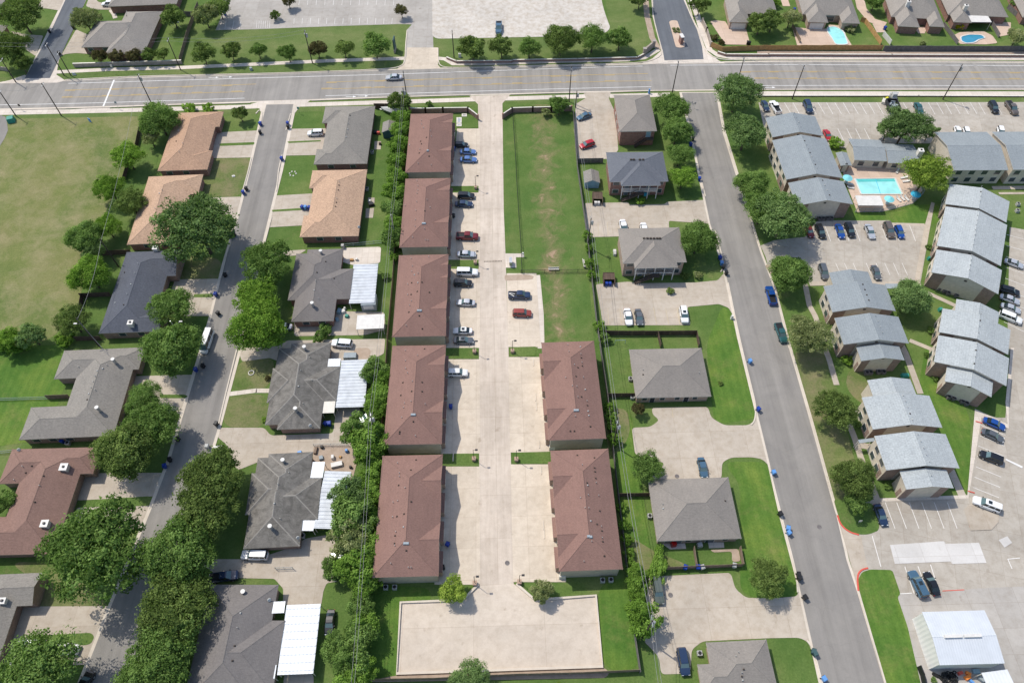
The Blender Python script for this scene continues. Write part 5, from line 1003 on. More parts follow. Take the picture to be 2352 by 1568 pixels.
for a in [
 (45, 32, 96, 'oak', 'big oak in the top left corner beside the dark side street', None, GO), (22, 108, 84, 'oak', 'oak at the far left edge beside a white car', None, GO), (48, 146, 44, 'oak', 'small tree at the corner of the dark side street', None, GO),
 (195, 43, 64, 'olive', 'round pale green tree beside the big hip roofed house', None, GO), (396, 38, 54, 'oak', 'dark tree in the backyard behind the big hip roofed house', None, GO), (470, 36, 56, 'olive', 'left of the two bushy trees at the corner of the far car park', None, GO), (502, 16, 56, 'oak', 'right of the two bushy trees at the corner of the far car park', None, GO),
 (465, 122, 54, 'oak', 'first young tree from the left in the grass strip beyond the avenue', None, GN), (530, 117, 44, 'oak', 'second young tree from the left in the grass strip beyond the avenue', None, GN), (592, 115, 38, 'mid', 'third young tree from the left in the grass strip beyond the avenue', None, GN), (661, 121, 42, 'mid', 'young tree just left of the pole with transformers beyond the avenue', None, GN), (729, 112, 42, 'redd', 'brownish young tree just right of the pole with transformers', None, GN), (790, 111, 44, 'oak', 'dark round young tree midway along the grass strip beyond the avenue', None, GN), (861, 105, 62, 'mid', 'largest young tree of the grass strip, left of the church style sign', None, GN),
 (631, 36, 26, 'oak', 'small tree in the far car park planting island', None, GO), (922, 24, 30, 'redd', 'small reddish tree at the corner of the far car park', None, GO), (662, 3, 30, 'redd', 'small reddish tree cut by the top edge in the far car park', None, GO),
 (1085, 110, 62, 'oak', 'first tree of the row behind the low brick wall, next to a pole', None, GO), (1152, 107, 54, 'oak', 'second tree of the row behind the low brick wall', None, GO), (1216, 110, 50, 'mid', 'third and smallest tree of the row behind the low brick wall', None, GO), (1288, 92, 76, 'oak', 'fourth and largest tree of the row behind the low brick wall', None, GO), (1361, 88, 68, 'mid', 'fifth tree of the row behind the low brick wall, bright and clumpy', None, GO), (1424, 88, 56, 'mid', 'last tree of the row behind the low brick wall, nearest the dark sign wall', None, GO), (1470, -4, 48, 'oak', 'tree cut by the top edge left of the entry street', None, GO),
 (1608, 12, 46, 'oak', 'tree at the right side of the entry street beyond the avenue', None, GO), (1747, 52, 56, 'oak', 'left of the pair of dark trees in the yard beside the tan patio', None, GO), (1775, 48, 50, 'oak', 'middle dark tree beside the turquoise pool patio', None, GO), (1816, 40, 46, 'olive', 'tree standing over the tan patio left of the turquoise pool', None, GO), (1780, 6, 26, 'bright', 'bright small tree between the first and second far houses', None, GO), (2010, 4, 40, 'mid', 'round tree left of the house with the white chimney', None, GO), (2337, 84, 46, 'olive', 'bushy tree right of the dark blue pool', None, GO), (2335, 8, 26, 'mid', 'small tree in the yard at the top right corner', None, GO)]:
    tree(*a[:5], size=a[5], group=a[6])
for i, (x, l) in enumerate(((228, 'first'), (268, 'second'), (306, 'third'), (343, 'fourth'), (371, 'fifth'))):
    tree(x, 131-i*1.6, 33, 'redd' if i < 3 else 'oak', f'{l} small tree from the left behind the stone wall of the big hip roofed house', 'med', group=GM)
for x, y, w, k, l in ((1641, 86, 20, 'redd', 'reddish round shrub at the left edge of the far paved yard'), (1657, 97, 16, 'redd', 'smaller reddish shrub beside the new wooden fence'), (1955, 66, 26, 'olive', 'round shrub at the gable of the turquoise pool house'), (2203, 60, 24, 'gold', 'golden yellow shrub by the dark blue pool'), (2120, 100, 14, 'olive', 'pale spiky shrub on the plain square lawn'), (435, 252, 38, 'bright', 'left clipped hedge between the sidewalk and the orange roof'), (478, 251, 36, 'bright', 'right clipped hedge between the sidewalk and the orange roof')):
    tree(x, y, w, k, l, 'bush', cat='shrub', hf=.5, sx=1.35 if 'hedge' in l else 1)
GW = 'trees of the yards along the west street'
for a in [
 (365, 274, 86, 'mid', 'tall tree at the corner of the dry field and the first orange roof', 'big'), (345, 318, 40, 'olive', 'pale shrubby tree below the tall corner tree of the dry field', 'med'), (292, 359, 70, 'bright', 'bright green bushy tree standing alone at the edge of the dry field', 'big'), (551, 262, 35, 'oak', 'small round clipped tree on the front lawn of the first orange roofed house', 'med'),
 (252, 432, 68, 'bright', 'tall bright tree at the field edge behind the second orange roof', 'big'), (300, 466, 70, 'oak', 'darker tree touching the left eave of the second orange roof', 'big'), (196, 545, 80, 'mid', 'spreading dark tree at the field edge, left of the power pole', 'big'), (245, 520, 62, 'bright', 'yellow green tree right of the spreading dark tree at the field edge', 'big'), (215, 572, 60, 'blue', 'pale lower tree under the wires at the field edge', 'big'), (206, 630, 88, 'bright', 'bright bushy tree left of the charcoal roof', 'big'),
 (454, 522, 182, 'blue', 'huge spreading tree over the second orange roofed house', 'big'), (396, 703, 100, 'mid', 'tree over the front lawn of the charcoal roofed house', 'big'), (394, 803, 132, 'mid', 'large tree beside the white van on the west street', 'big'), (166, 737, 76, 'oak', 'tree beside the pole with a street lamp arm at the field edge', 'big'), (72, 770, 62, 'blue', 'dark blue green tree at the lower edge of the dry field', 'med'), (18, 785, 60, 'bright', 'bright tree at the left edge below the dry field', 'med'),
 (612, 602, 116, 'mid', 'tall tree right of the west street, upper of the clump', 'big'), (588, 680, 104, 'bright', 'bright tree right of the west street, middle of the clump', 'big'), (592, 752, 132, 'bright', 'broad bright tree right of the west street, lowest of the clump', 'big'),
 (332, 918, 82, 'mid', 'tree hiding a white vehicle in the grey winged house driveway', 'big'), (352, 978, 124, 'mid', 'large pale flowering tree on the left kerb of the west street', 'big'), (290, 1035, 140, 'oak', 'dark broad oak on the left kerb between the grey and the reddish roofs', 'big'), (219, 1262, 232, 'mid', 'giant spreading tree right of the reddish roof', 'big'), (80, 1548, 196, 'mid', 'wide tree over the white cars in the bottom left corner', 'big'), (10, 1150, 52, 'mid', 'small tree in the courtyard of the reddish roofed house', 'med'),
 (487, 1095, 142, 'oak', 'top tree of the dark line right of the west street', 'big'), (470, 1178, 150, 'oak', 'second tree of the dark line right of the west street', 'big'), (415, 1270, 170, 'mid', 'third tree of the dark line right of the west street', 'big'), (402, 1392, 168, 'oak', 'fourth tree of the dark line right of the west street', 'big'), (372, 1500, 160, 'mid', 'fifth tree of the dark line right of the west street', 'big'), (345, 1570, 150, 'mid', 'bottom tree of the dark line right of the west street', 'big')]:
    tree(*a[:5], size=a[5], group=GW)
for x, y, w, k, l, h_ in ((148, 778, 42, 'bright', 'bright low bush below the street lamp pole', .6), (40, 795, 50, 'bright', 'low bright bush in the row at the lower left of the dry field', .5), (-5, 790, 50, 'bright', 'bush cut by the left edge below the dry field', .5), (739, 765, 44, 'mid', 'long low bush below the dark grey house', .5), (885, 634, 20, 'mid', 'round clipped bush behind the corrugated patio cover', .8), (615, 868, 14, 'redd', 'tiny bare bush on the lawn left of the stained roof', .6), (754, 283, 12, 'mid', 'small bush at the porch corner of the grey house', .8), (607, 963, 14, 'bright', 'low creeper at the corner of the stained roof house', .5)):
    tree(x, y, w, k, l, 'bush', cat='shrub', hf=h_, sx=1.4 if 'long' in l else 1)
GH = 'overgrown shrubs along the wooden fence left of the townhouses'
hedge = [(917, 232, 38, 'oak', 'beside the covered boat'), (924, 270, 34, 'vine', 'right of the covered boat'), (920, 300, 34, 'vine', 'right of the dark shed'), (914, 335, 36, 'vine', 'left of the middle of the first mauve roof'), (910, 372, 36, 'vine', 'left of the foot of the first mauve roof'), (908, 408, 36, 'vine', 'left of the top of the second mauve roof'), (906, 440, 38, 'vine', 'left of the second mauve roof, level with the dark cars'), (903, 478, 38, 'mid', 'left of the second mauve roof, above the power pole'), (906, 515, 36, 'vine', 'right of the steel topped power pole'), (904, 550, 38, 'mid', 'left of the foot of the second mauve roof'), (905, 590, 18, 'vine', 'at the top of the third mauve roof'),
 (862, 852, 46, 'mid', 'overhanging the striped patio roof'), (873, 868, 42, 'vine', 'left of the fourth mauve roof, upper'), (872, 905, 46, 'vine', 'left of the fourth mauve roof, middle'), (868, 938, 40, 'vine', 'above the parked grey vehicle in the hedge'), (828, 985, 66, 'mid', 'below the parked grey vehicle in the hedge'), (845, 1018, 70, 'vine', 'left of the foot of the fourth mauve roof'), (864, 1008, 44, 'vine', 'touching the foot of the fourth mauve roof'), (862, 1062, 42, 'vine', 'left of the top of the fifth mauve roof'), (858, 1098, 46, 'vine', 'below the top of the fifth mauve roof'), (848, 1140, 48, 'vine', 'left of the fifth mauve roof, upper'), (798, 1142, 62, 'blue', 'over the rust streaked patio roof'), (808, 1190, 82, 'mid', 'large one right of the rust streaked patio roof'), (852, 1190, 44, 'vine', 'left of the fifth mauve roof, middle'), (800, 1240, 72, 'olive', 'above the white car tucked under the hedge'), (842, 1252, 60, 'vine', 'right of the white car tucked under the hedge'), (822, 1302, 72, 'vine', 'left of the foot of the fifth mauve roof'), (768, 1303, 40, 'mid', 'sticking out left over the concrete yard'), (838, 1340, 50, 'vine', 'below the foot of the fifth mauve roof'), (830, 1385, 44, 'mid', 'right of the bright patio roof top'), (838, 1430, 46, 'vine', 'right of the black car on grass'), (822, 1462, 56, 'mid', 'below right of the black car on grass'), (768, 1484, 46, 'mid', 'sticking out left below the black car on grass'), (808, 1512, 60, 'mid', 'second from the bottom edge'), (835, 1536, 46, 'vine', 'beside the lowest mauve fence'), (815, 1568, 60, 'vine', 'cut by the bottom edge')]
for x, y, w, k, l in hedge: tree(x, y, w*1.4, k, 'hedge shrub '+l, 'med' if w > 30 else 'bush', cat='hedge', group=GH, hf=.85)
GV = 'vines and bushes on the fence right of the townhouses'
for x, y, w, k, l in [(1349, 540, 20, 'vine', 'beside the leaning pole by the field'), (1352, 570, 18, 'vine', 'just below the leaning pole by the field'), (1357, 606, 24, 'vine', 'where the iron fence meets the wooden fence'), (1359, 630, 20, 'vine', 'just below the iron fence end'), (1376, 748, 24, 'vine', 'at the corner above the third right duplex yard'), (1388, 776, 24, 'mid', 'at the top of the right mauve roof'), (1400, 935, 24, 'vine', 'beside the middle of the upper right mauve roof'), (1403, 958, 24, 'vine', 'left of the grey transformer pole'), (1406, 980, 22, 'vine', 'below the grey transformer pole'), (1411, 1010, 28, 'vine', 'at the foot of the upper right mauve roof'), (1429, 1165, 22, 'vine', 'beside the lower right mauve roof, upper'), (1434, 1205, 26, 'vine', 'beside the lower right mauve roof, middle'), (1440, 1240, 26, 'vine', 'beside the lower right mauve roof, lower'), (1445, 1272, 24, 'vine', 'near the foot of the lower right mauve roof'), (1450, 1300, 26, 'vine', 'at the foot of the lower right mauve roof'), (1462, 1315, 34, 'vine', 'at the end of the patio fence'), (1460, 1345, 40, 'vine', 'left of the olive wagon'), (1464, 1378, 34, 'vine', 'just above the lowest right power pole'), (1479, 1418, 70, 'vine', 'big drooping one at the lowest right power pole')]:
    tree(x, y, w*1.2, k, 'bright vine bush '+l, 'med' if w > 30 else 'bush', cat='fence vine', group=GV, hf=.8)
tree(1510, 1306, 62, 'vine', 'long vine trailing on the wooden patio fence', 'med', cat='fence vine', group=GV, hf=.5, sx=1.6)
GC = 'trees of the townhouse grounds'; GE = 'trees along the east street'; GA2 = 'oaks of the apartment grounds'
for a in [
 (1039, 1354, 62, 'lime', 'yellow green round tree at the left corner of the court', 'med', GC), (1243, 1356, 52, 'olive', 'thin olive tree at the right corner of the court', 'med', GC), (1078, 1562, 86, 'blue', 'tree cut by the bottom edge below the court', 'big', GC), (1284, 242, 46, 'mid', 'small tree inside the brick wall at the top of the field', 'med', GC), (1253, 258, 22, 'olive', 'tiny thin tree left of the tree at the top of the field', 'bush', GC), (985, 238, 16, 'mid', 'sapling on the verge outside the brick wall', 'bush', GC),
 (1545, 250, 78, 'mid', 'tall tree right of the red brick duplex, upper', 'big', GE), (1555, 302, 68, 'mid', 'tall tree right of the red brick duplex, lower', 'big', GE), (1562, 355, 60, 'mid', 'tree right of the slate roofed duplex, upper', 'big', GE), (1568, 408, 58, 'bright', 'tree right of the slate roofed duplex, lower', 'big', GE), (1603, 550, 86, 'mid', 'round tree right of the taupe two storey duplex', 'big', GE), (1694, 212, 106, 'blue', 'broad oak on the corner of the avenue and the east street', 'big', GE), (1714, 306, 96, 'blue', 'oak left of the first apartment block, upper', 'big', GE), (1728, 425, 76, 'mid', 'oak left of the first apartment block, middle', 'big', GE), (1752, 478, 96, 'mid', 'oak overlapping the big one at the middle car park corner', 'big', GE), (1800, 500, 128, 'blue', 'biggest oak at the corner of the middle car park', 'big', GE), (1813, 630, 96, 'mid', 'oak beside the blue pickup on the east street', 'big', GE), (1857, 770, 106, 'olive', 'oak beside the dark green pickup on the east street', 'big', GE), (1921, 940, 98, 'oak', 'dark round oak left of the four gabled pale block', 'big', GE), (1963, 1098, 100, 'oak', 'oak left of the lowest gables of the pale block', 'big', GE), (1970, 1156, 54, 'mid', 'small oak lobe beside the dark blue car', 'med', GE), (1486, 1072, 70, 'mid', 'round tree between the low duplexes beside the fence', 'big', GE), (1466, 940, 30, 'redd', 'small reddish tree in front of the low duplex', 'med', GE), (1764, 1324, 86, 'oak', 'round dark tree on the lawn corner left of the east street', 'big', GE),
 (2082, 288, 100, 'blue', 'wide oak in the car park behind the clubhouse', 'big', GA2), (2040, 300, 50, 'blue', 'left lobe tree of the wide oak behind the clubhouse', 'med', GA2), (2135, 304, 42, 'blue', 'right lobe tree of the wide oak behind the clubhouse', 'med', GA2), (2128, 400, 106, 'lime', 'yellow green tree at the right side of the apartment pool', 'big', GA2), (2092, 684, 92, 'blue', 'round oak on the lawn between the two apartment columns', 'big', GA2)]:
    tree(*a[:5], size=a[5], group=a[6])
for x, y, w, k, l in ((1946, 826, 27, 'bright', 'bright ball shrub at the foot of the blue grey stepped block'), (2149, 868, 17, 'mid', 'round shrub at the brick corner of the right hand block'), (2129, 815, 15, 'mid', 'dark shrub at the left wall of the right hand block'), (2039, 1116, 18, 'mid', 'round shrub at the lowest gable of the four gabled pale block'), (1969, 974, 20, 'mid', 'shrub between the dark round oak and the pale block'), (2139, 758, 20, 'mid', 'round shrub left of the right hand block steps'), (2134, 567, 15, 'mid', 'shrub at the left wall of the long pale block'), (1604, 632, 22, 'olive', 'pale shrub at the front corner of the taupe two storey duplex'), (1573, 634, 22, 'oak', 'dark shrub under the balcony of the taupe two storey duplex'), (1920, 327, 34, 'bright', 'low bright hedge left of the clubhouse'), (1470, 462, 22, 'bright', 'bright low shrub under the stairs of the slate roofed duplex'), (1655, 880, 12, 'oak', 'small shrub at the right wall of the low duplex'), (2145, 1560, 14, 'mid', 'weed clump at the corner of the shop yard'), (1540, 668, 20, 'oak', 'low shrub in front of the taupe duplex balcony'), (1285, 1572, 14, 'lime', 'small yellow green bush outside the bottom fence')):
    tree(x, y, w, k, l, 'bush', cat='shrub', hf=.55)
# ================================================================== FENCES
def wallrun(name, label, px, h, mat, th=0.1, cat='fence', cap=None, posts=0, picket=False, group=None, pier=None):
    P_ = [at(*p) for p in px]; o = P_[0].copy(); rt_ = empty(name, o); tag(rt_, label, cat, group)
    mb = MB(); mc = MB()
    for a, b in zip(P_, P_[1:]):
        a, b = a-o, b-o; d = b-a; L = d.length; u = d/L; n = Vector((-u.y, u.x, 0)); 
        if picket:
            for z in (.2, h-.1): mb.obox(((a+b)/2)[:2], u[:2], L, .05, z, z+.05)
            m_ = int(L/.28)
            for k in range(m_): c = a+u*(L*(k+.5)/m_); mb.obox(c[:2], u[:2], .035, .035, 0, h)
        elif mat.startswith('wood'):
            m_ = max(1, int(L/2.4))
            for k in range(m_):
                c = a+u*(L*(k+.5)/m_); mb.obox(c[:2], u[:2], L/m_-.03, th*.5, .03, h+R.uniform(-.05, .05))
                mb.obox((c+n*.05)[:2], u[:2], L/m_, .05, h*.75, h*.75+.09); mb.obox((c+n*.05)[:2], u[:2], L/m_, .05, .3, .39)
        else: mb.obox(((a+b)/2)[:2], u[:2], L+th*.9, th, 0, h)
        if cap: mc.obox(((a+b)/2)[:2], u[:2], L+th, th+.12, h, h+.08)
    mb.build('panel', M[mat], rt_)
    if cap: mc.build('cap', M[cap], rt_)
    if pier:
        for a, b in zip(P_, P_[1:]):
            m_ = max(1, round((b-a).length/pier))
            for k in range(m_+1):
                c = a+(b-a)*k/m_-o; m2 = MB(); m2.box(c.x-th*.9, c.x+th*.9, c.y-th*.9, c.y+th*.9, 0, h+.12); m2.box(c.x-th*1.1, c.x+th*1.1, c.y-th*1.1, c.y+th*1.1, h+.12, h+.2); m2.build('pier', M[mat if not cap else mat], rt_)
    if posts:
        for a, b in zip(P_, P_[1:]):
            m_ = max(1, round((b-a).length/posts))
            for k in range(m_+1):
                c = a+(b-a)*k/m_-o; m2 = MB(); m2.tube((c.x, c.y, 0), (c.x, c.y, h+.06), .045, n=6); m2.build('post', M[mat], rt_)
    return rt_
wallrun('brick_wall', 'brick screen wall with tan cap at the top of the first mauve townhouse row', P('10', (1415, 1038), (1560, 1040), (1720, 1036), (1950, 1033), (2042, 1104)), 1.7, 'rwall', .22, 'wall', 'cream', pier=8)
wallrun('brick_wall', 'brick screen wall with tan cap at the top of the green field', P('10', (2268, 1092), (2352, 1036))+P('20', (190, 1030), (360, 1026), (545, 1020)), 1.7, 'rwall', .22, 'wall', 'cream', pier=8)
wallrun('brick_wall', 'low brick wall with light cap along the far sidewalk behind a row of trees', P('10', (1755, 545), (1840, 580), (2352, 577))+P('20', (0, 570), (600, 560), (1150, 545), (1215, 510)), .75, 'rwall', .3, 'wall', 'cream')
wallrun('sign_wall', 'dark stone sign wall at the left corner of the entry street', P('20', (1213, 505), (1297, 435)), 2.2, 'stone', .5, 'sign wall', pier=9)
wallrun('stone_wall', 'pale stone wall in front of the big hip roofed house at top left', P('00', (690, 618), (900, 612), (1300, 600), (1672, 588)), 1.3, 'stone', .35, 'wall', 'cream')
wallrun('stone_wall', 'short stone wall at the left edge beyond the dark side street', P('00', (-60, 640), (20, 645), (75, 655)), 1.2, 'stone', .35, 'wall')
wallrun('retaining_wall', 'long low brick retaining wall along the far sidewalk at top right', P('20', (1890, 495), (1960, 518), (2352, 520))+P('30', (0, 518), (1130, 522), (2352, 526), (2600, 530)), .8, 'rwall', .3, 'wall', 'cream')
wallrun('retaining_wall', 'thin low brick kerb wall between the near sidewalk and the apartment car park', P('30', (-100, 888), (1380, 888), (2352, 892), (2600, 893)), .35, 'rwall', .25, 'wall', 'cream')
wallrun('wooden_fence', 'orange brown board fence in front of the turquoise pool yard', P('20', (2352, 468))+P('30', (0, 466), (1045, 464)), 1.9, 'woodn', cat='fence')
wallrun('wooden_fence', 'tan board fence with brick piers beside the far paved yard', P('20', (1820, 432), (1930, 478), (2135, 470), (2330, 462), (2352, 466)), 1.8, 'woodn', cat='fence')
wallrun('wooden_fence', 'long weathered grey board fence at top right behind the avenue', P('30', (1050, 470), (2352, 474), (2600, 476)), 1.9, 'woodg')
wallrun('wooden_fence', 'bright new orange fence between the turquoise pool yard and the path', P('30', (845, 200), (885, 215), (1030, 415)), 1.7, 'woodn')
wallrun('wooden_fence', 'grey fence panel at the corner of the plain square lawn', P('30', (1050, 330), (1120, 415)), 1.7, 'trim')
wallrun('wooden_fence', 'thin grey fence between the square lawn and the dark blue pool', P('30', (1600, 240), (1735, 412)), 1.5, 'woodg'); wallrun('wooden_fence', 'thin grey fence right of the patio cover by the dark blue pool', P('30', (2035, 210), (2115, 350)), 1.5, 'woodg')
wallrun('wooden_fence', 'grey fence in the yard at the top right corner', P('30', (2190, 80), (2352, 230)), 1.6, 'woodg'); wallrun('wooden_fence', 'small fence left of the far tan patio', P('30', (215, 250), (290, 400)), 1.5, 'wood')
wallrun('stone_wall', 'short pale wall with brick piers right of the entry street', P('20', (1745, 215), (1785, 300), (1822, 430)), 1.6, 'stone', .25, 'wall', pier=7)
wallrun('wooden_fence', 'tall brown fence between the big hip roofed house yard and the grass strip', P('00', (1828, 60), (1740, 300), (1660, 580)), 1.9, 'wood'); wallrun('wooden_fence', 'grey fence across the backyard at the top left', P('00', (1680, 150), (1800, 155)), 1.8, 'woodg')
wallrun('wooden_fence', 'dark fence behind the covered boat beside the avenue sidewalk', P('10', (1088, 1000), (1280, 1000)), 1.9, 'woodd')
lf = [(941, 252), (932, 330), (921, 440), (909, 560), (902, 660), (891, 780)]
wallrun('wooden_fence', 'wooden fence left of the upper three mauve townhouse rows', lf, 1.8, 'wood'); wallrun('wooden_fence', 'wooden fence left of the lower two mauve townhouse rows', [(891, 782), (884, 900), (873, 1060), (862, 1200), (851, 1340), (841, 1460), (833, 1562)], 1.8, 'wood')
wallrun('wooden_fence', 'wooden fence below the court along the bottom edge', [(833, 1563), (1000, 1560), (1180, 1551), (1340, 1547), (1468, 1541)], 1.8, 'wood')
wallrun('wooden_fence', 'weathered fence between the green field and the duplexes, upper stretch', P('20', (560, 1030), (578, 1300), (600, 1568))+P('21', (640, 270), (680, 560), (727, 980), (775, 1410)), 1.8, 'woodg')
wallrun('wooden_fence', 'weathered fence right of the right hand mauve townhouse rows', P('21', (776, 1412))+P('22', (815, 120), (875, 520), (915, 930), (980, 1500))+P('23', (1035, 400), (1070, 700), (1110, 1060), (1172, 1480)), 1.8, 'woodg')
wallrun('wooden_fence', 'grey fence behind the pale blue shed', P('20', (605, 1500), (836, 1495)), 1.7, 'woodg')
wallrun('wooden_fence', 'dark wooden fence behind the parked white sedan and grey sedan, with two yard dividers', P('21', (845, 1510), (1100, 1512), (1330, 1510), (1690, 1508)), 1.8, 'woodd')
wallrun('wooden_fence', 'left yard divider fence above the low duplex', P('21', (1335, 1515))+P('22', (1362, 62)), 1.7, 'woodd'); wallrun('wooden_fence', 'right yard divider fence above the low duplex', P('21', (1690, 1510))+P('22', (1712, 56)), 1.7, 'woodd')
wallrun('wooden_fence', 'dark fence from the side of the low six windowed duplex to the vines', P('22', (872, 512), (1128, 510)), 1.7, 'woodd'); wallrun('wooden_fence', 'dark fence from the side of the lower duplex to the vines', P('22', (975, 1424), (1262, 1420)), 1.7, 'woodd')
wallrun('wooden_fence', 'reddish brown patio fence with blue bins below the lower duplex', P('23', (1400, 528), (1700, 515), (2115, 498)), 1.7, 'wood'); wallrun('wooden_fence', 'fence dividing the two patios of the lower duplex', P('23', (1662, 330), (1690, 512)), 1.6, 'wood'); wallrun('wooden_fence', 'right side fence of the lower duplex patio', P('23', (2085, 330), (2115, 498)), 1.6, 'wood')
wallrun('wooden_fence', 'dark fence along the lower garden of the charcoal house', P('01', (945, 780), (1215, 765)), 1.7, 'woodd'); wallrun('wooden_fence', 'dark fence left of the charcoal house above its lawn', P('01', (745, 1165), (1030, 1155)), 1.7, 'woodd'); wallrun('wooden_fence', 'dark side fence of the charcoal house lawn at the field', P('01', (770, 1165), (745, 1310)), 1.7, 'woodd')
wallrun('wooden_fence', 'brown fence piece beside the large grey winged house', P('02', (440, 530), (655, 522)), 1.7, 'wood'); wallrun('wooden_fence', 'long dark fence between the charcoal and the grey winged houses', P('01', (700, 1562), (940, 1558)), 1.7, 'woodd'); wallrun('wooden_fence', 'fence stub left of the first orange roof at the field', P('00', (1300, 1180), (1260, 1370)), 1.7, 'woodd'); wallrun('wooden_fence', 'fence stub behind the second orange roof at the field', P('01', (1190, -60), (1145, 105)), 1.7, 'woodd')
wallrun('chain_link_fence', 'thin chain link fence across the left lawn by the large grey winged house', P('02', (-60, 545), (440, 530)), 1.1, 'greywall', picket=True); wallrun('chain_link_fence', 'thin chain link fence at the left edge above the reddish roof', P('02', (-60, 1035), (190, 1010)), 1.1, 'greywall', picket=True)
wallrun('chain_link_fence', 'chain link fence between the orange roofed and the dark grey houses', P('11', (800, 700), (1180, 665)), 1.1, 'greywall', picket=True, posts=3); wallrun('chain_link_fence', 'chain link gate across the concrete behind the white wagon', P('13', (185, 525), (345, 520)), 1.2, 'greywall', picket=True, posts=2); wallrun('chain_link_fence', 'chain link fence at the top of the bare junk yard', P('12', (535, 965), (850, 955)), 1.1, 'greywall', picket=True, posts=3)
wallrun('iron_fence', 'black iron fence across the green field above the parked pickup', P('21', (82, 942), (300, 940), (705, 936)), 1.3, 'iron', cat='fence', picket=True, posts=3); wallrun('iron_fence', 'long black iron fence down the left side of the green field', P('20', (5, 1045), (35, 1500))+P('21', (40, 60), (62, 420), (82, 700), (90, 940)), 1.3, 'iron', picket=True, posts=3)
wallrun('pool_fence', 'grey iron fence curving round the apartment pool deck', P('31', (800, 384), (1040, 382), (1180, 350), (1330, 305), (1420, 220), (1400, 130)), 1.4, 'greywall', picket=True, posts=2.4); wallrun('shop_fence', 'dark screen fence at the left of the workshop junk yard', P('33', (1370, 1425), (1400, 1500), (1425, 1620)), 1.6, 'dark', .2)
# ================================================================== POLES AND WIRES
WP = {}
def pole(key, label, base, h=11.0, arm=True, trans=False, mat='polewood', lamp=None, group='wooden power poles', lean=(0, 0)):
    b = at(*base); t = empty('utility_pole', b); tag(t, label, 'power pole', group)
    mb = MB(); mb.tube((0, 0, 0), (lean[0], lean[1], h), .17, .11, 10); mb.build('pole', M[mat], t)
    tp = Vector((lean[0], lean[1], h)); WP[key] = b+tp
    if arm: mb = MB(); mb.box(tp.x-.06, tp.x+.06, tp.y-1.0, tp.y+1.0, h-.7, h-.58); [mb.tube((tp.x, tp.y+k, h-.58), (tp.x, tp.y+k, h-.35), .05, n=6) for k in (-.9, 0, .9)]; mb.build('crossarm', M['steel'], t)
    if trans: mb = MB(); mb.tube((tp.x*.85+.42, tp.y*.85, h-2.2), (tp.x*.85+.42, tp.y*.85, h-1.1), .28, n=12); mb.tube((tp.x*.85+.42, tp.y*.85, h-1.1), (tp.x*.85+.42, tp.y*.85, h-1.0), .2, n=10); mb.build('transformer', M['ac'], t)
    if lamp: mb = MB(); mb.tube((tp.x, tp.y, h*.8), (tp.x+lamp[0], tp.y+lamp[1], h*.88), .04, n=6); mb.build('lamp_arm', M['steel'], t); m2 = MB(); x, y = tp.x+lamp[0], tp.y+lamp[1]; m2.box(x-.35, x+.35, y-.15, y+.15, h*.88-.05, h*.88+.1); m2.build('lamp_head', M['trim'], t)
    return t
GQ = 'power poles along the avenue'
for k, l, b, tr, h_ in (('a', 'leftmost dark pole beyond the avenue at the left edge', (37, 190), 0, 8.5), ('b', 'pole at the left edge beside the green transformer box', (37.5, 267.5), 0, 9), ('c', 'tall pole on the dry field verge, second from the left', (141.25, 266.25), 0, 11.3), ('d', 'left of the twin poles beside the dark side street', (147.5, 173.75), 0, 11.3), ('d2', 'right of the twin poles beside the dark side street', (163, 174), 0, 8.4), ('e', 'pole with a crossarm and wires in front of the big hip roofed house', (415, 161), 0, 11), ('f', 'pole rising behind the tall tree at the dry field corner', (352, 246), 1, 11.3), ('g', 'pole with transformers in the young tree strip', (718, 146), 1, 11.3), ('h', 'tall pole beside the covered boat and the avenue', (937, 242.5), 0, 11.8), ('i', 'pole left of the row of trees behind the low brick wall', (1043, 132.5), 0, 9.5), ('j', 'tall pole at the corner of the green field brick wall', (1307, 234), 0, 12.2), ('k', 'pole behind the tall tree by the red brick duplex', (1543, 218), 0, 11.5), ('l', 'pole behind the corner oak of the east street', (1688, 208), 0, 11.2), ('m', 'pole beside the first navy wagon of the apartment car park', (1819.5, 227.5), 0, 11.6), ('n', 'rightmost pole beside the avenue with a transformer', (2165.25, 228.75), 1, 12.0)):
    pole(k, l, b, h_, True, bool(tr), group=GQ)
pole('p1', 'backyard pole in the overgrown shrubs right of the covered boat', (934, 262), 9, True, True); pole('p2', 'grey topped backyard pole beside the second mauve roof', (911, 560), 10.5, False, False, mat='steel'); pole('p3', 'backyard pole with a transformer above the parked grey vehicle', (868, 1010), 10.5, True, True); pole('p4', 'backyard pole at the field edge behind the charcoal roof', (272, 612), 10, False); pole('p5', 'field edge pole with a lamp arm left of the charcoal roof lawn', (228, 795), 11, False, lamp=(-.6, -.6)); pole('p6', 'short leaning pole with transformer by the red brick duplex car park', (1322, 248), 6, False, True); pole('p7', 'leaning dark pole at the fence left of the taupe two storey duplex', (1350, 568), 10.5, True, True); pole('p8', 'grey transformer pole behind the low six windowed duplex', (1408, 1022), 9.5, True, True); pole('p9', 'power pole above the big drooping vine bush', (1477, 1462), 11.5, True, True); pole('p10', 'street lamp pole over the tree beside the charcoal house drive', (425, 790), 9, False, lamp=(1.8, .6), mat='steel')
def wire(label, pts, sag=1.2, off=(0, 0, 0), r=.022):
    mb = MB(); o = pts[0].copy()
    for a, b in zip(pts, pts[1:]):
        a, b = a-o+Vector(off), b-o+Vector(off); q = [a.lerp(b, k/10)-Vector((0, 0, sag*4*(k/10)*(1-k/10))) for k in range(11)]
        for u, v in zip(q, q[1:]): mb.tube(u, v, r, n=4)
    t = mb.build('power_line', M['wire'], None, loc=o); tag(t, label, 'power line', 'power lines'); return t
farL = at(-120, 95, 10); 
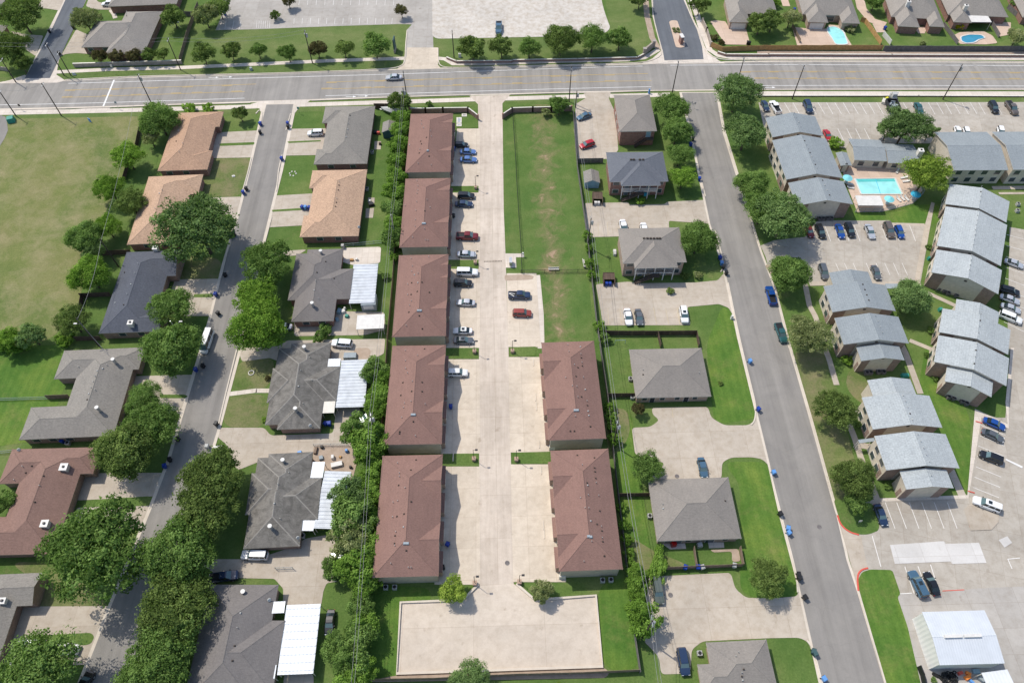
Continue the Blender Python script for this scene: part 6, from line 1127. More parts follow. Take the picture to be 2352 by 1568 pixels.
for i, dy in enumerate((-.9, .9)): wire(f'{("near", "far")[i]} wire between the crossarm poles over the big hip roofed house', [farL, WP['e'], WP['g']], 1.5, (0, dy, -.3))
wire('wire along the near side of the avenue from the dry field eastward', [WP['b'], WP['c'], WP['f'], WP['h'], WP['j'], WP['k'], WP['l'], WP['m'], WP['n'], at(2500, 150, 11)], 1.3, (0, .9, -.4), .025)
for i, dx in enumerate((-.25, .3)): wire(f'{("left", "right")[i]} backyard wire along the hedge left of the townhouses', [WP['p1'], WP['p2'], WP['p3'], at(806, 1600, 9)], 1.3, (dx, 0, -.5), .026)
for i, dx in enumerate((-.25, .3)): wire(f'{("left", "right")[i]} backyard wire along the fence right of the townhouses', [WP['j'], WP['p7'], WP['p8'], WP['p9'], at(1530, 1640, 10)], 1.3, (dx, 0, -.5), .034)
wire('backyard wire along the dry field trees', [WP['f'], WP['p4'], WP['p5'], at(262, 830, 4)], 1.2, (0, 0, -.5), .03); wire('service wire to the large grey winged house', [WP['p5'], at(240, 806, 4.5)], .5)
# street-side car park lamps on brick planters
def lot_lamp(label, base, h=4.6):
    b = at(*base); t = empty('car_park_lamp', b); tag(t, label, 'lamp post', 'car park lamps on brick bases')
    mb = MB(); mb.box(-.38, .38, -.38, .38, 0, .9, 0); mb.box(-.42, .42, -.42, .42, .9, .96, 1); mb.build('brick_base', [M['brick_t'], M['brick_t']], t)
    mb = MB(); mb.tube((0, 0, 1), (0, 0, h), .06, .05, 8); mb.build('pole', M['dark'], t); mb = MB(); mb.tube((0, 0, h-.05), (.55, 0, h), .035, n=6); mb.box(.4, .95, -.18, .18, h-.02, h+.12); mb.build('lamp_head', M['dark'], t)
for l, p in (('lamp on the grass island above the first two dark cars', (1093, 434)), ('lamp on the grass island above the long white wagon', (1092, 606)), ('lamp on the island below the dark sedan, left side of the drive', (1090, 810)), ('lamp on the island above the fifth mauve row, left side of the drive', (1089, 1056)), ('lamp at the left corner of the court', (1091, 1341)), ('lamp on the island above the upper right mauve row', (1177, 809)), ('lamp on the island between the two right mauve rows', (1186, 1057)), ('lamp at the right corner of the court', (1193, 1338))): lot_lamp(l, p)
# ================================================================== VEHICLES
PT = {k: paint('car_paint_'+k, c, m_) for k, (c, m_) in dict(white=((.75, .75, .74), 0), silver=((.55, .56, .58), .4), grey=((.13, .14, .15), .4), black=((.012, .013, .016), .1), navy=((.02, .04, .09), .2), blue=((.015, .08, .33), .3), steelblue=((.08, .16, .23), .4), red=((.42, .012, .02), .1), maroon=((.16, .012, .015), .2), olive=((.13, .15, .12), .4), teal=((.03, .11, .11), .3), brown=((.16, .13, .11), .4), skyblue=((.1, .19, .42), .2), rust=((.28, .05, .035), .2)).items()}
CG = glassy('car_glass', (.02, .03, .035), .05); CGW = glassy('windscreen_glass', (.1, .16, .17), .05)
def loft(secs, mb, m=0):
    n = len(secs[0])
    for s0, s1 in zip(secs, secs[1:]):
        for k in range(n): j = (k+1) % n; mb.face([s0[k], s0[j], s1[j], s1[k]], m)
    mb.face(list(reversed(secs[0])), m); mb.face(secs[-1], m)
def vehicle(kind):
    """vehicle at the origin, nose towards +x"""
    L, Wd, belt, top = dict(sedan=(4.8, 1.84, .92, 1.44), suv=(4.85, 1.92, 1.08, 1.75), hatch=(4.3, 1.78, .95, 1.5), pickup=(5.75, 2.0, 1.15, 1.88), van=(6.6, 2.1, 1.25, 2.5), wagon=(5.5, 2.02, 1.15, 1.92))[kind]
    root_ = empty({'sedan': 'sedan_car', 'suv': 'suv_car', 'hatch': 'hatchback_car', 'pickup': 'pickup_truck', 'van': 'passenger_van', 'wagon': 'wagon_car'}[kind]); w = Wd/2
    st = dict(sedan=[(-.5, .62, .88), (-.47, .8, .95), (-.3, .96, 1), (0, 1, 1), (.22, 1, .98), (.4, .93, .86), (.475, .78, .74), (.5, .6, .62)], hatch=[(-.5, .7, .95), (-.46, .88, 1), (-.3, .97, 1), (0, 1, 1), (.25, 1, .98), (.42, .93, .86), (.48, .78, .74), (.5, .62, .6)],
              suv=[(-.5, .75, .95), (-.47, .9, 1), (-.3, .98, 1), (0, 1, 1), (.24, 1, .98), (.41, .95, .9), (.48, .84, .8), (.5, .68, .65)], pickup=[(-.5, .88, .95), (-.485, .95, 1), (-.3, .98, 1), (0, 1, 1), (.2, 1, 1), (.42, .95, .95), (.48, .86, .85), (.5, .7, .7)])
    st['wagon'] = st['suv']; st['van'] = [(-.5, .9, 1), (-.48, .96, 1), (-.3, 1, 1), (0, 1, 1), (.3, 1, 1), (.42, .93, .85), (.48, .82, .7), (.5, .68, .55)]
    secs = []
    for fx, fwid, fh in st[kind]:
        x, a, zt = fx*L, w*fwid, belt*fh; secs.append([(x, -a*.92, .24), (x, a*.92, .24), (x, a, .45), (x, a, zt-.16), (x, a*.88, zt), (x, -a*.88, zt), (x, -a, zt-.16), (x, -a, .45)])
    mb = MB(); loft(secs, mb); 
    if kind == 'pickup':                                # open bed: rim walls on a dark floor
        x0, x1 = -.485*L, -.12*L
        mb.box(x0, x1, w*.76, w*.93, belt, belt+.1); mb.box(x0, x1, -w*.93, -w*.76, belt, belt+.1); mb.box(x0, x0+.1, -w*.8, w*.8, belt, belt+.1)
    body = mb.build('body', PT['white'], root_)
    if kind == 'pickup': mb = MB(); mb.box(-.465*L, -.13*L, -w*.76, w*.76, belt, belt+.02); mb.build('truck_bed', M['dark'], root_)
    g0, g1, t0, t1 = dict(sedan=(-.36, .22, -.2, .07), hatch=(-.48, .24, -.4, .08), suv=(-.485, .24, -.43, .1), wagon=(-.485, .24, -.45, .12), pickup=(-.12, .26, -.1, .13), van=(-.49, .42, -.47, .3))[kind]
    wb, wt = w*.87, w*.7; zb, zt = belt-.02, top-.05
    B = [(g0*L, -wb, zb), (g1*L, -wb*.96, zb), (g1*L, wb*.96, zb), (g0*L, wb, zb)]; T_ = [(t0*L, -wt, zt), (t1*L, -wt, zt), (t1*L, wt, zt), (t0*L, wt, zt)]
    mb = MB(); i = 0; mb.face([B[0], B[1], T_[1], T_[0]]); mb.face([B[2], B[3], T_[3], T_[2]]); mb.face([B[3], B[0], T_[0], T_[3]]); mb.face(T_); mb.build('side_windows', CG, root_)
    mb = MB(); mb.face([B[1], B[2], T_[2], T_[1]]); mb.build('windscreen', CGW, root_)
    mb = MB(); rx0, rx1 = t0*L-.05, t1*L+.05
    secs = [[(x, -a, zt-.03), (x, a, zt-.03), (x, a*.93, zt+.05*f), (x, -a*.93, zt+.05*f)] for x, a, f in ((rx0, wt*.93, .4), (rx0+.2, wt*1.04, 1), ((rx0+rx1)/2, wt*1.05, 1.3), (rx1-.2, wt*1.03, 1), (rx1, wt*.93, .4))]
    loft(secs, mb)
    for fx in ([.35] if kind == 'pickup' else [.28, .62] if kind in ('sedan', 'hatch') else [.05, .35, .7]):      # pillars
        for s_ in (-1, 1):
            xb, xt = (g0+(g1-g0)*fx)*L, (t0+(t1-t0)*fx)*L; mb.hexa([(xb-.05, s_*(wb+.012)-.012, zb), (xb+.05, s_*(wb+.012)-.012, zb), (xb+.05, s_*(wb+.012)+.012, zb), (xb-.05, s_*(wb+.012)+.012, zb)], [(xt-.05, s_*(wt+.012)-.012, zt), (xt+.05, s_*(wt+.012)-.012, zt), (xt+.05, s_*(wt+.012)+.012, zt), (xt-.05, s_*(wt+.012)+.012, zt)])
    mb.build('roof_panel', PT['white'], root_)
    for s_ in (-1, 1):
        for fx in ((-.31, .3) if kind != 'van' else (-.3, .33)):
            rr = .33 if kind in ('sedan', 'hatch') else .39; x = fx*L; y = s_*(w-.1); mb = MB(); mb.tube((x, y-.12, rr), (x, y+.12, rr), rr, n=14); o = mb.build('wheel', M['tyre'], root_)
            mb = MB(); ys = y+s_*.115; mb.tube((x, ys, rr), (x, ys+s_*.02, rr), rr*.6, n=10); mb.build('rim', M['steel'], o)
        mb = MB(); mb.box(L*.465, L*.49, s_*w*.62-.18, s_*w*.62+.18, belt*.62, belt*.78); mb.build('headlight', M['lampw'], root_)
        mb = MB(); mb.box(-L*.502, -L*.485, s_*w*.66-.14, s_*w*.66+.14, belt*.62, belt*.84); mb.build('tail_light', M['lampred'], root_)
        mb = MB(); xm = g1*L-.25; mb.box(xm-.08, xm+.1, s_*(w+.08)-.1, s_*(w+.08)+.1, belt-.02, belt+.14); mb.build('mirror', M['dark'], root_)
    return root_
VP, used = {}, {}
for k in ('sedan', 'suv', 'hatch', 'pickup', 'van', 'wagon'): VP[k] = vehicle(k)
def car(kind, colr, label, a, b, group='parked cars and trucks', sunroof=False, z=.09):
    """a: rear, b: front, both surveyed at about half the height of the vehicle"""
    A, B = at(a[0], a[1], .8), at(b[0], b[1], .8); d = B-A; c = (A+B)/2
    t = VP[kind] if kind not in used else copy_tree(VP[kind]); used[kind] = 1
    t.location = (c.x, c.y, z); t.rotation_euler = (0, 0, math.atan2(d.y, d.x)); tag(t, label, {'pickup': 'pickup truck', 'van': 'van'}.get(kind, 'car'), group)
    L = dict(sedan=4.8, suv=4.85, hatch=4.3, pickup=5.75, van=6.6, wagon=5.5)[kind]
    s_ = min(1.06, max(.94, (d.length)/L)); t.scale = (s_, s_, s_)
    for ch in t.children:
        if ch.name.split('.')[0] in ('body', 'roof_panel'): ch.material_slots[0].link = 'OBJECT'; ch.material_slots[0].material = PT[colr]
    if sunroof:
        top = dict(sedan=1.44, suv=1.75, hatch=1.5, wagon=1.92)[kind]; mb = MB(); mb.box(-.55, .2, -.38, .38, top-.03, top+.035); mb.build('sunroof', CG, t)
    return t
def T2(t, *ps): return P(t, *ps)
C_ = [('suv', 'black', 'dark suv with a black sheen, first in the row below the upper grass island', '11', (1852, 228), (2008, 230)), ('sedan', 'navy', 'dark sedan beside the black suv under the upper grass island', '11', (1828, 302), (1992, 304)),
 ('pickup', 'maroon', 'dark red crew cab pickup in the west stalls', '11', (1838, 600), (2043, 604)), ('sedan', 'silver', 'silver sedan just above the second grass island of the west stalls', '11', (1848, 762), (2020, 766)), ('wagon', 'white', 'long white wagon below the second grass island', '11', (1842, 930), (2040, 932)), ('suv', 'black', 'black car under the long white wagon', '11', (1816, 1030), (1985, 1030)), ('sedan', 'silver', 'silver sedan alone in the middle west stalls', '11', (2008, 1212), (1845, 1204)), ('sedan', 'white', 'white sedan with a dark sunroof above the third grass island', '11', (1980, 1468), (1815, 1466)), ('sedan', 'grey', 'dark grey sedan right below the sunroof sedan', '11', (1815, 1556), (2000, 1556)), ('suv', 'white', 'white wagon standing close to the fourth mauve row garage', '12', (1768, 286), (1938, 286)),
 ('hatch', 'black', 'small black car in shade at the first mauve row', '10', (1845, 1328), (1925, 1328)), ('sedan', 'skyblue', 'light blue sedan in the lower stall of the first mauve row', '10', (1872, 1462), (2030, 1464)), ('sedan', 'skyblue', 'light blue car in the upper stall of the first mauve row', '10', (1872, 1390), (2022, 1392)),
 ('pickup', 'navy', 'dark pickup with white boards in its bed, right of the central drive', '21', (-35, 1142), (170, 1142)), ('suv', 'rust', 'brick red suv below the dark pickup, right of the central drive', '21', (5, 1305), (180, 1308)),
 ('sedan', 'steelblue', 'blue silver sedan parked aslant beside the red brick duplex', '20', (725, 1042), (600, 1088)), ('hatch', 'red', 'bright red hatchback parked aslant in the duplex yard', '20', (755, 1305), (625, 1348)),
 ('sedan', 'white', 'left white car behind the taupe two storey roof', '21', (1012, 450), (1040, 580)), ('sedan', 'white', 'right white car mostly hidden by the taupe two storey roof', '21', (1203, 480), (1228, 610)), ('sedan', 'white', 'white sedan left of the grey one above the dark fence', '21', (1055, 1265), (1080, 1415)), ('sedan', 'grey', 'grey sedan right of the white one above the dark fence', '21', (1155, 1270), (1180, 1415)), ('suv', 'white', 'white wagon with a sunroof at the right end of the duplex stalls', '21', (1568, 1250), (1592, 1395)),
 ('sedan', 'steelblue', 'blue grey sedan above the lower duplex', '22', (1735, 1075), (1770, 1235)), ('wagon', 'olive', 'olive wagon beside the drooping vine bush', '23', (1322, 602), (1358, 830)), ('suv', 'navy', 'blue wagon with roof bars at the bottom of the duplex lots', '23', (1552, 1240), (1600, 1500)),
 ('pickup', 'blue', 'blue pickup on the right kerb of the east street', '31', (50, 1228), (5, 1062)), ('pickup', 'teal', 'dark green pickup with a loaded bed on the right kerb', '31', (90, 1410), (150, 1568)),
 ('suv', 'white', 'white suv in the first driveway right of the west street', '10', (610, 1218), (480, 1224)), ('sedan', 'silver', 'pale sedan half under the broad bright tree by the dark grey house', '11', (325, 1430), (165, 1425)), ('suv', 'white', 'white suv on the dirt stained drive above the stained roof', '12', (885, 25), (695, 10)), ('van', 'white', 'long white passenger van on the left kerb of the west street', '01', (1932, 1482), (1870, 1660)),
 ('wagon', 'white', 'white wagon with a black rear window in the lowest left driveway', '03', (460, 1240), (720, 1262)), ('suv', 'silver', 'silver suv beside the garage of the lowest left house', '03', (430, 1218), (150, 1225)), ('sedan', 'white', 'white car seen through the branches at bottom left', '03', (300, 1385), (75, 1365)), ('wagon', 'white', 'white wagon below the cross hipped roof, left of the chain link gate', '13', (95, 395), (-120, 388)), ('pickup', 'navy', 'blue pickup half under the dark tree line', '03', (1945, 605), (2170, 575)), ('sedan', 'white', 'white car tucked under the hedge below the rust streaked patio roof', '13', (860, 405), (700, 408)), ('sedan', 'black', 'black sedan parked on the grass beside the bright white patio roof', '13', (690, 905), (665, 1112)), ('suv', 'grey', 'grey suv wedged into the hedge beside the striped patio roof', '12', (1090, 670), (980, 720)), ('suv', 'black', 'dark car under the shadow at the bottom of the west street', '03', (740, 1640), (810, 1510)),
 ('suv', 'white', 'white suv in the far driveway by the dark side street', '00', (1050, 32), (942, 38)), ('sedan', 'white', 'white sedan in the driveway at the left edge beyond the avenue', '00', (95, 345), (232, 368)), ('sedan', 'silver', 'silver sedan driving on the avenue', '10', (1345, 708), (1185, 712)), ('pickup', 'steelblue', 'grey blue pickup alone on the gravel lot', '10', (2232, 195), (2228, 318)),
 ('sedan', 'navy', 'dark car half under the corner oak of the apartment car park', '20', (2305, 925), (2350, 1015)), ('pickup', 'white', 'white pickup at the left end of the avenue side car park', '30', (100, 1040), (32, 930)), ('suv', 'navy', 'navy suv near the first avenue pole of the apartment car park', '30', (345, 932), (392, 1035)), ('sedan', 'red', 'red sedan beside the first apartment block', '30', (525, 1192), (572, 1285)), ('sedan', 'teal', 'dark teal sedan right of the dump trailer', '30', (1362, 945), (1410, 1045)), ('suv', 'black', 'black suv near the right end of the avenue side car park', '30', (2045, 940), (2102, 1035)), ('pickup', 'brown', 'brown grey pickup at the right end of the avenue side car park', '30', (2200, 935), (2280, 1048)),
 ('sedan', 'white', 'white car just behind the ridge along roof, left', '30', (1735, 1160), (1760, 1250)), ('hatch', 'white', 'white car just behind the ridge along roof, middle', '30', (1815, 1175), (1840, 1255)), ('hatch', 'white', 'white car just behind the ridge along roof, right', '30', (2130, 1165), (2155, 1250)),
 ('sedan', 'maroon', 'very dark car in oak shade at the left of the middle car park', '31', (355, 500), (405, 600)), ('suv', 'black', 'black suv second in the upper row of the middle car park', '31', (455, 500), (510, 615)), ('sedan', 'blue', 'blue sedan in the upper row of the middle car park', '31', (640, 490), (685, 615)), ('suv', 'black', 'black suv right of the blue sedan in the middle car park', '31', (725, 485), (780, 605)), ('sedan', 'silver', 'silver sedan alone in the centre of the middle car park row', '31', (910, 492), (965, 620)), ('suv', 'brown', 'silver brown suv left of the bright blue hatchback', '31', (1085, 480), (1140, 612)), ('hatch', 'blue', 'bright blue hatchback at the right end of the middle car park row', '31', (1185, 505), (1235, 615)), ('suv', 'grey', 'dark grey suv in the lower row of the middle car park', '31', (490, 862), (535, 995)), ('sedan', 'grey', 'dark sedan alone above the stepped blue grey gables', '31', (970, 870), (1020, 995)),
 ('sedan', 'silver', 'pale sedan alone in the right hand car park, upper', '31', (2185, 822), (2340, 875)), ('suv', 'black', 'black car at the top of the group of four in the right hand car park', '31', (2140, 1080), (2305, 1125)), ('sedan', 'silver', 'silver car second in the group of four in the right hand car park', '31', (2145, 1150), (2305, 1205)), ('sedan', 'silver', 'silver car third in the group of four in the right hand car park', '31', (2145, 1230), (2320, 1290)), ('wagon', 'white', 'white car lowest in the group of four in the right hand car park', '31', (2140, 1312), (2318, 1382)),
 ('sedan', 'blue', 'bright blue sedan at the corner of the right hand block walkway', '32', (1988, 712), (2180, 792)), ('sedan', 'grey', 'grey sedan right below the bright blue sedan', '32', (1968, 815), (2168, 905)), ('suv', 'black', 'black car alone below the grey sedan in the right hand stalls', '32', (2148, 1100), (1955, 1025)), ('wagon', 'white', 'long white suv with dark roof glass beside the traffic island', '32', (2128, 1538), (1895, 1450)), ('sedan', 'navy', 'dark blue sedan left of the empty stalls below the pale gables', '32', (1005, 1500), (1075, 1680)),
 ('wagon', 'steelblue', 'blue green wagon with a glass roof above the workshop', '33', (1430, 765), (1325, 552)), ('sedan', 'black', 'dark sedan right of the blue green wagon above the workshop', '33', (1555, 755), (1458, 548))]
for kd, cl, lb, tl, a, b in C_: car(kd, cl, lb, *P(tl, a, b), sunroof='sunroof' in lb or 'roof glass' in lb or 'glass roof' in lb)
# white boards in the dark pickup's bed
p = at(*P('21', (-5, 1140))[0], 1.3); mb = MB(); mb.obox((0, 0), (1, -.8), 1.6, .18, 0, .06); mb.obox((0.2, .35), (1, -.3), 1.3, .15, .065, .12); tag(mb.build('loose_board', M['trim'], loc=(p.x, p.y, 1.3)), 'white boards lying in the bed of the dark pickup', 'boards')
# covered boat
a, b = P('10', (1320, 1035), (1150, 992)); A, B = at(*a, 1), at(*b, 1); c = (A+B)/2; d = B-A
t = empty('covered_boat', (c.x, c.y, 0), math.atan2(d.y, d.x)); tag(t, 'boat under a pale grey cover on a trailer beside the avenue fence', 'boat')
mb = MB(); secs = [[(x, -w_*.7, .6), (x, w_*.7, .6), (x, w_, 1.3), (x, w_*.5, 1.3+h_), (x, 0, 1.4+h_), (x, -w_*.5, 1.3+h_), (x, -w_, 1.3)] for x, w_, h_ in ((-3, .95, .2), (-2, 1.1, .45), (-.5, 1.15, .7), (.8, 1.0, .5), (2.2, .6, .2), (3.1, .08, .02))]; loft(secs, mb); mb.build('boat_cover', M['ac'], t)
mb = MB(); mb.tube((-3, .8, .45), (3.6, 0, .45), .06, n=6); mb.tube((-3, -.8, .45), (3.6, 0, .45), .06, n=6); mb.build('trailer', M['steel'], t)
for s_ in (-1, 1): mb = MB(); mb.tube((-1, s_*.95-.1, .33), (-1, s_*.95+.1, .33), .33, n=12); mb.build('wheel', M['tyre'], t)
# dump trailer truck
a = at(*P('30', (1130, 1000))[0]); t = empty('dump_trailer', a, -.05); tag(t, 'dump trailer with a dark open box heaped with scrap in the avenue side car park', 'dump trailer')
mb = MB(); mb.box(-1.6, 1.6, -2.4, 2.2, .8, .95); 
for q in ((-1.65, -1.5, -2.4, 2.2), (1.5, 1.65, -2.4, 2.2), (-1.5, 1.5, 2.05, 2.2)): mb.box(*q, .95, 2.0)
mb.build('dump_box', M['iron'], t)
mb = MB()
for k in range(16): x, y = R.uniform(-1.2, 1), R.uniform(-1.9, 1.7); mb.obox((x, y), (R.uniform(-1, 1), R.uniform(-1, 1)), R.uniform(.5, 1.4), R.uniform(.2, .5), 1.0+k*.01, 1.3+R.random()*.5)
mb.build('scrap_load', M['greywall'], t)
for s_ in (-1, 1):
    for y in (-1.2, -.3): mb = MB(); mb.tube((s_*1.35-.12, y, .4), (s_*1.35+.12, y, .4), .4, n=12); mb.build('wheel', M['tyre'], t)
mb = MB(); mb.box(-1.5, 1.5, -2.5, -2.4, .95, 2.0); mb.build('tailgate', M['iron'], t)
a = at(*P('30', (1135, 925))[0]); t = empty('small_tractor', a); tag(t, 'grey cabbed tractor with white lamps on the verge behind the dump trailer', 'tractor')
mb = MB(); mb.box(-.8, .8, -1.2, 1.2, .7, 1.6, top=.1); mb.build('body', M['steel'], t); mb = MB(); mb.box(-.75, .75, -.7, .8, 1.6, 2.6, top=.12); mb.build('cab', M['ac'], t)
for s_ in (-1, 1):
    mb = MB(); mb.tube((s_*1.0-.18, -.6, .65), (s_*1.0+.18, -.6, .65), .65, n=14); mb.build('wheel', M['tyre'], t); mb = MB(); mb.tube((s_*.9, .9, .45), (s_*.9+.25*s_, .9, .45), .45, n=12); mb.build('wheel', M['tyre'], t); mb = MB(); mb.box(s_*1.1-.15, s_*1.1+.15, .4, .7, 2.2, 2.5); mb.build('work_lamp', M['lampw'], t)
a = at(*P('30', (1060, 945))[0]); mb = MB(); mb.obox((0, 0), (.5, 1), 2.0, 1.1, .1, .9); tag(mb.build('material_pile', M['cream'], loc=a), 'cream wrapped pile left of the dump trailer', 'wrapped pile'); a = at(*P('30', (1082, 922))[0]); mb = MB(); mb.obox((0, 0), (1, .5), .9, .5, .3, 1.0); tag(mb.build('yellow_bag', M['yellowp'], loc=a), 'bright yellow bag on the pile left of the dump trailer', 'bag')
# ================================================================== BINS
def bin_proto():
    t = empty('wheelie_bin'); mb = MB(); mb.hexa([(-.24, -.27, .06), (.24, -.27, .06), (.24, .27, .06), (-.24, .27, .06)], [(-.33, -.36, 1.0), (.33, -.36, 1.0), (.33, .36, 1.0), (-.33, .36, 1.0)]); mb.build('tub', M['dark'], t)
    mb = MB(); mb.hexa([(-.36, -.4, 1.0), (.36, -.4, 1.0), (.36, .42, 1.0), (-.36, .42, 1.0)], [(-.27, -.3, 1.12), (.27, -.3, 1.12), (.3, .36, 1.1), (-.3, .36, 1.1)]); mb.build('lid', M['dark'], t)
    mb = MB(); mb.tube((-.3, .45, .95), (.3, .45, .95), .025, n=6); mb.build('handle', M['dark'], t)
    for s_ in (-1, 1): mb = MB(); mb.tube((s_*.27-.04, .3, .13), (s_*.27+.04, .3, .13), .13, n=10); mb.build('wheel', M['tyre'], t)
    return t
BP = bin_proto(); nb_ = 0
def wbin(label, px, col, z=.08):
    global nb_; t = BP if nb_ == 0 else copy_tree(BP); nb_ += 1
    a = at(px[0], px[1], .6); t.location = (a.x, a.y, z); t.rotation_euler = (0, 0, R.uniform(-.5, .5)); tag(t, label, 'wheelie bin', 'wheelie bins'); t.scale = (1.12, 1.12, 1.12)
    for ch in t.children:
        if ch.name.split('.')[0] in ('tub', 'lid'): ch.material_slots[0].link = 'OBJECT'; ch.material_slots[0].material = M[{'k': 'dark', 'b': 'bin_blue', 'p': 'bin_pale', 'g': 'dteal', 'w': 'ac'}[col if ch.name.startswith('tub') or col != 'h' else 'k']]
for tl, xy, c, l in (('10', (40, 1140), 'b', 'blue bin at the left kerb near the top of the west street'), ('10', (38, 1218), 'k', 'black bin at the left kerb near the top of the west street'), ('10', (292, 1138), 'b', 'blue bin at the right kerb near the top of the west street'), ('10', (294, 1168), 'k', 'black bin just below the blue one at the top right kerb of the west street'), ('10', (236, 1460), 'b', 'blue bin at the right kerb by the second driveway'),
 ('01', (2262, 168), 'k', 'black bin at the left kerb by the second orange roofed lawn'), ('01', (2235, 202), 'b', 'blue bin at the left kerb by the second orange roofed lawn'), ('01', (2122, 602), 'b', 'blue bin beside the huge spreading tree'), ('01', (2152, 585), 'k', 'black bin beside the huge spreading tree'), ('01', (2068, 962), 'k', 'black bin at the kerb by the charcoal house lawn'), ('01', (1982, 1138), 'b', 'blue bin on the grass strip of the charcoal house drive'), ('01', (2003, 1312), 'k', 'black bin on the asphalt above the white van'),
 ('02', (1800, 262), 'b', 'blue bin at the kerb below the white van'), ('02', (1866, 228), 'k', 'black bin in tree shade below the white van'), ('02', (1988, 760), 'k', 'black bin standing out at the right kerb below the small lawn'), ('02', (1562, 1088), 'k', 'black bin at the kerb by the dark broad oak'), ('02', (1516, 1148), 'b', 'blue bin at the kerb by the dark broad oak'), ('02', (1905, 968), 'w', 'white bin at the right kerb beside the white tarp'), ('02', (575, 918), 'b', 'blue bin against the lower wall of the large grey winged house'), ('02', (1635, 900), 'k', 'black bin lost in the tree shade on the left kerb'),
 ('11', (425, 340), 'b', 'left of the three blue bins beside the tan orange roof'), ('11', (455, 342), 'p', 'middle of the three blue bins beside the tan orange roof'), ('11', (490, 345), 'b', 'right of the three blue bins beside the tan orange roof'), ('11', (1812, 418), 'k', 'black bin at a garage of the second mauve row'), ('10', (1820, 1372), 'b', 'dark blue bin in shade at the first mauve row'), ('12', (1790, 602), 'b', 'dark blue bin in shade at the fourth mauve row'), ('12', (640, 758), 'b', 'left of the two blue bins below the beige awning'), ('12', (675, 758), 'b', 'right of the two blue bins below the beige awning'), ('13', (1760, 298), 'b', 'dark blue bin in shade at the fifth mauve row'), ('13', (1718, 512), 'k', 'black bin at the last garage of the fifth mauve row'),
 ('21', (1910, 802), 'b', 'bright blue bin below the round tree on the east street kerb'), ('21', (1925, 852), 'p', 'pale blue bin second in the row on the east street kerb'), ('21', (1942, 888), 'k', 'black bin third in the row on the east street kerb'), ('21', (1968, 942), 'k', 'black bin last in the row on the east street kerb'), ('21', (1722, 78), 'b', 'dark blue bin under the tree by the slate roofed duplex'), ('20', (1640, 1330), 'b', 'dark bin in tree shade below the red brick duplex'), ('20', (1662, 1280), 'k', 'black bin in tree shade below the red brick duplex'),
 ('22', (2185, 185), 'p', 'grey blue bin standing out on the east street asphalt'), ('22', (2262, 625), 'b', 'dark blue bin at the kerb by the large corner lawn'), ('32', (50, 1205), 'p', 'bright blue bin at the kerb of the second corner lawn'), ('33', (112, 18), 'k', 'dark brown bin at the lawn kerb'), ('33', (182, 150), 'p', 'grey blue bin of the pair on the lower east street kerb'), ('33', (190, 192), 'p', 'bright blue bin of the pair on the lower east street kerb'), ('33', (278, 575), 'k', 'upper black bin of the pair right of the round dark tree'), ('33', (285, 610), 'k', 'lower black bin of the pair right of the round dark tree'), ('33', (338, 785), 'k', 'single black bin at the drive mouth by the east street'), ('33', (415, 1280), 'g', 'left dark green bin at the kerb near the bottom'), ('33', (430, 1300), 'g', 'right dark green bin at the kerb near the bottom'), ('33', (512, 1530), 'p', 'blue bin at the bottom edge of the east street'),
 ('23', (1590, 508), 'b', 'left blue bin outside the patio fence'), ('23', (1708, 506), 'b', 'right blue bin outside the patio fence'), ('23', (1748, 508), 'w', 'white bin beside the right blue bin outside the patio fence'), ('23', (2040, 492), 'w', 'white box bin at the right end of the patio fence'), ('00', (455, 292), 'k', 'black bin at the left kerb of the dark side street'), ('00', (672, 250), 'k', 'black bin beside the round pale green tree'), ('00', (545, 492), 'k', 'black bin at the driveway below the big hip roofed house'), ('00', (2065, 130), 'b', 'blue bin beside the bushy trees of the far car park'), ('30', (242, 95), 'b', 'blue bin beside the second far house'), ('30', (1075, 262), 'b', 'blue bin on the path by the plain square lawn'), ('20', (2165, 398), 'k', 'left black bin on the far paved yard'), ('20', (2182, 402), 'k', 'right black bin on the far paved yard')): wbin(l, P(tl, xy)[0], c)
# ================================================================== SMALL THINGS
def ac(label, px, mat='ac'):
    a = at(px[0], px[1], .4); t = empty('air_conditioner', a); t.location.z = 0; tag(t, label, 'air conditioner', 'air conditioners')
    mb = MB(); mb.box(-.42, .42, -.42, .42, .05, .85); mb.build('case', M[mat], t); mb = MB(); mb.tube((0, 0, .85), (0, 0, .89), .33, n=14); mb.build('fan', M['dark'], t)
for l, x in (('air conditioner left of the lower duplex', P('23', (1265, 35))), ('air conditioner left of the low six windowed duplex', P('22', (1088, 345))), ('left air conditioner below the fifth mauve row', P('13', (1193, 690))), ('right air conditioner below the fifth mauve row', P('13', (1275, 690))), ('left air conditioner below the lower right mauve row', P('23', (832, 625))), ('right air conditioner below the lower right mauve row', P('23', (908, 622))), ('black fan air conditioner below the small white awning', P('13', (430, 218))), ('air conditioner beside the blue bin of the large grey winged house', P('02', (625, 935))), ('air conditioner behind the grey house in its shade', P('10', (1068, 1400))), ('air conditioner behind the tan orange roof', P('11', (1020, 170))), ('air conditioner in shade below the grey bottom house eave', P('13', (170, 775))), ('grey air conditioner beside the bottom duplex', P('23', (1722, 1295))), ('air conditioner below the corner of the low six windowed duplex', P('22', (1105, 512))), ('left air conditioner of the pair at the far right walkway', P('31', (2295, 310))), ('right air conditioner of the pair at the far right walkway', P('31', (2290, 370)))): ac(l, x[0])
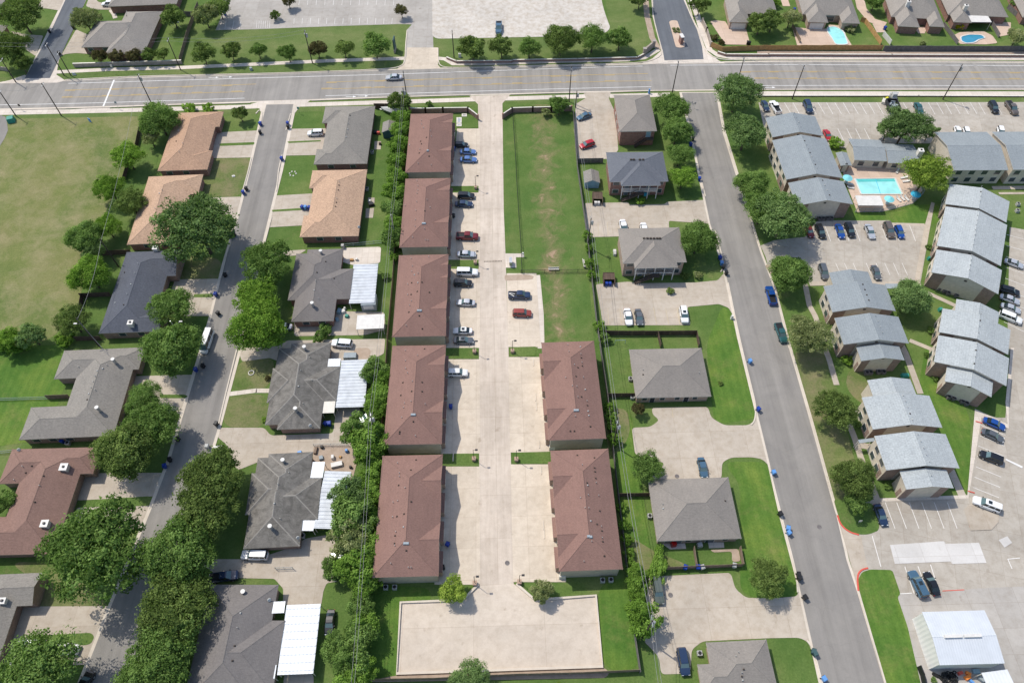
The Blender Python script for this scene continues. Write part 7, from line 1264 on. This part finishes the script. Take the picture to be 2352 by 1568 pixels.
for k, (l, tl, ps) in enumerate((('first', '31', [(470, 445), (505, 445), (545, 442), (580, 442)]), ('second', '31', [(1575, 1085), (1620, 1105), (1655, 1125), (1730, 1145)]), ('third', '32', [(905, 290), (940, 288), (1015, 283), (1060, 283)]), ('fourth', '32', [(1658, 510), (1703, 522), (1783, 552), (1822, 570)]))):
    for i, q in enumerate(ps): ac(f'{("first", "second", "third", "fourth")[i]} air conditioner from the left below the {l} apartment gable end', P(tl, q)[0], 'woodg')
def boxthing(name, label, cat, px, sx, sy, h, mat, top=.06, rz=0., z=0.):
    a = at(px[0], px[1], h/2); mb = MB(); mb.box(-sx/2, sx/2, -sy/2, sy/2, z, z+h, top=top); return tag(mb.build(name, M[mat], loc=(a.x, a.y, 0), rz=rz), label, cat)
boxthing('transformer_box', 'green utility transformer box at the left edge of the dry field', 'utility box', P('00', (98, 1098))[0], 2.0, 1.9, 1.4, 'tgreen', .15, .3)
boxthing('field_sign', 'small blue real estate style sign in the dry field', 'sign', P('00', (822, 1105))[0], .9, .12, 1.3, 'bin_pale', 0, -.5)
boxthing('utility_box', 'white utility cabinet in shade under the trees beside the low brick wall', 'utility box', P('10', (1872, 510))[0], .9, .7, 1.3, 'trim')
boxthing('utility_box', 'cream meter cabinet at the foot of the upper right mauve row', 'utility box', P('22', (368, 970))[0], 1.3, .8, 1.2, 'cream'); boxthing('utility_box', 'cream meter cabinet at the foot of the lower right mauve row', 'utility box', P('23', (462, 585))[0], 1.3, .8, 1.2, 'cream')
boxthing('utility_box', 'low green utility box beside the south walk of the right hand blocks', 'utility box', P('31', (1490, 805))[0], 1.2, .8, .9, 'tgreen'); boxthing('utility_box', 'small green box on the lawn under the round oak', 'utility box', P('31', (1585, 1275))[0], .9, .9, .8, 'tgreen'); boxthing('utility_box', 'green box beside the oak of the blue grey stepped block', 'utility box', P('32', (1258, 312))[0], 1.6, .9, .8, 'tgreen')
boxthing('mailbox', 'white mailbox on the kerb of the large corner lawn', 'mailbox', P('21', (2022, 1345))[0], .55, .6, 1.2, 'trim'); boxthing('white_tarp', 'white tarp covered box on the small lawn at the drive of the cross hipped house', 'covered box', P('02', (2000, 980))[0], 1.9, 1.1, .6, 'trim')
boxthing('blue_bin_post', 'small blue post box on the verge behind the red brick duplex', 'post box', P('20', (1261, 840))[0], .5, .5, 1.6, 'bin_pale'); boxthing('bench', 'small white bench table on the lawn left of the taupe duplex', 'bench', P('21', (945, 745))[0], .8, 1.4, .5, 'trim'); boxthing('storage_box', 'grey box on the gutter corner of the dark grey house', 'storage box', P('11', (797, 695))[0], .8, .9, 1.2, 'ac')
# field benches
for l, px, rz in (('tan wooden bench standing across the iron fence', P('21', (383, 905)), 0.0), ('tan wooden bench beside the vines at the end of the iron fence', P('21', (662, 853)), math.pi/2+.05)):
    a = at(*px[0], .4); t = empty('park_bench', (a.x, a.y, 0), rz); tag(t, l, 'bench', 'benches in the green field')
    mb = MB(); mb.box(-1.3, 1.3, -.2, .2, .4, .48); mb.build('seat', M['cream'], t); mb = MB(); mb.box(-1.3, 1.3, .2, .28, .5, .9); mb.build('backrest', M['cream'], t)
    for s_ in (-1, 1): mb = MB(); mb.box(s_*1.1-.05, s_*1.1+.05, -.2, .25, 0, .4); mb.build('leg', M['iron'], t)
# mail kiosk
a = at(*P('21', (0, 840))[0]); t = empty('mail_kiosk', at(1173, 607)); tag(t, 'grey cluster mailbox unit on its slab right of the central drive', 'mailbox unit')
mb = MB(); mb.box(-.35, .35, -.9, .9, .5, 1.7); mb.build('cabinet', M['steel'], t); mb = MB(); mb.box(-.2, .2, -.2, .2, 0, .5); mb.build('pedestal', M['dark'], t)
t = empty('waste_station', at(*P('21', (100, 790))[0])); tag(t, 'small white post station at the gate gap of the iron fence', 'waste station'); mb = MB(); mb.tube((0, 0, 0), (0, 0, 1.3), .04, n=6); mb.build('post', M['steel'], t); mb = MB(); mb.box(-.2, .2, -.15, .15, 1.0, 1.5); mb.build('box', M['trim'], t)
# condenser pads by the first mauve row
for l, tl, q, sx, sy in (('upper large concrete utility vault beside the first mauve row', '10', (1866, 1110), 1.5, 2.6), ('lower concrete utility vault beside the first mauve row', '10', (1866, 1153), 1.5, 1.2), ('separate small concrete utility vault beside the first mauve row', '10', (1914, 1063), 1.5, 1.3)):
    a = at(*P(tl, q)[0]); t = empty('utility_vault', a); tag(t, l, 'utility vault', 'utility vaults'); mb = MB(); mb.box(-sx/2, sx/2, -sy/2, sy/2, 0, .22); mb.build('pad', M['cream'], t); mb = MB(); mb.box(-sx/2+.35, sx/2-.35, -sy/2+.35, sy/2-.35, .22, .27); mb.build('grate', M['steel'], t)
def manhole(px, r=.45):
    a = at(*px); mb = MB(); mb.tube((0, 0, .08), (0, 0, .115), r, n=18); tag(mb.build('manhole_cover', M['woodg'], loc=a), kind='structure')
for px in (P('13', (2308, 465))[0], P('22', (1515, 1238))[0], P('23', (1455, 760))[0], P('33', (470, 135))[0]): manhole(px)
mk = MB()
for k in range(12): a = at(*P('11', (2100+k*14, 836-k*.3))[0]); mk.box(a.x-.12, a.x+.12, a.y-.1, a.y+.1, .02, .13)
tag(mk.build('speed_studs', M['polewood']), 'row of small dark speed studs across the central drive', 'speed studs')
# entry island with monument and planter
isl = [at(*p) for p in P('20', (1442, 205), (1470, 192), (1518, 195), (1595, 430), (1560, 445), (1505, 440))]; c = sum(isl, Vector())/6
mb = MB(); pts = rounded(isl, 1.0, 3); mb.hexa([(p.x, p.y, 0) for p in reversed(pts)], [(p.x, p.y, .18) for p in reversed(pts)]); tag(mb.build('traffic_island', M['deck']), kind='structure')
a = at(*P('20', (1548, 400))[0]); t = empty('entry_monument', a, .15); tag(t, 'red brick entry monument with a white cap on the entry street island', 'monument'); mb = MB(); mb.box(-.45, .45, -1.0, 1.0, .18, 2.6); mb.build('column', M['brick'], t); mb = MB(); mb.box(-.55, .55, -1.1, 1.1, 2.6, 2.8); mb.build('cap', M['trim'], t)
for i, q in enumerate(((1487, 265), (1525, 268), (1497, 290), (1533, 292))): tree(*P('20', q)[0], 9, 'olive', f'clipped planter shrub, {("upper left", "upper right", "lower left", "lower right")[i]} of four on the entry street island', 'bush', cat='shrub', hf=.6)
# church style sign, marquee board
a = at(*P('10', (1280, 470))[0]); t = empty('lawn_sign', a, -.1); tag(t, 'tall dark sign board with pale edge beside the far drive', 'sign'); mb = MB(); mb.box(-.15, .15, -1.3, 1.3, 1.2, 4.6); mb.build('board', M['dteal'], t); mb = MB(); mb.box(-.2, .2, -1.5, 1.5, 0, 1.2); mb.build('base', M['stone'], t)
# hydrant-like and signs along avenue
def sign(label, px, h, c='trim', w_=.6, hh=.75, rz=0.):
    t = empty('road_sign', at(*px), rz); tag(t, label, 'road sign', 'road signs'); mb = MB(); mb.tube((0, 0, 0), (0, 0, h), .035, n=6); mb.build('post', M['steel'], t); mb = MB(); mb.box(-w_/2, w_/2, -.03, .03, h-hh, h); mb.build('plate', M[c], t)
sign('thin road sign at the avenue kerb beside the dry field', P('00', (1090, 1000))[0], 2.6, 'greywall'); sign('small sign at the left end of the avenue sidewalk', P('00', (205, 1015))[0], 2.2, 'polewood'); sign('white topped sign post on the verge before the big hip roofed house', P('00', (1060, 685))[0], 3.4, 'cream'); sign('green street name sign at the right corner of the west street', P('10', (400, 1045))[0], 2.4, 'tgreen'); sign('white no parking sign on the lawn of the lowest oak', P('33', (825, 105))[0], 1.8, 'trim'); sign('small stop sign seen from behind at the east street corner', P('20', (1672, 1000))[0], 2.3, 'steel')
t = empty('flower_monument', at(*P('00', (685, 690))[0])); tag(t, 'small white stone marker on the verge beside the twin poles', 'marker'); mb = MB(); mb.box(-.5, .5, -.25, .25, 0, .9, top=.1); mb.build('stone', M['trim'], t)
t = empty('stone_marker', at(*P('00', (2310, 645))[0])); tag(t, 'round white topped utility marker between the first and second young trees', 'marker'); mb = MB(); mb.tube((0, 0, 0), (0, 0, .9), .5, .4, 12); mb.build('stone', M['greywall'], t)
# pool furniture
def umbrella(label, px, mat):
    a = at(px[0], px[1], 2.3); t = empty('pool_umbrella', (a.x, a.y, 0)); tag(t, label, 'umbrella', 'pool umbrellas')
    mb = MB(); n = 10; ring = [(1.35*math.cos(2*math.pi*k/n), 1.35*math.sin(2*math.pi*k/n), 2.1) for k in range(n)]
    for k in range(n): mb.face([ring[k], ring[(k+1) % n], (0, 0, 2.65)]); mb.face([ring[(k+1) % n], ring[k], (0, 0, 2.6)])
    mb.build('canopy', M[mat], t); mb = MB(); mb.tube((0, 0, 0), (0, 0, 2.6), .03, n=6); mb.build('pole', M['trim'], t)
    t2 = empty('patio_table', (a.x, a.y, 0)); tag(t2, 'round white table under the '+label, 'table', 'pool tables'); mb = MB(); mb.tube((0, 0, .68), (0, 0, .73), .6, n=14); mb.build('table_top', M['trim'], t2); mb = MB(); mb.tube((0, 0, .03), (0, 0, .68), .06, n=6); mb.build('leg', M['trim'], t2)
umbrella('pale teal umbrella beside the left apartment roof', P('31', (735, 62))[0], 'teal'); umbrella('bright blue umbrella at the right end of the pool deck', P('31', (1362, 212))[0], 'tealb'); umbrella('pale teal umbrella right of the shade canopy', P('31', (1118, 256))[0], 'teal')
def lounger():
    t = empty('sun_lounger'); mb = MB(); mb.box(-.95, .35, -.3, .3, .28, .36); mb.build('seat', M['trim'], t); mb = MB(); mb.hexa([(.35, -.3, .28), (1.0, -.3, .62), (1.0, .3, .62), (.35, .3, .28)], [(.35, -.3, .36), (1.0, -.3, .7), (1.0, .3, .7), (.35, .3, .36)]); mb.build('backrest', M['trim'], t)
    for x in (-.8, .5):
        for y in (-.25, .25): mb = MB(); mb.box(x-.03, x+.03, y-.03, y+.03, .02, .28); mb.build('leg', M['trim'], t)
    return t
LG = lounger(); nl = 0
for q, rz, l in (((745, 132), 3.1, 'white lounger left of the pool, upper'), ((755, 165), 2.9, 'white lounger left of the pool, lower'), ((1242, 72), .2, 'white lounger right of the pool, upper'), ((1262, 105), .1, 'white lounger right of the pool, lower'), ((1195, 270), 1.9, 'lounger below the pool, leftmost of the row'), ((1230, 260), 1.9, 'lounger below the pool, middle of the row'), ((1268, 262), 1.9, 'lounger below the pool, rightmost of the row'), ((1185, 12), 1.0, 'lounger above the pool near the clubhouse')):
    t = LG if nl == 0 else copy_tree(LG); nl += 1; a = at(*P('31', q)[0]); t.location = (a.x, a.y, 0.03); t.rotation_euler = (0, 0, rz); tag(t, l, 'lounger', 'sun loungers round the apartment pool')
# tyres and junk
tb = MB()
def torus(R0, r0, n=16, m=6):
    mb = MB()
    for i in range(n):
        for j in range(m):
            q = []
            for ii, jj in ((i, j), (i+1, j), (i+1, j+1), (i, j+1)): a, b = 2*math.pi*ii/n, 2*math.pi*jj/m; q.append(((R0+r0*math.cos(b))*math.cos(a), (R0+r0*math.cos(b))*math.sin(a), r0*math.sin(b)*1.1))
            mb.face(q)
    return mb
o0 = torus(.24, .11).build('tyre', M['tyre'], smooth=True); first = True; nt_ = 0
for k in range(46):
    u, v = R.random(), R.random(); q = (1590+u*130+R.uniform(-10, 10)+v*15, 1475+v*110) if k > 8 else (1520+k*12, 1485+k*7+R.uniform(-4, 4))
    o = o0 if first else link(o0.copy()); first = False; a = at(*P('33', q)[0]); z = .16+(R.random()*.7 if k > 8 else 0); o.location = (a.x, a.y, z); o.rotation_euler = (R.uniform(-.5, .5) if z > .3 else 0, R.uniform(-.5, .5) if z > .3 else 0, 0)
    tag(o, 'black tyre in the heap below the metal workshop' if k > 8 else 'black tyre lying flat at the left edge of the heap below the metal workshop', 'tyre', 'heaped tyres' if k > 8 else 'tyres lying beside the heap')
for l, tl, q, s_, m_ in (('orange round bucket beside the tyre heap', '33', (1838, 1480), .8, 'orange'), ('orange crate below the orange bucket', '33', (1832, 1515), 1.0, 'orange'), ('pale green crate at the corner of the white canopy', '33', (1910, 1460), 1.1, 'bluewall'), ('blue box at the bottom edge of the junk yard', '33', (1870, 1555), .7, 'bin_pale'), ('red bar shaped box at the top of the junk yard', '33', (1765, 1475), .8, 'red'), ('grey crate left of the white canopy', '33', (1960, 1530), 1.0, 'greywall')):
    boxthing('junk_box', l, 'box', P(tl, q)[0], s_*1.1, s_*.7, .6, m_, .04, R.uniform(-1, 1))
# junk yard behind the cross hipped house
for l, q, sx, sy, h_, m_ in (('white table top lying in the bare junk yard', (742, 1130), 2.4, 1.1, .7, 'trim'), ('blue drum in the bare junk yard, right', (832, 1002), .6, .6, .9, 'bin_pale'), ('blue crate in the bare junk yard, left', (598, 1068), .9, .9, .6, 'greywall'), ('white appliance in the bare junk yard', (705, 1062), .6, .9, .9, 'trim'), ('dark grill in the bare junk yard', (868, 1152), .5, .5, .8, 'dark'), ('black barrel by the chain link fence of the junk yard', (605, 968), .6, .6, .8, 'dark'), ('wooden stack by the gate of the junk yard', (548, 1000), .6, 1.6, .7, 'wood'), ('small blue cooler left of the junk yard', (400, 1018), .9, .6, .5, 'bin_pale'), ('brown planter in the junk yard', (775, 1060), .5, .5, .5, 'woodn')):
    boxthing('yard_item', l, 'yard item', P('12', q)[0], sx, sy, h_, m_, .05, R.uniform(-.4, .4))
boxthing('small_trailer', 'grey utility trailer above the striped patio roof', 'trailer', P('12', (865, 135))[0], 3.0, 1.6, .9, 'greywall', .1)
for l, q, sx, sy, h_, m_ in (('round white garden table on the patio below the white enclosed room', (800, 1290), 1.0, 1.0, .7, 'trim'), ('white chair beside the round garden table, upper', (815, 1265), .5, .5, .8, 'trim'), ('green potted plant stand below the garden table', (835, 1335), .8, .8, .7, 'tgreen'), ('blue swing seat by the house wall', (765, 1290), .9, 1.3, .9, 'bluewall'), ('blue tub by the lower house corner', (745, 1365), .8, .9, .6, 'bluewall'), ('tan pot cluster above the corrugated patio roof', (880, 820), .9, .6, .6, 'woodn'), ('white garden ornament above the corrugated patio roof', (925, 815), .6, .6, .7, 'trim')):
    boxthing('garden_item', l, 'garden item', P('11', q)[0], sx, sy, h_, m_, .05, R.uniform(-.5, .5))
for l, tl, q, sx, sy, h_, m_ in (('dark grill set on the patio behind the tan orange roof', '11', (1060, 310), 1.4, .9, .8, 'dark'), ('white patio chair behind the tan orange roof', '11', (1045, 280), .7, .7, .7, 'trim'), ('red kettle grill behind the first grey house', '10', (1125, 1222), .9, .7, .8, 'red'), ('dark table behind the first grey house', '10', (1100, 1215), 1.4, 1.2, .7, 'dark'), ('brown chair on the small slab behind the first grey house', '10', (1138, 1320), .7, .7, .7, 'woodd'), ('pink umbrella shape on the lower duplex patio', '23', (1485, 288), 1.0, 1.0, 1.4, 'lampred'), ('white grill on the right patio of the lower duplex', '23', (1725, 300), 1.0, .9, .9, 'ac'), ('teal chair on the balcony porch of the slate roofed duplex', '21', (1225, 215), .9, .7, .9, 'tealb'), ('bicycle stand shape on the wall of the taupe duplex', '21', (945, 760), .7, 1.3, .8, 'ac')):
    boxthing('patio_item', l, 'patio item', P(tl, q)[0], sx, sy, h_, m_, .05, R.uniform(-.3, .3))
sheet('patio', P('11', (1010, 350), (1085, 345), (1075, 435), (1005, 435)), 'conc_pink', Z2); sheet('patio', P('11', (1030, 250), (1090, 250), (1088, 300), (1030, 300)), 'conc_pink', Z2); sheet('patio', P('10', (1090, 1300), (1150, 1300), (1145, 1375), (1085, 1375)), 'conc_pink', Z2); sheet('patio', P('23', (1380, 290), (1590, 285), (1600, 335), (1450, 340)), 'walk', Z2); sheet('patio', P('23', (1800, 275), (1945, 275), (1950, 325), (1810, 330)), 'walk', Z2); sheet('bare_patch', P('23', (1820, 345), (2080, 335), (2100, 450), (2020, 455), (2020, 360), (1850, 368)), 'dirt', Z2, .6)
# dog-house like ramp posts and satellite dishes
def dish(label, px, h):
    a = at(px[0], px[1], h); t = empty('satellite_dish', (a.x, a.y, h-.5)); tag(t, label, 'satellite dish', 'satellite dishes'); mb = MB(); mb.tube((0, 0, -.3), (0, 0, .5), .03, n=6); mb.build('mast', M['steel'], t); mb = MB(); mb.tube((.1, -.1, .5), (.16, -.2, .58), .38, .3, 12); mb.build('dish', M['ac'], t)
dish('satellite dish at the eave of the tan orange roof', P('11', (942, 515))[0], 3.4); dish('satellite dish at the corner of the reddish roof, left', P('02', (170, 990))[0], 3.4); dish('satellite dish on the corner of the stained mid view roof', P('12', (495, 768))[0], 3.4); dish('satellite dish on the lower stained roof corner', P('13', (380, 228))[0], 3.4); dish('satellite dish on the grey bottom house eave', P('13', (118, 798))[0], 3.4)
a = at(*P('01', (2142, 58))[0]); mb = MB(); [mb.tube((x, y, 0), (x, y, .25), .25, .18, 8) for x, y in ((0, 0), (.4, .1), (.2, .4), (-.2, .3))]; tag(mb.build('flower_bed_ring', M['trim'], loc=a), 'ring of white stones round a bed on the second left lawn', 'stone ring'); a = at(*P('11', (340, 30))[0]); mb = MB(); [mb.tube((.9*math.cos(k), .9*math.sin(k), 0), (.9*math.cos(k), .9*math.sin(k), .2), .25, .18, 8) for k in range(6)]; tag(mb.build('stone_ring', M['cream'], loc=a), 'ring of pale stones on the lawn right of the west street', 'stone ring')
a = at(*P('02', (2310, 290))[0]); mb = torus(.6, .12, 16, 6); tag(mb.build('fire_ring', M['cream'], loc=a+Vector((0, 0, .12))), 'small pale stone ring on the lawn left of the stained roof', 'stone ring')
a = at(*P('22', (990, 25))[0]); mb = MB(); [mb.tube((x, 0, 0), (x, 0, 1.6), .04, n=6) for x in (-1.2, 1.2)]; mb.tube((-1.2, 0, 1.6), (1.2, 0, 1.6), .04, n=6); tag(mb.build('swing_frame', M['bluewall'], loc=a), 'small swing frame on the lawn above the low duplex', 'swing frame')
a = at(*P('00', (1620, 255))[0]); mb = MB(); [mb.tube((x, 0, 0), (x, 0, 1.8), .05, n=6) for x in (-1.4, -.5, .5, 1.4)]; mb.box(-1.6, 1.6, -.4, .4, 1.8, 1.9); tag(mb.build('garden_pergola', M['trim'], loc=a), 'white garden pergola in the backyard at top left', 'pergola')
for l, q in (('left cream lump on the lawn', (2142, 0)),): pass
bpy.context.view_layer.update()
